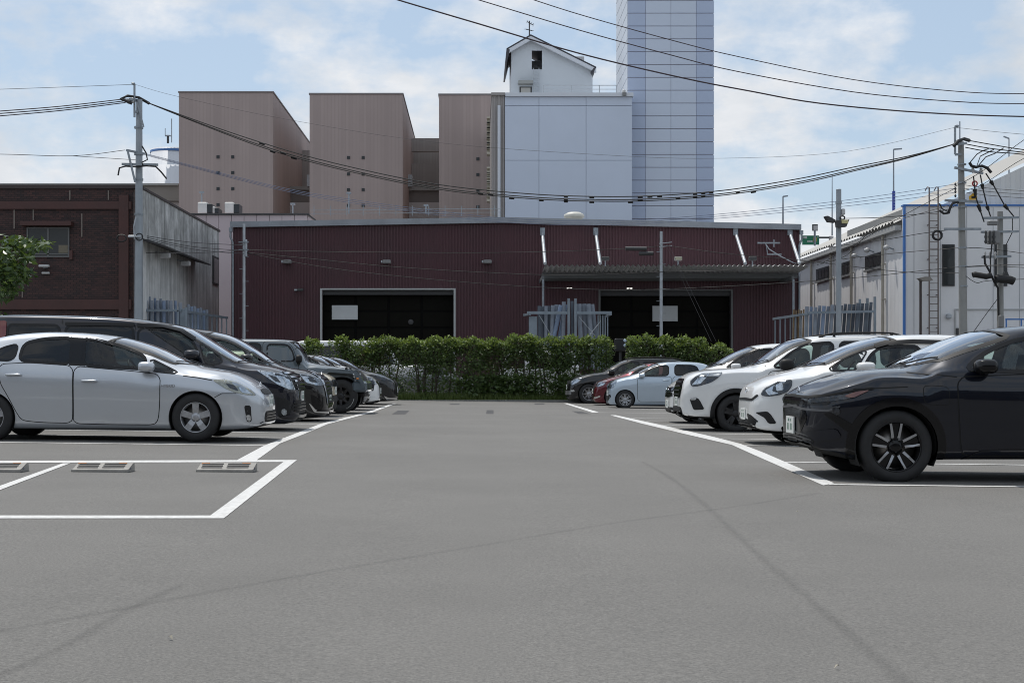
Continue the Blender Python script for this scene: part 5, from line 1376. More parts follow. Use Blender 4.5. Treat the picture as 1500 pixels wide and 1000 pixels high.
# ================================================================ small things on the ground
STOPM = mat('wheel_stop_concrete', (.29, .28, .26), .8, var=(8, .25), bump=(40, .3)); STOPD = mat('wheel_stop_dark', (.06, .06, .06), .7)
for i, (px0, px1) in enumerate(((-55, 33), (100, 190), (284, 371.5))):
    pa, pb = G(px0, 692), G(px1, 691)
    c0 = (pa + pb) / 2; wd = (pb.x - pa.x)
    o = thing('wheel_stop', ['low slotted wheel stop cut by the left picture edge', 'middle low slotted wheel stop with orange reflectors', 'rightmost low slotted wheel stop with orange reflectors'][i], 'wheel stop', c0, 'wheel stops on the empty bay line')
    z0 = zg(c0.x); y = c0.y; a, b = pa.x, pb.x
    mb = MB()
    mb.prism([(a, y, z0), (a, y, z0 + .024), (a + .010, y + .02, z0 + .030), (a + .016, y + .16, z0 + .076), (a + .016, y + .22, z0 + .076), (a + .010, y + .25, z0)], (wd, 0, 0))
    mb.build('base', STOPM, o)
    for (s0, s1) in ((.08, .45), (.53, .92)):
        for k in range(3):
            t0 = .045 + .042 * k
            zz = z0 + .0302 + .046 * ((t0 - .02) / .14)
            p = [(a + wd * s0, y + t0, zz + .002), (a + wd * s1, y + t0, zz + .002), (a + wd * s1, y + t0 + .018, zz + .0079), (a + wd * s0, y + t0 + .018, zz + .0079)]
            m2 = MB(); m2.prism(p, (0, -.002, .004)); m2.build('slot', STOPD, o)
    for s0 in (.05, .78):
        m2 = MB(); m2.bbox(a + wd * s0, a + wd * (s0 + .15), y + .14, y + .158, z0 + .066, z0 + .082, .004); m2.build('reflector', mat('reflector_orange', (.50, .19, .05), .4), o)
    m2 = MB(); m2.lathe((b - .002 + .006, y + .11, z0 + .034), [(.001, .004), (.014, .004), (.016, 0)], 10, 'x'); m2.build('bolt', mat('bolt_blue', (.10, .12, .2), .4, .5), o)
DRY = mat('dry_leaf', (.10, .06, .03), .8); PALE = mat('pale_scrap', (.34, .31, .25), .8)
for i, (px, py) in enumerate(((636, 614), (735, 634), (652, 636), (690, 621), (545, 630), (1168, 751), (250, 937), (1226, 980))):
    p = G(px, py, .004); s_ = rnd.uniform(.008, .016); a = rnd.uniform(0, 6.28)
    mb = MB(); u1, v1 = Vector((math.cos(a), math.sin(a), 0)) * s_, Vector((-math.sin(a), math.cos(a), 0)) * s_ * .5
    mb.add([p - u1, p + v1 + Vector((0, 0, .012)), p + u1 + Vector((0, 0, .006)), p - v1 + Vector((0, 0, .014))], [(0, 3, 2, 1), (0, 1, 2, 3)][:1])
    mb.build('fallen_leaf', PALE if i in (5, 6, 7) else DRY, org=p, label=['dry leaf speck farthest up the aisle', 'dry leaf speck nearest the aisle middle line', 'dry leaf speck left of the aisle middle, nearest the camera', 'dry leaf speck between the others in the aisle', 'dry leaf speck beside the left aisle line', 'pale scrap on the asphalt below the black crossover', 'pale scrap in the left foreground asphalt', 'pale scrap in the right foreground asphalt'][i], cat='leaf', group='pale scraps on the asphalt' if i in (5, 6, 7) else 'dry leaves on the asphalt', recalc=False)
# ================================================================ cars
def pchip(pts):
    p = sorted(pts, key=lambda q: q[0])
    x = [p[0][0]]; y = [p[0][1]]
    for a, b in p[1:]:
        if a > x[-1] + 1e-4:
            x.append(a); y.append(b)
    x = np.array(x); y = np.array(y)
    n = len(x)
    if n == 1:
        return lambda t: np.full_like(np.asarray(t, float), y[0])
    h = np.diff(x); dl = np.diff(y) / h
    d = np.zeros(n); d[0], d[-1] = dl[0], dl[-1]
    for i in range(1, n - 1):
        if dl[i - 1] * dl[i] > 0:
            w1, w2 = 2 * h[i] + h[i - 1], h[i] + 2 * h[i - 1]
            d[i] = (w1 + w2) / (w1 / dl[i - 1] + w2 / dl[i])
    def f(t):
        t = np.clip(np.asarray(t, float), x[0], x[-1])
        k = np.clip(np.searchsorted(x, t) - 1, 0, n - 2)
        u = (t - x[k]) / h[k]
        return ((1 + 2 * u) * (1 - u) ** 2) * y[k] + u * (1 - u) ** 2 * h[k] * d[k] + u * u * (3 - 2 * u) * y[k + 1] + u * u * (u - 1) * h[k] * d[k + 1]
    return f
def chaikin(p, n=2, closed=True, cut=.06):
    for it in range(n):
        cut = cut if it == 0 else cut * .4
        q = []
        for i in range(len(p) if closed else len(p) - 1):
            a, b = p[i], p[(i + 1) % len(p)]
            f = min(.2, cut / (math.dist(a, b) + 1e-9)); e = 1 - f
            q += [(a[0] * e + b[0] * f, a[1] * e + b[1] * f), (a[0] * f + b[0] * e, a[1] * f + b[1] * e)]
        p = q if closed else [p[0]] + q + [p[-1]]
    return p
def resample(p, h, closed=True):
    out = []
    for i in range(len(p) if closed else len(p) - 1):
        a, b = p[i], p[(i + 1) % len(p)]
        k = max(1, int(math.ceil(math.dist(a, b) / h)))
        out += [(a[0] + (b[0] - a[0]) * j / k, a[1] + (b[1] - a[1]) * j / k) for j in range(k)]
    if not closed:
        out.append(p[-1])
    return out
def area(p):
    return sum(p[i][0] * p[(i + 1) % len(p)][1] - p[(i + 1) % len(p)][0] * p[i][1] for i in range(len(p))) / 2
def inside(p, x, y):
    c = False
    for i in range(len(p)):
        (x1, y1), (x2, y2) = p[i], p[i - 1]
        if (y1 > y) != (y2 > y) and x < (x2 - x1) * (y - y1) / (y2 - y1) + x1:
            c = not c
    return c
def nearest_on(p, x, y):
    best = None
    for i in range(len(p)):
        (x1, y1), (x2, y2) = p[i - 1], p[i]
        dx, dy = x2 - x1, y2 - y1
        q = dx * dx + dy * dy
        t = 0 if q < 1e-12 else max(0, min(1, ((x - x1) * dx + (y - y1) * dy) / q))
        a, b = x1 + t * dx, y1 + t * dy
        e = (a - x) ** 2 + (b - y) ** 2
        if best is None or e < best[0]:
            best = (e, a, b)
    return best[1], best[2]
def offset_poly(p, d):
    """positive d moves the outline inwards"""
    sgn = 1 if area(p) > 0 else -1
    n = len(p); out = []
    for i in range(n):
        a, b, c = p[i - 1], p[i], p[(i + 1) % n]
        e1 = (b[0] - a[0], b[1] - a[1]); e2 = (c[0] - b[0], c[1] - b[1])
        l1, l2 = math.hypot(*e1) or 1, math.hypot(*e2) or 1
        n1 = (-e1[1] / l1, e1[0] / l1); n2 = (-e2[1] / l2, e2[0] / l2)
        m = (n1[0] + n2[0], n1[1] + n2[1]); q = max(.35, (m[0] ** 2 + m[1] ** 2) / 2)
        out.append((b[0] + m[0] / q * d * sgn, b[1] + m[1] / q * d * sgn))
    return out

BLACK = mat('black_plastic', (.014, .014, .015), .55, var=(6, .3), spec=.3)
GLOSSB = mat('gloss_black', (.006, .006, .007), .14, spec=.35)
RUBBER = mat('tyre_rubber', (.022, .022, .023), .8, var=(9, .3), bump=(60, .15))
UNDER = mat('underbody', (.012, .012, .012), .9)
CHROME = mat('chrome', (.75, .76, .78), .12, 1.0)
ALLOY = mat('silver_alloy', (.42, .43, .45), .34, .8, var=(14, .12))
DARKRIM = mat('dark_rim', (.03, .03, .032), .4, .5)
DISC = mat('brake_disc', (.22, .21, .2), .4, .9)
SEAM = mat('panel_gap', (.006, .006, .006), .8)
LAMPCH = mat('lamp_reflector', (.62, .65, .68), .16, .85, var=(22, .45))
LAMPDK = mat('lamp_housing', (.05, .053, .06), .14, .3, var=(30, .6))
LAMPYL = mat('aged_lamp', (.50, .48, .38), .18, .35, coat=1, var=(24, .4))
REDLAMP = mat('red_lamp', (.16, .006, .006), .12, coat=1)
AMBER = mat('amber_lamp', (.60, .19, .02), .2, coat=1)
PLATE = mat('plate_white', (.72, .74, .72), .45)
PLATEINK = mat('plate_green', (.10, .20, .15), .5)
SEATM = mat('seat_cloth', (.055, .055, .06), .9)
SEATL = mat('seat_light', (.32, .30, .27), .9)
G_FRONT = glass('clear_glass', (.72, .82, .77))
G_TINT = glass('privacy_glass', (.06, .065, .07))
G_SCREEN = glass('windscreen_glass', (.50, .60, .63), 2.2)
G_LENS = glass('lamp_lens', (.86, .89, .92), .9)
P_SILVER = paint('silver_paint', (.50, .53, .57), .6, .33)
P_NAVY = paint('blue_black_paint', (.010, .011, .019), .2, .3)
P_BLACK = paint('black_paint', (.008, .008, .009), .0, .3)
P_BLACKB = paint('deep_black_paint', (.004, .006, .013), .2, .3)
P_BLACKB.node_tree.nodes['Principled BSDF'].inputs['Coat Weight'].default_value = .8
P_WHITE = paint('white_paint', (.70, .71, .71), 0, .4)
P_PEARL = paint('pearl_white_paint', (.74, .75, .75), .05, .38)
P_CREAM = paint('beige_paint', (.52, .46, .33), 0, .4)
P_SLATE = paint('slate_grey_paint', (.085, .11, .13), .15, .4)
P_ICE = paint('pale_blue_paint', (.44, .52, .60), .5, .34)
P_RED = paint('dark_red_paint', (.10, .006, .014), .4, .3)
P_GREY = paint('mid_grey_paint', (.20, .21, .22), .5, .35)
WHEELS = {}

NOSE = [(0, .44), (.02, .57), (.06, .69), (.13, .79), (.25, .885), (.45, .955), (.8, .988), (1.2, 1)]
class Car:
    def __init__(s, name, label, F, dn, wid, tip, top, bot, belt, Rt, wheels, pm, ws, roof_end, plan=None, step=.045, wheel='five', rail=None, group=None, crown=1.0, lower=None, roofw=.70, tyre_w=.2, soft=1):
        s.F, s.dn, s.w, s.pm = F, dn, wid, pm
        s.dc = dn + wid / 2
        s.Xf = s.Xf0 = (tip - VX) * s.dc / FPX
        nose = (plan or NOSE)[:6]
        t_ = (tip - VX) / FPX                       # the far corner of the nose must not stand out past the traced tip
        cand = [t_ * (s.dc + k * wid / 2) + F * x for x, k in nose]
        s.Xf = min(cand) if F > 0 else max(cand)
        s.shift = abs(s.Xf - s.Xf0)
        s.z0 = zg(s.Xf - F * 2)
        s.ang = math.atan(abs(tip - F * 60 - VX) / FPX)
        s.N = {}
        s.root = thing(name, label, 'car', (s.Xf - F * 2.2, s.dc, s.z0), group or 'cars parked nose out along the aisle')
        # curves in metres: x back from the nose, z above the ground
        def ax(p):
            x0 = (s.Xf0 - (p - VX) * s.dc / FPX) * F
            k = max(0, min(1, x0 / .9))
            return max(0, x0 - s.shift * k * k * (3 - 2 * k))
        T = [(ax(p), s.cz(q, s.dc)) for p, q in top]
        B = [(ax(p), s.cz(q, s.dn)) for p, q in bot]
        E = [(max(0, s.cx(p, s.dn)), s.cz(q, s.dn)) for p, q in belt]
        s.L = max(x for x, z in T)
        s.top, s.bot, s.belt = pchip(T), pchip(B), pchip(E)
        s.xwb, s.xwt = s.cx(ws[0], s.dc), s.cx(ws[1], s.dc)
        xr = s.cx(roof_end, s.dc)
        Lk = s.L
        s.plan = pchip(plan or NOSE + [(Lk - 1, 1), (Lk - .5, .975), (Lk - .15, .90), (Lk - .04, .80), (Lk, .72)])
        s.wef = pchip([(0, .86), (.3, .86), (s.xwb - .2, .87), (s.xwb + .18, .83), (s.xwt + .15, roofw + .02), ((s.xwt + xr) / 2, roofw), (xr, roofw - .01), (Lk - .15, .78), (Lk, .8)])
        s.de = pchip([(0, .02), (.12, .045 * crown), (.5, .07 * crown), (s.xwb - .4, .06 * crown), (s.xwb + .28, .13), (s.xwt - .1, .15), (s.xwt + .35, .065), (xr, .06), (Lk - .2, .05), (Lk, .02)])
        s.Rt = Rt
        s.wx = [s.cx(p, s.dn) for p in wheels]
        s.Ra = Rt * 1.10
        s.step = step; s.soft = soft
        s.holes = []
        s.loft()
        s.wheelkind, s.tw = wheel, tyre_w
    # --- conversions
    def cx(s, px, d):
        return (s.Xf - (px - VX) * d / FPX) * s.F
    def cz(s, py, d):
        return EYE - (py - VY) * d / FPX - s.z0
    def uv(s, poly):
        """photo pixels -> (u, v) on the plane seen from the aisle at this car's own viewing angle"""
        ca, sa = math.cos(s.ang), math.sin(s.ang)
        return [(s.cx(p, s.dn) * ca + s.w / 2 * sa, s.cz(q, s.dn)) for p, q in poly]
    def out(s, v):
        return (-s.F * (v[0] - 2.2), v[1], v[2])
    # --- body surface
    def loft(s):
        def spread(a, b, first):
            r, x, h = [], 0, first
            while x < .5:
                r.append(x); x += h; h = min(s.step, h * 1.35)
            return r
        f = spread(0, .5, .012)
        mid = list(np.linspace(f[-1], s.L - f[-1], max(4, int((s.L - 2 * f[-1]) / s.step))))
        xs = np.array(f[:-1] + mid + [s.L - q for q in reversed(f[:-1])])
        s.xs = xs
        zt, zb = s.top(xs), s.bot(xs)
        zb = np.minimum(zb, zt - .05)
        ze = np.maximum(zt - s.de(xs), zb + (zt - zb) * .75)
        zs = np.minimum(s.belt(xs), ze - .018)
        zs = np.maximum(zs, zb + (zt - zb) * .35)
        w = s.plan(xs) * s.w / 2
        # kick the side in where the cabin rises: edge width relative to the plan
        we = s.wef(xs) * w
        K = []
        K.append((0 * w, zb)); K.append((w * .80, zb)); K.append((w * .955, zb + .025))
        K.append((w * .982, zb + .34 * (zs - zb))); K.append((w, zb + .76 * (zs - zb))); K.append((w * .957, zs))
        K.append((we, ze)); K.append((we * .84, ze + .62 * (zt - ze))); K.append((we * .45, ze + .93 * (zt - ze))); K.append((0 * w, zt))
        cnt = [2, 3, 4, 5, 5, 8, 3, 4, 4]
        s.seg = []
        cols = []
        for i, c in enumerate(cnt):
            (y0, z0_), (y1, z1) = K[i], K[i + 1]
            for j in range(c):
                t = j / c
                cols.append(np.stack([y0 + (y1 - y0) * t, z0_ + (z1 - z0_) * t], 1)); s.seg.append(i)
        cols.append(np.stack(K[-1], 1)); s.seg.append(8)
        A = np.stack(cols, 1)                        # stations x section x (y, z)
        for _ in range(s.soft):
            Bq = A.copy()
            Bq[:, 1:-1] = A[:, :-2] * .25 + A[:, 1:-1] * .5 + A[:, 2:] * .25
            A = Bq
        n = A.shape[1]
        s.n = n
        ring = np.concatenate([A, A[:, 1:-1][:, ::-1] * np.array([-1, 1])], 1)
        s.segr = s.seg + s.seg[1:-1][::-1]
        s.m = ring.shape[1]
        V = np.zeros((len(xs), s.m, 3))
        V[:, :, 0] = xs[:, None]; V[:, :, 1:] = ring
        s.V = V.reshape(-1, 3)
        q = []
        for i in range(len(xs) - 1):
            for j in range(s.m):
                k = (j + 1) % s.m
                q.append((i * s.m + j, i * s.m + k, (i + 1) * s.m + k, (i + 1) * s.m + j))
        s.Q = q
        Qa = np.array(q)
        P = s.V[Qa]
        fn = np.cross(P[:, 1] - P[:, 3], P[:, 2] - P[:, 0])
        fn = np.cross(P[:, 2] - P[:, 0], P[:, 3] - P[:, 1])
        vn = np.zeros_like(s.V)
        for k in range(4):
            np.add.at(vn, Qa[:, k], fn)
        vn /= (np.linalg.norm(vn, axis=1, keepdims=True) + 1e-12)
        s.vn = vn
        tris = [t for a, b, c, d in q for t in ((a, b, c), (a, c, d))]
        fr = list(range(s.m)); ba = list(range((len(xs) - 1) * s.m, len(xs) * s.m))
        caps = [(fr[0], fr[j + 1], fr[j]) for j in range(1, s.m - 1)] + [(ba[0], ba[j], ba[j + 1]) for j in range(1, s.m - 1)]
        s.tris = tris + caps
        s.bvh = BVHTree.FromPolygons([tuple(v) for v in s.V], s.tris)
        s.ncap = len(tris)
    def normal(s, loc, idx, nrm):
        if idx >= s.ncap:
            return nrm
        a, b, c = s.tris[idx]
        A, B, C = (Vector(s.V[k]) for k in (a, b, c))
        v0, v1, v2 = B - A, C - A, loc - A
        d00, d01, d11, d20, d21 = v0.dot(v0), v0.dot(v1), v1.dot(v1), v2.dot(v0), v2.dot(v1)
        den = d00 * d11 - d01 * d01
        if abs(den) < 1e-14:
            return nrm
        v = (d11 * d20 - d01 * d21) / den; w = (d00 * d21 - d01 * d20) / den
        n = Vector(s.vn[a]) * (1 - v - w) + Vector(s.vn[b]) * v + Vector(s.vn[c]) * w
        return n.normalized()
    def hit(s, u, v, ang=None, top=False):
        if top:                                      # u = x, v = y, straight down
            o, D = Vector((u, v, 4)), Vector((0, 0, -1))
        else:
            a = s.ang if ang is None else ang
            D = Vector((math.sin(a), math.cos(a), 0))
            o = Vector((math.cos(a), -math.sin(a), 0)) * u + Vector((0, 0, v)) - D * 7
        loc, nrm, idx, dist = s.bvh.ray_cast(o, D)
        if loc is None:
            mid = o + D * (7 - s.w * .4 if not top else 2.8)
            loc, nrm, idx, dist = s.bvh.find_nearest(mid)
        n = s.normal(loc, idx, nrm)
        if n.dot(D) > 0.2:
            n = -n
        return loc, n
    def side(s, poly):
        """photo pixels -> outline in the pure side view (x, z), by way of the body surface"""
        r = []
        for u, v in s.uv(poly):
            p, n = s.hit(u, v)
            r.append((p.x, p.z))
        return r
    # --- building pieces on the surface
    def emit(s, name, V, F, m, N_=None, parent=None, mirror=False, smooth=True, midx=None):
        V = [Vector(v) for v in V]
        flip = s.F > 0
        if mirror:
            V = [Vector((v.x, -v.y, v.z)) for v in V]
            if N_ is not None:
                N_ = [Vector((n.x, -n.y, n.z)) for n in N_]
            flip = not flip
        V = [s.out(v) for v in V]
        if N_ is not None:
            N_ = [(-s.F * n[0], n[1], n[2]) for n in N_]
        if flip:
            F = [tuple(reversed(f)) for f in F]
        me = raw_mesh(name, V, F, m, smooth, midx, N_)
        return put(name, me, parent or s.root)
    def patch(s, name, poly, m, ang=None, off=.004, thick=.0, h=.07, both=True, parent=None, top=False, mirror_only=False, rough_edge=False):
        """a panel that follows the body surface inside an outline; returns the near object"""
        if area(poly) < 0:
            poly = poly[::-1]
        P = resample(poly, h)
        nb = len(P)
        xs = [p[0] for p in P]; ys = [p[1] for p in P]
        pts = list(P)
        x = min(xs) + h / 2
        while x < max(xs):
            y = min(ys) + h / 2
            while y < max(ys):
                if inside(P, x, y):
                    a, b = nearest_on(P, x, y)
                    if math.hypot(a - x, b - y) > h * .45:
                        pts.append((x, y))
                y += h
            x += h
        vo, _, fo, _, _, _ = delaunay_2d_cdt([Vector(p) for p in pts], [], [tuple(range(nb))], 1, 1e-6)
        V, NN = [], []
        for p in vo:
            loc, n = s.hit(p[0], p[1], ang, top)
            V.append(loc + n * off); NN.append(n)
        F = [tuple(f) for f in fo]
        # face the outside
        if F:
            a, b, c = (V[i] for i in F[0][:3])
            if (b - a).cross(c - a).dot(NN[F[0][0]]) < 0:
                F = [tuple(reversed(f)) for f in F]
        if thick:
            from collections import defaultdict
            cnt = defaultdict(int)
            for f in F:
                for i in range(len(f)):
                    cnt[(f[i], f[(i + 1) % len(f)])] += 1
            for (a, b) in [e for e in cnt if (e[1], e[0]) not in cnt]:
                i = len(V)
                V += [V[a], V[b], V[b] - NN[b] * thick, V[a] - NN[a] * thick]
                e = (V[a] - V[b]).cross(NN[a]).normalized()
                NN += [e] * 4
                F.append((i + 1, i, i + 3, i + 2))
        o = s.emit(name, V, F, m, NN, parent)
        if both:
            o2 = s.emit(name, V, F, m, NN, parent if (parent is None or parent is s.root) else s.N.get(parent.name, parent), mirror=True)
            s.N[o.name] = o2
        return o
    def ribbon(s, name, poly, m, width=.012, off=.002, closed=True, ang=0.0, both=True, parent=None, inward=None, top=False):
        P = resample(poly, .05, closed)
        if closed:
            if inward is not None:
                A, B = P, offset_poly(P, inward)
            else:
                A, B = offset_poly(P, -width / 2), offset_poly(P, width / 2)
        else:
            A, B = [], []
            for i, p in enumerate(P):
                a, b = P[max(0, i - 1)], P[min(len(P) - 1, i + 1)]
                l = math.dist(a, b) or 1
                nx, ny = -(b[1] - a[1]) / l * width / 2, (b[0] - a[0]) / l * width / 2
                A.append((p[0] + nx, p[1] + ny)); B.append((p[0] - nx, p[1] - ny))
        V, NN, F = [], [], []
        for a, b in zip(A, B):
            for q in (a, b):
                loc, n = s.hit(q[0], q[1], ang, top)
                V.append(loc + n * off); NN.append(n)
        k = len(A)
        for i in range(k if closed else k - 1):
            j = (i + 1) % k
            F.append((2 * i, 2 * i + 1, 2 * j + 1, 2 * j))
        a, b, c = (V[i] for i in F[0][:3])
        if (b - a).cross(c - a).dot(NN[F[0][0]]) < 0:
            F = [tuple(reversed(f)) for f in F]
        o = s.emit(name, V, F, m, NN, parent)
        if both:
            s.N[o.name] = s.emit(name, V, F, m, NN, parent if (parent is None or parent is s.root) else s.N.get(parent.name, parent), mirror=True)
        return o
    # --- parts
    def window(s, px, tint=False, name='side_window', frame=.024):
        if name == 'quarter_window':
            frame = .004
        pl = chaikin(s.side(px), 2)
        s.holes.append(('side', pl))
        o = s.patch(name, offset_poly(pl, -.004), G_TINT if tint else G_FRONT, ang=0, off=.0, h=.10)
        s.ribbon('frame', offset_poly(pl, -.016), GLOSSB, off=.0035, inward=frame + .016, parent=o)
        s.ribbon('frame_edge', pl, BLACK, width=.018, off=.0035, parent=o) if False else None
        return o
    def windscreen(s):
        w0 = float(s.plan(s.xwb + .2) * s.w / 2 * s.wef(s.xwb + .2)) * .93
        w1 = float(s.plan(s.xwt) * s.w / 2 * s.wef(s.xwt)) * .97
        b, t = s.xwb, s.xwt
        pl = [(b + .03, 0), (b + .06, w0 * .5), (b + .17, w0 * .86), (b + .24, w0), (t + .16, w1 * 1.0), (t + .09, w1 * .8), (t + .05, 0)]
        pl = pl + [(x, -y) for x, y in reversed(pl[1:-1])]
        pl = chaikin(pl, 1)
        s.holes.append(('top', pl))
        o = s.patch('windscreen', pl, G_SCREEN, off=.0, h=.12, both=False, top=True)
        s.ribbon('screen_border', pl, BLACK, off=.003, inward=.045, both=False, top=True, parent=o)
        # wipers
        V, F = [], []
        mb = MB()
        for (y0, y1) in ((.15, -.45), (-.35, -.0)) if False else ((-.05, -.62), (.62, .05)):
            pts = []
            for i in range(7):
                tt = i / 6
                y = y0 + (y1 - y0) * tt
                x = b + .05 + .14 * tt + .10 * (y / (s.w / 2)) ** 2
                p, n = s.hit(x, y, None, True)
                pts.append(Vector(p) + n * .018)
            mb.tube(pts, .008, 4)
        s.emit('wiper', mb.v, mb.f, BLACK, None, None, smooth=False)
        return o
    def door(s, px, handle=None, hm=None, label=None):
        pl = chaikin(s.side(px), 2)
        o = s.patch('door', offset_poly(pl, .006), s.pm, ang=0, off=.0035, thick=.006, h=.12)
        s.ribbon('door_gap', pl, SEAM, width=.011, off=.0015, parent=o)
        if handle:
            u, v = s.uv([handle])[0]
            p, n = s.hit(u, v)
            mb = MB()
            mb.bbox(p.x - .105, p.x + .105, -.018, .018, p.z - .016, p.z + .016, .008)
            V = [Vector((v.x, v.y + p.y - .028, v.z)) for v in mb.v]
            h1 = s.emit('handle', V, mb.f, hm or s.pm, None, o, smooth=True)
            s.emit('handle', V, mb.f, hm or s.pm, None, s.N[o.name], mirror=True, smooth=True)
            cup = [(p.x + .06 * math.cos(t), p.z - .004 + .032 * math.sin(t)) for t in np.linspace(0, 2 * math.pi, 14)[:-1]]
        return o
    def lamp(s, px, m=None, lens=True, name='headlight', both=True, thick=.012, inner=(), off=.006, h=.05):
        pl = chaikin(s.uv(px), 2, cut=.022)
        o = s.patch(name, pl, m or LAMPDK, off=off, thick=thick, h=h, both=both)
        for q, mm in inner:
            s.patch('reflector', chaikin(s.uv(q), 1, cut=.012), mm, off=off + .004, thick=.004, h=.05, both=both, parent=o)
        if lens:
            s.patch('lens', offset_poly(pl, .002), G_LENS, off=off + .014, thick=.008, h=h, both=both, parent=o)
        return o
    def pxpatch(s, name, px, m, both=True, off=.005, thick=.006, h=.06, parent=None, smoothn=1):
        return s.patch(name, chaikin(s.uv(px), smoothn, cut=.022) if smoothn else s.uv(px), m, off=off, thick=thick, h=h, both=both, parent=parent)
    def front(s, name, yz, m, off=.006, thick=.008, parent=None, h=.06, rnd_=1):
        """piece centred on the nose, outline (y, z) mirrored about the middle"""
        half = list(yz)
        full = half + [(-y, z) for y, z in reversed(half)]
        pl = [(-y, z) for y, z in full]
        return s.patch(name, chaikin(pl, rnd_, cut=.03) if rnd_ else pl, m, ang=math.pi / 2, off=off, thick=thick, h=h, both=False, parent=parent)
    def plate(s, z, tilt=0.0, back=.0):
        loc, n = s.hit(0, z, math.pi / 2)
        x = loc.x - .014 + back
        mb = MB(); mb.box(x, x + .012, -.165, .165, z - .0825, z + .0825)
        o = s.emit('number_plate', mb.v, mb.f, PLATE, smooth=False)
        k = MB()
        for i, y in enumerate((-.10, -.045, .035, .09)):
            k.box(x - .002, x - .0005, y - .011, y + .011, z - .05, z + .015)
        for y in (-.05, .03, .06):
            k.box(x - .002, x - .0005, y - .014, y + .014, z + .035, z + .062)
        s.emit('plate_marks', k.v, k.f, PLATEINK, smooth=False, parent=o)
        return o
    def badge(s, z, r=.05, m=None):
        loc, n = s.hit(0, z, math.pi / 2)
        V, F = [], []
        mb = MB()
        pts = [(loc.x - .006, r * 1.4 * math.cos(t), z + r * math.sin(t)) for t in np.linspace(0, 2 * math.pi, 15)]
        mb.tube(pts, .006, 5, False)
        mb.tube([(loc.x - .012, -r * .55, z + r * .1), (loc.x - .012, 0, z + r * .55), (loc.x - .012, r * .55, z + r * .1)], .006, 5)
        return s.emit('badge', mb.v, mb.f, m or CHROME)
    def mirror(s, px, py, wpx, hpx, m, base=True):
        x = s.cx(px, s.dn - .1); z = s.cz(py, s.dn - .1)
        a, c = wpx * s.dn / FPX / 2, hpx * s.dn / FPX / 2
        V, F = [], []
        nu, nv = 14, 9
        for i in range(nv + 1):
            ph = -math.pi / 2 + math.pi * i / nv
            for j in range(nu):
                th = 2 * math.pi * j / nu
                e = .65
                f = lambda q: math.copysign(abs(q) ** e, q)
                xx = a * f(math.cos(ph)) * f(math.cos(th)); yy = .12 * f(math.cos(ph)) * f(math.sin(th)); zz = c * f(math.sin(ph))
                if xx > 0:
                    xx *= .75
                V.append(Vector((x + xx, -s.w / 2 - .08 + yy, z + zz)))
        for i in range(nv):
            for j in range(nu):
                k = (j + 1) % nu
                F.append((i * nu + j, i * nu + k, (i + 1) * nu + k, (i + 1) * nu + j))
        o = s.emit('door_mirror', V, F, m)
        o2 = s.emit('door_mirror', V, F, m, mirror=True)
        mb = MB(); mb.bar((x + a * .1, -s.w / 2 - .03, z - c * .5), (x + .02, -s.w / 2 + .14, z - c * 1.15), .08, .035)
        s.emit('mirror_arm', mb.v, mb.f, BLACK, None, o, smooth=False)
        s.emit('mirror_arm', mb.v, mb.f, BLACK, None, o2, mirror=True, smooth=False)
    def flare(s, wdt=.065, m=None, thick=.016, a0=-35, a1=215):
        for xw in s.wx:
            out_, inn = [], []
            for t in np.linspace(R(a0), R(a1), 26):
                out_.append((xw + (s.Ra + wdt) * math.cos(t), s.Rt + (s.Ra + wdt) * math.sin(t)))
                inn.append((xw + (s.Ra - .004) * math.cos(t), s.Rt + (s.Ra - .004) * math.sin(t)))
            lo = float(s.bot(xw)) + .03
            pl = [(x, max(z, lo)) for x, z in out_ + inn[::-1]]
            s.patch('arch_trim', pl, m or BLACK, ang=0, off=thick, thick=thick + .03, h=.06)
    def liners(s):
        for xw in s.wx:
            V, F = [], []
            k = 20
            wd = float(s.plan(xw)) * s.w / 2
            for i in range(k + 1):
                t = R(-28) + R(236) * i / k
                for y in (-wd * .985, -wd + .36):
                    V.append(Vector((xw + (s.Ra + .002) * math.cos(t), y, max(.16, s.Rt + (s.Ra + .002) * math.sin(t)))))
            F = [(2 * i, 2 * i + 1, 2 * i + 3, 2 * i + 2) for i in range(k)]
            c = len(V)
            V.append(Vector((xw, -wd + .36, s.Rt)))
            F += [(2 * i + 1, c, 2 * i + 3) for i in range(k)]
            s.emit('wheel_arch', V, F, UNDER, smooth=False)
            s.emit('wheel_arch', V, F, UNDER, mirror=True, smooth=False)
    def wheels_(s):
        tyre, rim, hub = wheel_meshes(s.wheelkind, s.Rt, s.tw)
        for xw in s.wx:
            wd = float(s.plan(xw)) * s.w / 2
            for sd in (-1, 1):
                wd = getattr(s, 'wheel_y', wd)
                p = s.out((xw, sd * (wd - s.tw / 2 - .012), s.Rt))
                w = put('wheel', hub, s.root, p)
                for nm, me in (('tyre', tyre), ('rim', rim)):
                    put(nm, me, w)
                if sd > 0:
                    w.rotation_euler = (0, 0, math.pi)
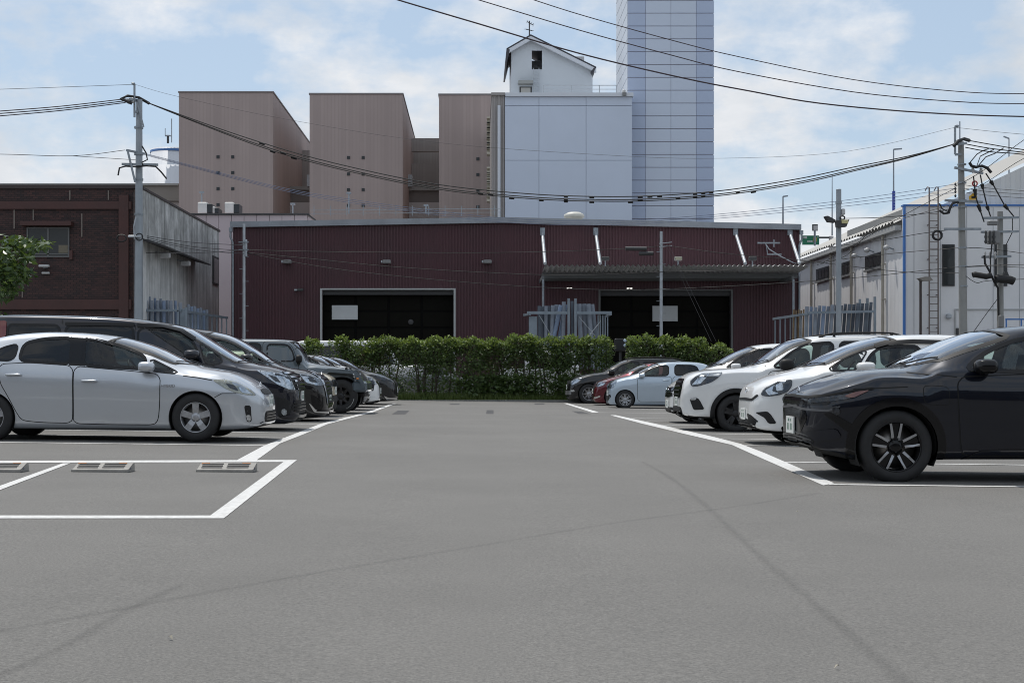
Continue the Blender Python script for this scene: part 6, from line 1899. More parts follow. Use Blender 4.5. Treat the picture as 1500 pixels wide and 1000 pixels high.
    def interior(s, seats=True, light=False):
        zbt = float(s.belt(s.xwt + .8))
        fl = float(s.bot(s.xwt + .8)) + .12
        wi = s.w / 2 * .80
        mb = MB()
        m = SEATL if light else SEATM
        xs_ = [s.xwt + .55, s.xwt + 1.45]
        for x in xs_:
            if x > s.L - .8:
                continue
            for y in (-wi * .5, wi * .5):
                zt_ = min(zbt + .22, float(s.top(x)) - .28)
                mb = MB()
                mb.bbox(x - .45, x + .05, y - .24, y + .24, fl + .12, fl + .32, .04)
                mb.prism([(x - .02, y - .23, fl + .25), (x + .12, y - .23, fl + .25), (x + .26, y - .20, zt_), (x + .15, y - .20, zt_)], (0, .46, 0))
                mb.bbox(x + .16, x + .28, y - .12, y + .12, zt_ + .03, zt_ + .20, .03)
                s.emit('seat', mb.v, mb.f, m, smooth=False)
        mb = MB()
        xd = s.xwb + .25
        zd = min(float(s.top(s.xwb + .35)) - .22, zbt + .03)
        mb.prism([(xd - .1, -wi, zd - .35), (xd + .45, -wi, zd - .4), (xd + .40, -wi, zd - .03), (xd - .1, -wi, zd)], (0, 2 * wi, 0))
        s.emit('dashboard', mb.v, mb.f, BLACK, smooth=False)
        mb = MB()
        c = Vector((xd + .60, wi * .5 if s.F > 0 and False else (wi * .5 * (1 if s.F < 0 else -1)), zd - .02))
        pts = [c + Vector((.09 * math.sin(t), .19 * math.cos(t), .17 * math.sin(t))) for t in np.linspace(0, 2 * math.pi, 17)]
        mb.tube(pts, .016, 5, False); mb.tube([c + Vector((-.2, 0, -.1)), c], .03, 5)
        s.emit('steering_wheel', mb.v, mb.f, BLACK)
    def finish(s, clad=0.0, rear_glass=True):
        """cut the openings, build the shell, wheels and inside"""
        V = s.V.copy(); nv = len(V)
        hid = np.full(nv, -1)
        segr = np.tile(np.array(s.segr), len(s.xs))
        for k, xw in enumerate(s.wx):
            wd = float(s.plan(xw)) * s.w / 2
            r = np.hypot(V[:, 0] - xw, V[:, 2] - s.Rt)
            hid[(r < s.Ra) & (segr <= 5) & (np.abs(V[:, 1]) > wd - .36)] = k
        base = len(s.wx)
        for h, (kind, pl) in enumerate(s.holes):
            x0, x1 = min(p[0] for p in pl), max(p[0] for p in pl); y0, y1 = min(p[1] for p in pl), max(p[1] for p in pl)
            q = 2 if kind == 'side' else 1
            cand = np.where((V[:, 0] > x0) & (V[:, 0] < x1) & (V[:, q] > y0) & (V[:, q] < y1) & ((segr >= 4) & (np.abs(V[:, 1]) > .3) & (segr <= 7) if kind == 'side' else (segr >= 5)) & (hid < 0))[0]
            for i in cand:
                if inside(pl, V[i, 0], V[i, q]):
                    hid[i] = base + h
        F, mi, used = [], [], set()
        cz = clad
        for f in s.Q:
            hs = hid[list(f)]
            if hs.min() >= 0:
                continue
            F.append(f)
            sg = max(s.segr[f[0] % s.m], 0)
            c = s.V[list(f)].mean(0)
            mi.append(1 if (segr[f[0]] <= 1 and segr[f[2]] <= 1) else (2 if c[2] < clad else 0))
            for i in f:
                if hid[i] >= 0:
                    used.add(i)
        for i in used:
            h = hid[i]
            if h < base:
                xw = s.wx[h]
                dx, dz = V[i, 0] - xw, V[i, 2] - s.Rt
                l = math.hypot(dx, dz) or 1
                V[i, 0], V[i, 2] = xw + dx / l * s.Ra, max(V[i, 2], s.Rt + dz / l * s.Ra)
            else:
                kind, pl = s.holes[h - base]
                if kind == 'side':
                    a, b = nearest_on(pl, V[i, 0], V[i, 2])
                    sg = 1 if V[i, 1] > 0 else -1
                    p, n = s.hit(a, b, 0.0)
                    V[i] = (p.x, abs(p.y) * sg, p.z)
                else:
                    a, b = nearest_on(pl, V[i, 0], V[i, 1])
                    p, n = s.hit(a, b, None, True)
                    V[i] = tuple(p)
        fr = tuple(reversed(range(s.m))); ba = tuple(range((len(s.xs) - 1) * s.m, len(s.xs) * s.m))
        # close nose and tail as strips between the two halves
        for b0, rev in ((0, True), ((len(s.xs) - 1) * s.m, False)):
            for j in range(s.n - 1):
                a, b = b0 + j, b0 + j + 1
                c, d = b0 + (s.m - j - 1) % s.m, b0 + (s.m - j) % s.m
                q = (a, b, c, d)
                q = tuple(dict.fromkeys(q))
                if len(q) >= 3:
                    F.append(q if not rev else tuple(reversed(q)))
                    mi.append(2 if s.V[list(q)].mean(0)[2] < clad else 0)
        o = s.emit('body', V, F, [s.pm, UNDER, BLACK], [Vector(n) for n in s.vn], midx=mi)
        s.liners(); s.wheels_()
        return o

def wheel_meshes(kind, Rt, tw):
    key = (kind, round(Rt, 3), tw)
    if key in WHEELS:
        return WHEELS[key]
    Rr = Rt * {'five': .62, 'twin': .68, 'steel': .66, 'mesh': .64, 'dark': .64, 'off': .56}[kind]
    h = tw / 2
    mb = MB()
    mb.lathe((0, 0, 0), [(Rr - .01, -h * .80), (Rr + .012, -h * .94), (Rr + (Rt - Rr) * .45, -h * 1.05), (Rt - .035, -h * .98), (Rt - .012, -h * .84), (Rt, -h * .6), (Rt, h * .6), (Rt - .012, h * .84), (Rt - .035, h * .98), (Rr + .01, h * .9), (Rr - .01, h * .8)], 44, 'y')
    tyre = raw_mesh('tyre', mb.v, mb.f, RUBBER, True)
    mb = MB()
    hm = {'five': ALLOY, 'twin': GLOSSB, 'steel': ALLOY, 'mesh': ALLOY, 'dark': DARKRIM, 'off': DARKRIM}[kind]
    mb.lathe((0, 0, 0), [(Rr * .90, h * .7), (Rr * .90, -h * .45), (Rr * .955, -h * .80), (Rr * 1.0, -h * .93), (Rr * 1.02, -h * .86)], 40, 'y')
    k = len(mb.f)
    ns, w0, w1, twin = {'five': (5, .075, .052, 0), 'twin': (5, .024, .019, 1), 'steel': (7, .030, .026, 1), 'mesh': (8, .03, .024, 0), 'dark': (5, .05, .05, 1), 'off': (8, .05, .045, 0)}[kind]
    sc = Rt / .32
    for i in range(ns):
        t = 2 * math.pi * i / ns + math.pi / 2
        for off in ((0,) if not twin else (-.17, .17)):
            c, sn = math.cos(t), math.sin(t)
            c1, s1 = math.cos(t + off), math.sin(t + off)
            oc, os = math.cos(t + off * .6), math.sin(t + off * .6)
            a = Vector((oc * .045 * sc, -h * .62, os * .045 * sc)); b = Vector((c1 * Rr * .96, -h * .80, s1 * Rr * .96))
            if kind == 'twin':
                sd_ = 1 if off > 0 else -1
                a = Vector((c * .075 * sc - sn * sd_ * .026 * sc, -h * .66, sn * .075 * sc + c * sd_ * .026 * sc)); b = Vector((c * Rr * .95 - sn * sd_ * .048 * sc, -h * .80, sn * Rr * .95 + c * sd_ * .048 * sc))
            px, pz = -s1, c1
            q = [a + Vector((-os, 0, oc)) * w0 * sc / 2, a - Vector((-os, 0, oc)) * w0 * sc / 2, b - Vector((px, 0, pz)) * w1 * sc / 2, b + Vector((px, 0, pz)) * w1 * sc / 2]
            if kind == 'five':                      # broad spoke, waisted towards the rim
                q[2] -= Vector((px, 0, pz)) * .018 * sc; q[3] += Vector((px, 0, pz)) * .018 * sc
            mid = [(q[0] + q[3]) / 2 + Vector((0, -.006, 0)), (q[1] + q[2]) / 2 + Vector((0, -.006, 0))]
            dpt = Vector((0, .035, 0))
            vs = [q[0], mid[0], q[3], q[2], mid[1], q[1]]
            mb.prism(vs, dpt)
    if kind == 'twin':                              # slab between each pair of thin bright spokes
        for i in range(ns):
            t = 2 * math.pi * i / ns + math.pi / 2; c, sn = math.cos(t), math.sin(t)
            q = [Vector((c * r_ - sn * k_, -h * .62, sn * r_ + c * k_)) for r_, k_ in ((.06 * sc, -.024 * sc), (.06 * sc, .024 * sc), (Rr * .95, .042 * sc), (Rr * .95, -.042 * sc))]
            mb.prism(q, (0, .03, 0))
    mb.lathe((0, 0, 0), [(.001, -h * .74), (.032 * sc, -h * .74), (.062 * sc, -h * .66), (.066 * sc, -h * .4)], 20, 'y')
    for i in range(5):
        t = 2 * math.pi * (i + .5) / 5 + math.pi / 2
        mb.lathe((math.cos(t) * .05 * sc, 0, math.sin(t) * .05 * sc), [(.001, -h * .71), (.009, -h * .71), (.009, -h * .5)], 6, 'y')
    import bmesh
    me = raw_mesh('rim', mb.v, mb.f, [hm, ALLOY, BLACK], False)
    bm = bmesh.new(); bm.from_mesh(me); bmesh.ops.recalc_face_normals(bm, faces=bm.faces)
    if kind in ('twin',):
        for f in bm.faces:
            c = f.calc_center_median()
            if f.normal.y < -.85 and Rr * .36 < math.hypot(c.x, c.z) < Rr * .93 and len(f.verts) == 6:
                f.material_index = 1
    for f in bm.faces:
        f.smooth = len(f.verts) == 4 and f.calc_area() < .004
    bm.to_mesh(me); bm.free()
    mb = MB()
    mb.lathe((0, 0, 0), [(.001, -h * .2), (Rr * .72, -h * .2), (Rr * .72, h * .1), (Rr * .88, h * .1), (Rr * .88, h * .5), (.001, h * .5)], 30, 'y')
    hub = raw_mesh('wheel', mb.v, mb.f, [DISC if kind != 'dark' else DARKRIM], True)
    WHEELS[key] = (tyre, me, hub)
    return WHEELS[key]
# ---------------------------------------------------------------- left row, nearest first
# silver hatchback
c = Car('parked_car', 'silver five-door hybrid hatchback with five-spoke wheels, nearest car of the left row', 1, 19.2, 1.83, 403,
        top=[(403, 588), (401, 582), (395, 572), (382, 561.5), (350, 546), (322, 540.5), (297, 536), (258, 519.5), (236, 509), (190, 495.5), (140, 488.5), (90, 486.5), (50, 488.5), (10, 495), (-30, 507), (-58, 522), (-68, 534), (-72, 560), (-73, 590)],
        bot=[(403, 606), (401, 622), (392, 627), (360, 631), (326, 632), (240, 630), (18, 629), (-45, 627), (-73, 608)],
        belt=[(398, 588), (375, 570), (311, 556), (268, 549.5), (200, 543), (108, 535), (24, 530), (-40, 527), (-70, 545)],
        Rt=.327, wheels=(285.5, -18), pm=P_SILVER, ws=(296, 190), roof_end=-10, wheel='five')
c.door([(108, 536), (107.5, 600), (107, 620), (160, 621.5), (226, 622), (232, 614), (234, 590), (235, 548), (200, 544)], (131, 557.5))
c.door([(107, 535.5), (106.5, 600), (105.5, 619.5), (60, 618.5), (34, 616), (27, 610), (10, 578), (0, 561), (-3, 533), (40, 531)], (20, 548.5))
c.window([(120, 494), (140, 496.8), (180, 507), (212, 521), (214, 541), (170, 538.8), (120, 534.6)])
c.window([(219, 525), (243, 537), (262, 547), (221, 543)], name='quarter_window')
c.window([(26, 528.5), (31, 502), (60, 494.8), (104, 492.8), (103, 533.5), (60, 531)], tint=True)
c.window([(-28, 526), (0, 509), (24, 503), (19, 528)], tint=True, name='quarter_window')
c.patch('pillar_trim', c.side([(100, 491.3), (124, 492.6), (124, 536), (100, 534.8)]), GLOSSB, ang=0, off=.0035, h=.035)
c.windscreen()
c.lamp([(310.5, 556.4), (333, 556.6), (348, 560), (365, 569.5), (376, 580), (362, 578.5), (346, 575.5), (330, 569)], LAMPYL, inner=[([(348, 566), (362, 571), (370, 578), (354, 575)], LAMPCH), ([(330, 561), (343, 564), (350, 573), (337, 569)], LAMPDK)])
c.pxpatch('fog_recess', [(357.5, 594), (367.5, 594), (369, 618), (362, 618.5)], BLACK, off=.003)
c.pxpatch('fog_lamp', [(360, 608), (366.5, 608), (367, 617), (362.5, 617)], LAMPCH, off=.010)
c.front('upper_grille', [(0, .71), (.32, .70), (.40, .655), (.3, .63), (0, .625)], BLACK)
c.front('lower_grille', [(0, .40), (.45, .40), (.50, .29), (.4, .27), (0, .27)], BLACK)
for k in range(3):
    c.front('grille_slat', [(0, .372 - .04 * k), (.44, .372 - .04 * k), (.44, .360 - .04 * k), (0, .360 - .04 * k)], GLOSSB, off=.014, thick=.014, rnd_=0)
c.front('bumper_lip', [(0, .255), (.55, .26), (.62, .235), (0, .225)], P_SILVER, off=.018, thick=.02)
c.plate(.545)
c.badge(.75)
c.ribbon('bonnet_gap', c.side([(311, 557), (290, 553), (268, 550)]), SEAM, width=.012, closed=False)
c.ribbon('bumper_gap', c.side([(314, 582), (325, 576), (346, 576)]), SEAM, width=.010, closed=False)
c.mirror(212.5, 537, 27, 15, P_SILVER)
t_ = put('hybrid_badge', text_mesh('HYBRID', .055, CHROME), c.root, c.out((c.cx(246, c.dn), -c.w / 2 - .006, c.cz(565, c.dn))))
t_.rotation_euler = (R(90), 0, 0)
c.interior(); c.finish()

# blue-black minivan with the slatted chrome grille
c = Car('parked_minivan', 'blue-black minivan with slatted chrome grille behind the silver hatchback', 1, 23.2, 1.76, 447,
        top=[(447, 588), (446, 566), (442, 555), (435, 548.5), (420, 541), (408, 537.5), (376, 532), (359, 526.5), (322.7, 505.5), (301, 492), (280, 480.5), (240, 472.5), (200, 467), (160, 464.3), (100, 462.4), (40, 461.6), (0, 464), (-10, 474), (-16, 500), (-18, 560)],
        bot=[(447, 600), (446, 612), (440, 619), (420, 622), (380, 622), (0, 620), (-18, 600)],
        belt=[(440, 575), (425, 553), (376, 541), (340, 537), (288, 532), (200, 531), (0, 531), (-14, 533)],
        Rt=.33, wheels=(347, 88), pm=P_NAVY, ws=(378, 262), roof_end=6, wheel='mesh', roofw=.80)
c.root['category'] = 'minivan'
c.window([(292, 500), (300, 507), (322, 522), (325.5, 531), (308, 534.5), (300, 531)], name='quarter_window')
c.window([(201, 480), (235, 480.5), (262, 486), (281, 497), (290, 516), (289, 530), (201, 528)])
c.window([(94, 476), (194, 476), (194, 528), (94, 527)], tint=True)
c.window([(8, 474), (86, 475.5), (86, 527), (8, 526)], tint=True)
c.door([(198, 470), (194, 534), (194, 612), (296, 613), (314, 600), (318, 536), (290, 532)], (212, 545))
c.windscreen()
c.ribbon('rain_visor', c.side([(200, 476.5), (238, 477.5), (264, 484), (284, 497)]), GLOSSB, width=.055, off=.022, closed=False)
c.ribbon('rain_visor', c.side([(94, 474), (196, 475.5)]), GLOSSB, width=.05, off=.022, closed=False)
c.lamp([(375, 541.8), (392, 544), (412, 547.2), (425, 552), (433, 572), (424, 570.5), (408, 564), (390, 551.5)], LAMPCH, inner=[([(392, 548), (405, 552), (412, 561), (402, 558)], LAMPDK), ([(415, 553), (424, 556), (428, 566), (418, 562)], LAMPCH)])
c.front('grille', [(0, .98), (.62, .95), (.66, .80), (.55, .67), (0, .64)], BLACK)
for k in range(5):
    z = .945 - .062 * k
    c.front('grille_slat', [(0, z), (.63 - .03 * k, z - .015), (.63 - .03 * k, z - .04), (0, z - .025)], CHROME, off=.02, thick=.02, rnd_=0)
c.front('lower_grille', [(0, .50), (.60, .48), (.66, .34), (.5, .27), (0, .27)], BLACK)
for k in range(3):
    c.front('grille_slat', [(0, .44 - .055 * k), (.6, .43 - .055 * k), (.6, .415 - .055 * k), (0, .425 - .055 * k)], GLOSSB, off=.014, thick=.014, rnd_=0)
c.front('bumper_lip', [(0, .24), (.70, .25), (.78, .21), (0, .19)], P_NAVY, off=.03, thick=.03)
c.lamp([(412.5, 600), (417, 598.5), (420.5, 602), (420, 607.5), (415.5, 609), (412, 605)], LAMPCH, name='fog_lamp')
c.pxpatch('bumper_recess', [(402, 580), (424, 586), (430, 596), (422, 613), (408, 612)], BLACK, off=.003)
c.plate(.55); c.badge(.80, .06)
c.pxpatch('tail_lamp', [(-12, 470), (7, 469), (7, 492), (-10, 497)], REDLAMP, off=.012)
c.mirror(279, 519, 27, 14, P_NAVY)
c.ribbon('roof_gap', c.side([(89, 463), (90, 474)]), SEAM, width=.012, closed=False)
c.interior(light=True); c.finish()

# black minivan with the tall chrome grille
c = Car('parked_minivan', 'black minivan with tall chrome mesh grille and long headlights, third car of the left row', 1, 28.0, 1.9, 487,
        top=[(487, 594), (486, 578), (484, 564), (480, 555), (472, 548.3), (461, 544), (429, 538.5), (412, 533.5), (378, 512), (352.5, 497), (340, 491.5), (322.7, 487), (298, 483), (260, 480), (180, 479), (130, 482), (118, 500), (114, 560)],
        bot=[(487, 603), (484, 610), (470, 612.5), (448, 613.5), (130, 612), (114, 600)],
        belt=[(480, 575), (455, 551), (425, 541), (395, 536), (340, 533), (130, 532)],
        Rt=.345, wheels=(404, 200), pm=P_BLACK, ws=(414, 322), roof_end=135, wheel='twin', roofw=.8)
c.root['category'] = 'minivan'
c.window([(366, 513), (378, 521), (394, 532), (398, 536), (368, 534)], name='quarter_window')
c.window([(290, 495), (325, 497), (345, 503), (361, 516), (362, 533), (290, 532)])
c.window([(200, 493), (282, 494), (282, 531), (200, 531)], tint=True)
c.windscreen()
c.lamp([(438, 547.5), (452, 549), (470, 555), (475, 560), (476, 564.5), (462, 564), (448, 560)], LAMPCH, inner=[([(450, 552), (462, 556), (466, 561), (454, 559)], LAMPDK)])
c.front('grille', [(0, 1.0), (.60, .97), (.66, .80), (.56, .45), (.50, .30), (0, .28)], CHROME, off=.012, thick=.02)
for k in range(9):
    z = .93 - .068 * k
    w_ = .57 - .012 * k
    c.front('grille_slot', [(0, z), (w_, z - .015), (w_ - .005, z - .05), (0, z - .036)], BLACK, off=.016, thick=.003, rnd_=0)
c.pxpatch('bumper_recess', [(455, 577), (468, 583), (475, 594), (470, 602), (458, 600)], GLOSSB, off=.003)
c.pxpatch('bumper_chrome', [(452, 590), (455, 592), (463, 601), (482, 603.5), (482, 606), (460, 604)], CHROME, off=.014, thick=.014)
c.front('bumper_lip', [(0, .20), (.75, .21), (.8, .18), (0, .165)], P_BLACK, off=.03, thick=.03)
c.plate(.42); c.badge(.90, .07)
c.mirror(360, 524, 20, 11, P_BLACK)
c.interior(); c.finish()

# beige car, only its nose in sight
c = Car('parked_car', 'beige car, only its nose showing between the chrome-grilled minivan and grey off-roader', 1, 31.2, 1.68, 494,
        top=[(494, 574), (494, 566), (492.5, 557), (486, 550), (473, 546), (440, 543), (424, 539), (398, 525), (384, 518), (360, 514), (300, 513), (262, 520), (254, 545), (252, 580)],
        bot=[(494, 589), (492, 600), (480, 605), (262, 604), (252, 594)],
        belt=[(488, 566), (474, 553), (430, 546), (380, 542), (262, 541)],
        Rt=.30, wheels=(434, 300), pm=P_CREAM, ws=(428, 384), roof_end=272, wheel='steel', step=.07)
c.window([(350, 521), (380, 523), (402, 536), (402, 541), (350, 540)])
c.windscreen()
c.front('grille', [(0, .80), (.48, .79), (.55, .66), (0, .64)], GLOSSB)
c.lamp([(478, 556), (486, 558), (490, 566), (482, 567)], LAMPCH)
c.front('bumper_trim', [(0, .44), (.6, .45), (.62, .32), (0, .30)], BLACK)
c.lamp([(484, 585), (489, 586), (488, 591), (484, 590)], LAMPCH, name='fog_lamp', lens=False)
c.plate(.55)
c.interior(); c.finish()

# slate grey off-roader: slab sides, upright screen, loose wings over big tyres
c = Car('parked_offroader', 'slate grey off-roader with upright windscreen, flat wings and lettered tyres on the left row', 1, 33.9, 1.60, 526,
        top=[(526, 566), (525.5, 553), (523, 545), (516, 540.5), (500, 537.5), (461, 531.8), (452.5, 529.5), (447, 518), (437, 502.5), (433, 499.5), (427, 498.2), (399, 496.7), (356, 496.3), (300, 497), (276, 499), (271, 505), (270, 560)],
        bot=[(526, 576), (524, 582), (505, 586), (280, 588), (270, 585)],
        belt=[(520, 553), (512, 545), (461, 538), (440, 534), (360, 533), (275, 533)],
        Rt=.40, wheels=(499, 330), pm=P_SLATE, ws=(452, 437), roof_end=290, wheel='off', roofw=.86, tyre_w=.26,
        plan=[(0, .62), (.04, .66), (.3, .70), (1.0, .80), (1.35, .9), (1.7, .97), (3.5, 1), (3.9, .97), (4.3, .9)])
c.root['category'] = 'off-roader'
c.window([(391, 503.5), (422, 504.5), (429, 515), (432, 529), (391, 529)])
c.window([(362, 502), (382, 503), (382, 529), (362, 529)], tint=True)
c.window([(290, 502), (352, 502), (352, 529), (290, 529)], tint=True)
c.windscreen()
c.door([(385, 499.5), (384, 580), (436, 580), (438, 540), (436, 530), (428, 507), (420, 500)], (392, 545), BLACK)
mb = MB()                                           # the flat wings, wrapped round each front tyre
for xw, pts in ((c.wx[0], [(-.60, .66), (-.49, .86), (-.36, 1.02), (.30, 1.06), (.46, .97), (.60, .60)]), (c.wx[1], [(-.55, .65), (-.42, .94), (-.3, 1.03), (.3, 1.03), (.45, .94), (.56, .65)])):
    for sg in (-1, 1):
        m2 = MB()
        o_ = [(xw + a, b) for a, b in pts]
        i_ = [(xw + a * .90, b - .09) for a, b in pts]
        for k in range(len(pts) - 1):
            m2.prism([(o_[k][0], sg * .88, o_[k][1]), (o_[k + 1][0], sg * .88, o_[k + 1][1]), (i_[k + 1][0], sg * .88, i_[k + 1][1]), (i_[k][0], sg * .88, i_[k][1])], (0, -sg * .34, 0))
        c.emit('wing', m2.v, m2.f, P_SLATE, smooth=False)
m2 = MB(); m2.bbox(-.30, .06, -.84, .84, .50, .76, .05)
c.emit('front_bumper', m2.v, m2.f, P_SLATE, smooth=False)
m2 = MB(); m2.bbox(-.22, .25, -.5, .5, .38, .495, .03)
c.emit('skid_plate', m2.v, m2.f, BLACK, smooth=False)
c.front('grille', [(0, 1.0), (.44, .98), (.44, .76), (0, .75)], P_SLATE, off=.01, thick=.02)
for y in (-.27, -.18, -.09, 0, .09, .18, .27):
    m2 = MB(); m2.box(-.03, .0, y - .025, y + .025, .78, .97)
    c.emit('grille_slot', m2.v, m2.f, BLACK, smooth=False)
for y in (-.43, .43):
    m2 = MB(); m2.lathe((0, y, .87), [(.001, -.045), (.08, -.04), (.09, .02), (.09, .1)], 18, 'x')
    c.emit('headlight', m2.v, m2.f, LAMPCH)
for sg in (-1, 1):
    m2 = MB(); m2.bbox(c.wx[0] - .44, c.wx[0] - .38, sg * .885 - .02, sg * .885 + .02, .80, .84, .01)
    c.emit('side_marker', m2.v, m2.f, AMBER, smooth=False)
m2 = MB()
for sg in (-1, 1):
    m2.lathe((.22, sg * .52, float(c.top(.25)) - .02), [(.03, -.05), (.035, .0), (.025, .04), (.001, .045)], 8, 'z')
c.emit('bonnet_catch', m2.v, m2.f, BLACK)
m2 = MB()
for t in np.linspace(R(-62), R(-12), 12):
    q = Vector((c.wx[0] - .325 * math.cos(t), -.80 + .005 - .03, .40 + .325 * math.sin(t)))
    m2.box(q.x - .004, q.x + .004, q.y - .003, q.y + .003, q.z - .009, q.z + .009)
for sg in (1,):
    lw = c.emit('tyre_lettering', [Vector((v.x, v.y - .006, v.z)) for v in m2.v], m2.f, PLATE, smooth=False)
c.mirror(437, 525.5, 11, 12, BLACK)
c.plate(.60); c.interior()
c.Ra = .46; c.wheel_y = .82
c.finish()

# three low cars at the far end of the left row
c = Car('parked_car', 'grey saloon at the far left, its roof and screen showing over the off-roader bonnet', 1, 37.0, 1.74, 542,
        top=[(542, 572), (541, 563), (536, 556), (525, 549), (512, 544), (500, 541), (487, 533), (474, 524), (463, 520.5), (448, 519.5), (400, 520), (350, 528), (322, 538), (316, 560)],
        bot=[(542, 584), (538, 590), (330, 590), (316, 580)], belt=[(536, 566), (515, 551), (480, 543), (400, 541), (320, 545)],
        Rt=.32, wheels=(494, 345), pm=P_GREY, ws=(498, 466), roof_end=400, wheel='mesh', step=.07)
c.window([(430, 523), (457, 524), (465, 530), (474, 540), (430, 540)]); c.window([(385, 526), (424, 523), (424, 540), (380, 540)], tint=True)
c.windscreen(); c.lamp([(520, 554), (532, 558), (538, 567), (526, 563)], LAMPCH)
c.front('grille', [(0, .66), (.4, .65), (.45, .4), (0, .35)], BLACK); c.plate(.48); c.interior(); c.finish()

c = Car('parked_car', 'white car with pointed black grille, second from the hedge end of the left row', 1, 40.4, 1.82, 559,
        top=[(559, 577), (558.5, 568), (555, 560.5), (547, 553), (533, 547), (520, 542), (508, 536.5), (490, 526.5), (478, 522), (460, 520), (420, 521), (380, 530), (352, 541), (346, 562)],
        bot=[(559, 582), (556, 587), (540, 590), (360, 590), (346, 580)], belt=[(552, 569), (530, 553), (500, 545), (420, 542), (350, 548)],
        Rt=.33, wheels=(513, 375), pm=P_PEARL, ws=(512, 476), roof_end=420, wheel='mesh', step=.06)
c.window([(450, 524), (475, 525), (485, 531), (494, 541), (450, 541)]); c.window([(410, 527), (444, 524), (444, 541), (405, 541)], tint=True)
c.windscreen()
c.lamp([(531, 549), (545, 554), (553, 562.5), (547, 564), (538, 557)], LAMPDK)
c.front('grille', [(0, .74), (.46, .72), (.30, .52), (.44, .30), (0, .26)], GLOSSB)
c.pxpatch('bumper_vent', [(541, 563), (549, 562), (547, 573), (543, 571)], BLACK)
c.pxpatch('bumper_lip', [(540, 581), (557, 583), (557, 586), (541, 586)], P_PEARL, off=.02, thick=.02)
c.plate(.45); c.interior(); c.finish()

c = Car('parked_car', 'black saloon with silver bumper edge next to the hedge, last car of the left row', 1, 44.4, 1.84, 583.5,
        top=[(583.5, 577), (583, 567), (580, 558), (572, 552.5), (563, 548.5), (548, 544.8), (534, 541.5), (520, 533.5), (507, 527), (494, 523.4), (478, 522.5), (440, 524), (405, 532), (384, 541), (379, 560)],
        bot=[(583.5, 583), (580, 586.5), (560, 588), (395, 588), (379, 578)], belt=[(577, 566), (560, 553), (530, 546), (440, 544), (384, 548)],
        Rt=.34, wheels=(541, 412), pm=P_BLACK, ws=(536, 494), roof_end=440, wheel='mesh', step=.06)
c.window([(470, 526), (495, 527), (506, 534), (515, 542), (470, 542)]); c.windscreen()
c.lamp([(549, 549), (560, 551.5), (574, 557.5), (562, 557), (552, 553.5)], LAMPDK)
c.front('grille', [(0, .78), (.46, .74), (.36, .5), (.48, .30), (0, .27)], BLACK)
c.pxpatch('bumper_edge', [(562, 579.5), (569, 582.5), (582, 583), (582, 585), (566, 585)], CHROME, off=.02, thick=.02)
c.plate(.45); c.interior(); c.finish()

# ---------------------------------------------------------------- right row, nearest first
c = Car('parked_suv', 'glossy black electric crossover with two-tone spoked wheels, nearest car of the right row', -1, 13.3, 1.80, 1147,
        top=[(1147, 612), (1147.5, 592), (1149, 580), (1154, 574.5), (1162, 569.5), (1185, 559.5), (1211, 550.8), (1245, 543), (1276, 540), (1310, 537.5), (1354, 513), (1406, 491), (1427, 485), (1458, 480.5), (1500, 477.5), (1550, 477), (1620, 480), (1700, 490), (1760, 508), (1795, 530), (1806, 560), (1808, 620)],
        bot=[(1147, 640), (1149, 652), (1160, 660), (1190, 667), (1226, 677), (1375, 675), (1500, 675), (1740, 675), (1790, 660), (1808, 640)],
        belt=[(1160, 600), (1200, 578), (1276, 556), (1340, 546), (1408, 545), (1500, 546.5), (1700, 540), (1790, 545)],
        Rt=.345, wheels=(1315, 1733), pm=P_BLACKB, ws=(1310, 1424), roof_end=1690, wheel='twin', roofw=.72, tyre_w=.24)
c.root['category'] = 'suv'
c.Ra = c.Rt * 1.12
c.window([(1414, 541.5), (1440, 519), (1470, 504), (1500, 495), (1548, 489.5), (1548, 546), (1500, 545), (1450, 543)])
c.window([(1560, 489), (1610, 489), (1664, 498), (1668, 541), (1560, 545)], tint=True)
c.window([(1680, 503), (1715, 515), (1730, 533), (1682, 538)], tint=True, name='quarter_window')
c.door([(1402, 552), (1404, 600), (1408, 664), (1420, 668), (1556, 668), (1556, 549), (1500, 548)], (1520, 563))
c.door([(1560, 549), (1560, 668), (1660, 666), (1680, 640), (1688, 600), (1684, 546)], (1660, 562))
c.windscreen()
c.patch('charge_flap', chaikin(c.side([(1353, 569), (1357, 565), (1385, 566), (1390, 571), (1391, 590), (1387, 593), (1360, 592), (1354, 587)]), 1), P_BLACKB, ang=0, off=.004, thick=.006)
c.ribbon('flap_gap', chaikin(c.side([(1353, 569), (1357, 565), (1385, 566), (1390, 571), (1391, 590), (1387, 593), (1360, 592), (1354, 587)]), 1), SEAM, width=.012, off=.002)
c.flare(.075, GLOSSB, .014)
c.front('light_bar', [(0, .82), (.5, .815), (.74, .80), (.76, .735), (.5, .73), (0, .73)], GLOSSB, off=.008)
c.lamp([(1184, 585), (1225, 579.5), (1258, 573.5), (1276, 571), (1262, 578), (1246, 584), (1220, 588), (1186, 592)], LAMPDK, inner=[([(1188, 586), (1226, 581), (1230, 584), (1190, 590.5)], GLOSSB)])
c.pxpatch('light_strip', [(1236, 581), (1254, 574), (1275, 571.5), (1262, 577.5), (1250, 583.5)], mat('smoked_amber', (.16, .05, .035), .12, coat=1), off=.024)
c.front('nose_panel', [(0, .69), (.50, .68), (.54, .60), (.36, .44), (0, .43)], GLOSSB, off=.004)
c.pxpatch('lower_grille', [(1150, 630), (1176, 634), (1192, 640), (1192, 659), (1158, 652), (1150, 650)], BLACK, off=.004)
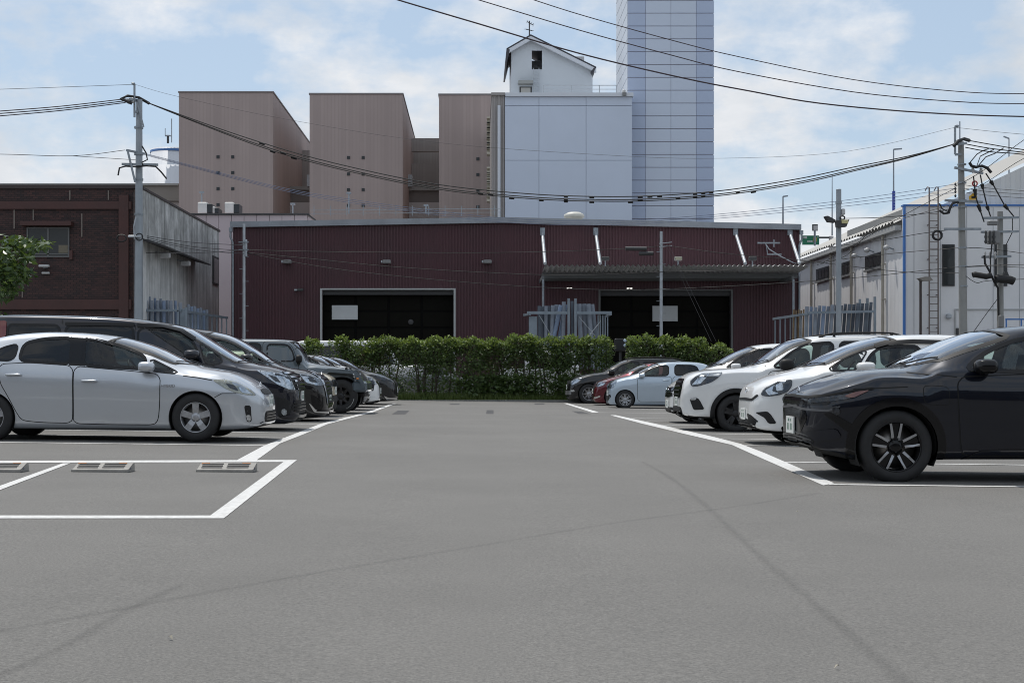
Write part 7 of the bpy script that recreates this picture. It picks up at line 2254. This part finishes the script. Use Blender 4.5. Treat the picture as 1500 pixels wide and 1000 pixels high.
for k in range(4):
    y0, y1 = 634 + 5 * k, 641 + 4.6 * k
    c.pxpatch('grille_slat', [(1151, y0), (1173, y0 + 2.6), (1189, y1), (1189, y1 + 1.8), (1172, y0 + 4.8), (1151, y0 + 1.9)], mat('slat_grey', (.07, .072, .076), .35), off=.007, thick=.010, smoothn=0)
c.front('bumper_lip', [(0, .175), (.85, .185), (.9, .15), (0, .125)], BLACK, off=.028, thick=.03)
c.pxpatch('air_curtain', [(1206, 606), (1217, 604), (1250, 622), (1252, 632), (1244, 634), (1228, 622)], GLOSSB, off=.012, thick=.012)
c.pxpatch('corner_panel', [(1215, 597), (1228, 594), (1232, 606), (1222, 610)], mat('dark_grey_plastic', (.035, .036, .038), .4), off=.006)
c.pxpatch('sill_trim', [(1408, 673), (1436, 660), (1470, 657.5), (1600, 657.5), (1680, 657.5), (1690, 670), (1410, 672.5)], BLACK, off=.006, thick=.008)
c.pxpatch('trim_line', [(1149.5, 593.5), (1180, 599), (1214, 600.5), (1231, 594), (1231, 596.5), (1215, 603.5), (1180, 602.5), (1149.5, 597)], mat('trim_grey', (.10, .102, .108), .3), off=.007, thick=.010)
c.pxpatch('bumper_plane', [(1176, 634), (1226, 628), (1234, 641), (1196, 648)], P_BLACKB, off=.022, thick=.02)
c.pxpatch('corner_lamp', [(1219, 598), (1229, 596), (1231, 603), (1222, 606)], LAMPDK, off=.014)
c.plate(.525, 0, -.01); c.badge(.86, .04)
c.mirror(1447, 536.5, 36, 22, GLOSSB)
c.ribbon('bonnet_gap', c.side([(1250, 570), (1276, 569), (1330, 566.5)]), SEAM, width=.010, closed=False)
c.ribbon('bonnet_edge', c.uv([(1156, 581), (1185, 583), (1225, 577.5), (1258, 571.5), (1280, 569)]), SEAM, width=.022, off=.012, closed=False, ang=c.ang)
c.ribbon('fender_gap', c.side([(1402, 552), (1330, 545)]), SEAM, width=.008, closed=False)
c.interior(light=True); c.finish(clad=.24)

c = Car('parked_car', 'white compact hatchback with black bumper corners between black crossover and white suv', -1, 20.2, 1.76, 1082,
        top=[(1082, 606), (1082.5, 592), (1085, 578), (1089, 567.5), (1103, 558), (1128, 548.5), (1153, 543), (1169, 539), (1211, 518), (1245, 503.5), (1276, 495), (1307, 491), (1354, 490), (1403, 491.5), (1440, 495), (1470, 504), (1486, 520), (1492, 545), (1494, 600)],
        bot=[(1082, 622), (1086, 627), (1100, 632), (1149, 635), (1200, 637), (1460, 637), (1494, 622)],
        belt=[(1096, 590), (1120, 575), (1172, 552), (1215, 545), (1300, 543), (1480, 541)],
        Rt=.31, wheels=(1192, 1457), pm=P_PEARL, ws=(1170, 1282), roof_end=1445, wheel='steel')
c.window([(1211, 542.5), (1240, 524), (1272, 512), (1262, 528), (1252, 543.5)], name='quarter_window')
c.window([(1262, 543), (1276, 519), (1290, 508.5), (1320, 506), (1350, 506), (1351, 543)])
c.window([(1358, 506), (1400, 506), (1440, 511), (1444, 541), (1358, 543)], tint=True)
c.ribbon('rain_visor', c.side([(1283, 507.5), (1300, 502.5), (1340, 500.5), (1400, 502)]), BLACK, width=.06, off=.02, closed=False)
c.door([(1258, 548), (1257, 630), (1352, 631), (1354, 546), (1300, 545)], (1340, 560))
c.windscreen()
c.lamp([(1114, 579), (1119, 570), (1141, 558), (1161, 556), (1160, 566), (1154, 574), (1140, 579), (1124, 581)], LAMPDK, inner=[([(1121, 572), (1134, 564), (1131, 573), (1141, 576), (1126, 579)], LAMPCH), ([(1136, 564), (1146, 560.5), (1148, 571), (1138, 573)], LAMPCH)])
c.front('nose_band', [(0, .70), (.5, .69), (.60, .755), (.64, .73), (.52, .655), (0, .66)], BLACK)
c.front('lower_grille', [(0, .40), (.62, .38), (.55, .25), (0, .245)], BLACK)
for k in range(3):
    c.front('grille_slat', [(0, .37 - .04 * k), (.57, .36 - .04 * k), (.57, .348 - .04 * k), (0, .358 - .04 * k)], BLACK, off=.014, thick=.014, rnd_=0)
c.pxpatch('bumper_corner', [(1106, 604.5), (1124, 602.5), (1129, 607), (1138, 620.5), (1126, 621), (1120, 612), (1112, 608)], BLACK, off=.008)
c.pxpatch('lower_trim', [(1093, 606), (1100, 609), (1112, 619), (1096, 618)], BLACK, off=.008)
c.front('bumper_lip', [(0, .215), (.72, .225), (.78, .19), (0, .18)], P_PEARL, off=.03, thick=.03)
c.plate(.46); c.badge(.80, .05)
c.mirror(1270.5, 536.5, 30, 13, P_PEARL)
c.interior(light=True); c.finish()

c = Car('parked_suv', 'white suv with black wheel arch trims, black door mirrors and roof rails', -1, 25.4, 1.80, 986,
        top=[(986, 600), (987, 585), (988.5, 570), (993, 556), (1000, 549.5), (1014, 544), (1044, 540.5), (1077, 538.5), (1096, 536), (1128, 515), (1153, 499.5), (1172, 494.5), (1200, 492), (1250, 490.5), (1290, 491), (1320, 494), (1338, 506), (1346, 525), (1348, 590)],
        bot=[(986, 604), (990, 609), (1010, 613), (1050, 614), (1310, 614), (1348, 604)],
        belt=[(998, 575), (1020, 556), (1060, 547), (1100, 542), (1128, 540), (1223, 538.5), (1338, 536)],
        Rt=.338, wheels=(1078.5, 1295), pm=P_WHITE, ws=(1097, 1166), roof_end=1318, wheel='dark', roofw=.76, tyre_w=.23)
c.root['category'] = 'suv'
c.Ra = c.Rt * 1.13
c.window([(1131, 538.5), (1160, 515), (1182, 503), (1222, 500), (1222, 537)])
c.window([(1231, 500), (1280, 500), (1284, 536), (1231, 537)], tint=True)
c.window([(1291, 501), (1316, 504), (1322, 534), (1292, 535.5)], tint=True, name='quarter_window')
c.door([(1125, 544), (1124, 600), (1128, 608), (1222, 609), (1225, 541), (1160, 542)], (1212, 552))
c.windscreen()
c.flare(.075, BLACK, .02)
c.lamp([(1011, 558), (1019, 551), (1029, 547), (1059.5, 545.7), (1051, 554), (1042, 560), (1023, 565.5), (1012.5, 566)], LAMPDK, inner=[([(1027, 549), (1040, 547.5), (1026, 562), (1013, 564)], LAMPCH)])
c.front('grille', [(0, .965), (.36, .955), (.47, .78), (.36, .62), (0, .61)], GLOSSB, off=.012, thick=.014)
for k in range(4):
    z = .91 - .075 * k
    c.front('grille_slat', [(0, z), (.36, z - .004), (.36, z - .022), (0, z - .018)], mat('dark_grey_plastic', (.035, .036, .038), .4), off=.026, thick=.016, rnd_=0)
c.pxpatch('fog_recess', [(1010, 584), (1022, 582.5), (1026, 588), (1032, 599.5), (1016, 600.5)], BLACK, off=.010, thick=.012)
c.pxpatch('daytime_lamp', [(1011, 583.5), (1020, 582.5), (1020, 585.5), (1012, 586)], LAMPCH, off=.02)
c.front('lower_grille', [(0, .46), (.5, .45), (.58, .28), (0, .27)], BLACK)
c.front('bumper_lip', [(0, .26), (.66, .27), (.72, .20), (0, .19)], BLACK, off=.03, thick=.03)
c.plate(.55); c.badge(.80, .05, BLACK)
c.mirror(1154, 534, 23, 17, BLACK)
for sg in (-1, 1):
    mb = MB()
    pts = []
    xa, xb = c.cx(1188, c.dc), c.cx(1312, c.dc)
    for i in range(13):
        t = i / 12
        x = xa + (xb - xa) * t
        lift = .055 * min(1, min(t, 1 - t) * 7)
        pts.append((x, sg * c.w / 2 * .66, float(c.top(x)) - .03 + lift))
    mb.tube(pts, .018, 6)
    for i in (2, 10):
        mb.bar((pts[i][0], pts[i][1], pts[i][2]), (pts[i][0] + .02, pts[i][1], pts[i][2] - .06), .08, .03)
    c.emit('roof_rail', mb.v, mb.f, BLACK)
c.interior(light=True); c.finish(clad=.30)

c = Car('parked_car', 'white hatchback behind the white suv, its nose with slim dark headlight showing', -1, 29.6, 1.72, 974,
        top=[(974, 592), (974.5, 580), (977, 569.5), (982, 563), (991, 556.5), (1010, 549), (1032, 540.5), (1056, 526), (1080, 513.5), (1107, 505.5), (1141, 503), (1180, 503.5), (1215, 507), (1235, 518), (1246, 545), (1248, 590)],
        bot=[(974, 600), (977, 605), (1000, 608), (1220, 609), (1248, 598)],
        belt=[(982, 580), (1000, 562), (1035, 546), (1070, 541), (1140, 539.5), (1240, 537)],
        Rt=.305, wheels=(1032, 1214), pm=P_WHITE, ws=(1034, 1092), roof_end=1215, wheel='steel', step=.06)
c.window([(1062, 540), (1084, 522), (1110, 511), (1136, 510), (1136, 538.5)]); c.window([(1142, 510), (1185, 511), (1188, 537), (1142, 538.5)], tint=True)
c.windscreen()
c.lamp([(976, 571), (982, 567.5), (990, 566.5), (986, 573), (978, 576)], LAMPDK)
c.front('grille', [(0, .66), (.52, .665), (.55, .58), (0, .56)], GLOSSB)
c.front('lower_grille', [(0, .36), (.56, .36), (.58, .22), (0, .21)], BLACK)
c.plate(.42); c.badge(.70, .045)
c.mirror(1079, 536, 16, 8, P_WHITE)
c.interior(light=True); c.finish()

c = Car('parked_car', 'small pale blue kei hatchback with silver wheels at the far end of the right row', -1, 44.0, 1.47, 888,
        top=[(888, 588), (888, 579), (889, 569), (891.5, 562), (897, 557.5), (906, 553.5), (922, 549.5), (927, 547.5), (941, 540), (956, 533.4), (967, 530.8), (980, 529.6), (1000, 529.4), (1016, 530.2), (1031, 533), (1037, 538), (1041, 550), (1043, 575)],
        bot=[(888, 590.5), (890, 593), (905, 594), (1030, 594), (1043, 588)],
        belt=[(892, 572), (900, 562), (922, 554.5), (940, 552), (980, 550.8), (1036, 549)],
        Rt=.283, wheels=(916, 1028.5), pm=P_ICE, ws=(923, 958), roof_end=1028, wheel='steel', tyre_w=.165)
c.window([(940, 551), (948, 542.5), (960, 536.2), (979.5, 534.6), (979.5, 550)])
c.window([(988.5, 534.3), (1016, 534.8), (1022, 538), (1025, 548.5), (988.5, 549.8)], tint=True)
c.door([(933.5, 553), (934, 588), (983, 588.5), (984, 551.5)], (976, 556.5)); c.door([(985.5, 551.5), (985, 588.5), (1012, 588), (1021, 575), (1030, 550)], (1022, 555.5))
c.windscreen()
c.lamp([(889, 562), (895, 559.5), (904, 557.5), (901, 564), (896, 568.5), (890, 569)], LAMPCH)
c.lamp([(890, 579), (893.5, 577.5), (895, 581), (892, 584)], BLACK, name='fog_recess', lens=False)
c.front('grille', [(0, .70), (.32, .70), (.34, .64), (0, .63)], BLACK); c.front('lower_grille', [(0, .38), (.4, .38), (.42, .26), (0, .25)], BLACK)
c.mirror(941, 550, 10, 6, P_ICE)
c.plate(.48); c.interior(); c.finish()

c = Car('parked_car', 'dark red hatchback between the pale blue kei car and the black suv', -1, 47.6, 1.70, 866.5,
        top=[(866.5, 582), (867, 573), (869, 566), (873, 560), (882, 555.5), (896, 551.5), (906, 549), (922, 540.5), (938, 534), (952, 531.5), (975, 531), (1000, 533.5), (1020, 541), (1030, 552), (1033, 575)],
        bot=[(866.5, 586), (869, 589.5), (885, 591), (1015, 591), (1033, 584)],
        belt=[(872, 572), (882, 560), (906, 553.5), (930, 551), (1000, 549), (1026, 552)],
        Rt=.31, wheels=(900, 1012), pm=P_RED, ws=(907, 940), roof_end=1000, wheel='mesh', step=.06)
c.window([(923, 550), (935, 540), (952, 536), (965, 536), (965, 549)]); c.windscreen()
c.lamp([(872, 563.5), (880, 559), (889, 557.5), (884, 564), (875, 567)], LAMPCH)
c.front('grille', [(0, .66), (.4, .66), (.3, .45), (0, .43)], BLACK)
c.pxpatch('bumper_chrome', [(869, 578), (871, 582), (879, 579), (880, 581), (871, 584.5), (868, 580)], CHROME, off=.014)
c.plate(.5); c.interior(); c.finish()

c = Car('parked_suv', 'black suv with roof rails parked beside the hedge end, farthest of the right row', -1, 51.0, 1.80, 828.5,
        top=[(828.5, 578), (829, 568), (831.5, 560), (836, 554.5), (845, 550.3), (858, 547), (880, 543.8), (893, 536), (911.7, 527.3), (925, 525.2), (948, 524.4), (975, 525.2), (995, 528), (1008, 535), (1014, 548), (1015, 575)],
        bot=[(828.5, 582), (831, 585), (850, 586), (1000, 586), (1015, 580)],
        belt=[(835, 566), (846, 556), (880, 548.5), (900, 546.5), (990, 545), (1010, 547)],
        Rt=.36, wheels=(863, 972), pm=P_BLACK, ws=(881, 914), roof_end=998, wheel='mesh', step=.06)
c.root['category'] = 'suv'
c.window([(899, 545.5), (911, 534), (925, 530), (937, 529.5), (937, 545)]); c.window([(942, 529.5), (972, 530), (974, 544), (942, 545)], tint=True)
c.windscreen()
c.lamp([(833, 560.5), (842, 555.5), (853, 553), (848, 559), (838, 564)], LAMPCH)
c.front('grille', [(0, .84), (.5, .83), (.4, .62), (0, .60)], BLACK)
c.lamp([(834, 571.5), (841, 570.5), (842, 573.5), (835, 574)], LAMPCH, name='fog_lamp', lens=False)
c.front('bumper_trim', [(0, .46), (.7, .47), (.72, .33), (0, .31)], mat('matt_silver', (.25, .25, .26), .4, .6), off=.012)
for sg in (-1, 1):
    mb = MB(); pts = []
    for i in range(9):
        x = c.cx(918, c.dc) + (c.cx(1000, c.dc) - c.cx(918, c.dc)) * i / 8
        pts.append((x, sg * .60, float(c.top(x)) + .02))
    mb.tube(pts, .02, 5); c.emit('roof_rail', mb.v, mb.f, BLACK)
c.mirror(897, 544.5, 11, 8, P_BLACK)
c.plate(.6); c.interior(); c.finish()

# vehicles standing across the street, glimpsed through the hedge
c = Car('parked_van', 'white delivery van behind the left end of the hedge, its roof showing between shrubs', 1, 57.5, 1.7, 606,
        top=[(606, 570), (605, 556), (602, 545), (596, 540), (588, 532), (574, 508), (566, 501), (550, 499), (500, 498.5), (450, 498.5), (436, 501), (433, 520), (432, 570)],
        bot=[(606, 576), (603, 580), (440, 580), (432, 574)], belt=[(600, 555), (588, 540), (560, 537), (436, 537)],
        Rt=.32, wheels=(582, 468), pm=P_WHITE, ws=(590, 573), roof_end=445, wheel='steel', step=.09, roofw=.86, group='vehicles behind the hedge')
c.root['category'] = 'van'
c.window([(548, 507), (566, 508), (580, 533), (548, 535)]); c.window([(450, 507), (540, 507), (540, 535), (450, 535)], tint=True); c.windscreen(); c.plate(.5)
c.interior(); c.finish()
c = Car('parked_van', 'small white box van glimpsed through the middle of the hedge', -1, 57.0, 1.48, 726,
        top=[(726, 572), (727, 558), (729, 547), (731, 540), (740, 520), (746, 515), (770, 513.5), (820, 513.5), (842, 515), (847, 530), (848, 570)],
        bot=[(726, 576), (728, 580), (840, 580), (848, 574)], belt=[(729, 552), (740, 541), (760, 540), (845, 539)],
        Rt=.28, wheels=(745, 825), pm=P_WHITE, ws=(731, 742), roof_end=838, wheel='steel', step=.08, roofw=.86, group='vehicles behind the hedge')
c.root['category'] = 'van'
c.window([(736, 539), (746, 520), (768, 519.5), (768, 539)]); c.window([(776, 519.5), (838, 520), (838, 538), (776, 539)], tint=True); c.windscreen(); c.plate(.5)
c.interior(); c.finish()
c = Car('parked_car', 'grey car glimpsed through the hedge left of the small box van', 1, 57.2, 1.7, 700,
        top=[(700, 572), (699, 562), (694, 556), (680, 552), (668, 549), (652, 537), (645, 534), (620, 533), (590, 536), (560, 548), (552, 570)],
        bot=[(700, 576), (697, 580), (560, 580), (552, 574)], belt=[(696, 562), (670, 553), (640, 549), (556, 550)],
        Rt=.3, wheels=(676, 580), pm=P_GREY, ws=(670, 648), roof_end=598, wheel='steel', step=.09, group='vehicles behind the hedge')
c.window([(625, 537), (643, 537), (660, 548), (625, 548)]); c.windscreen(); c.interior(); c.finish()
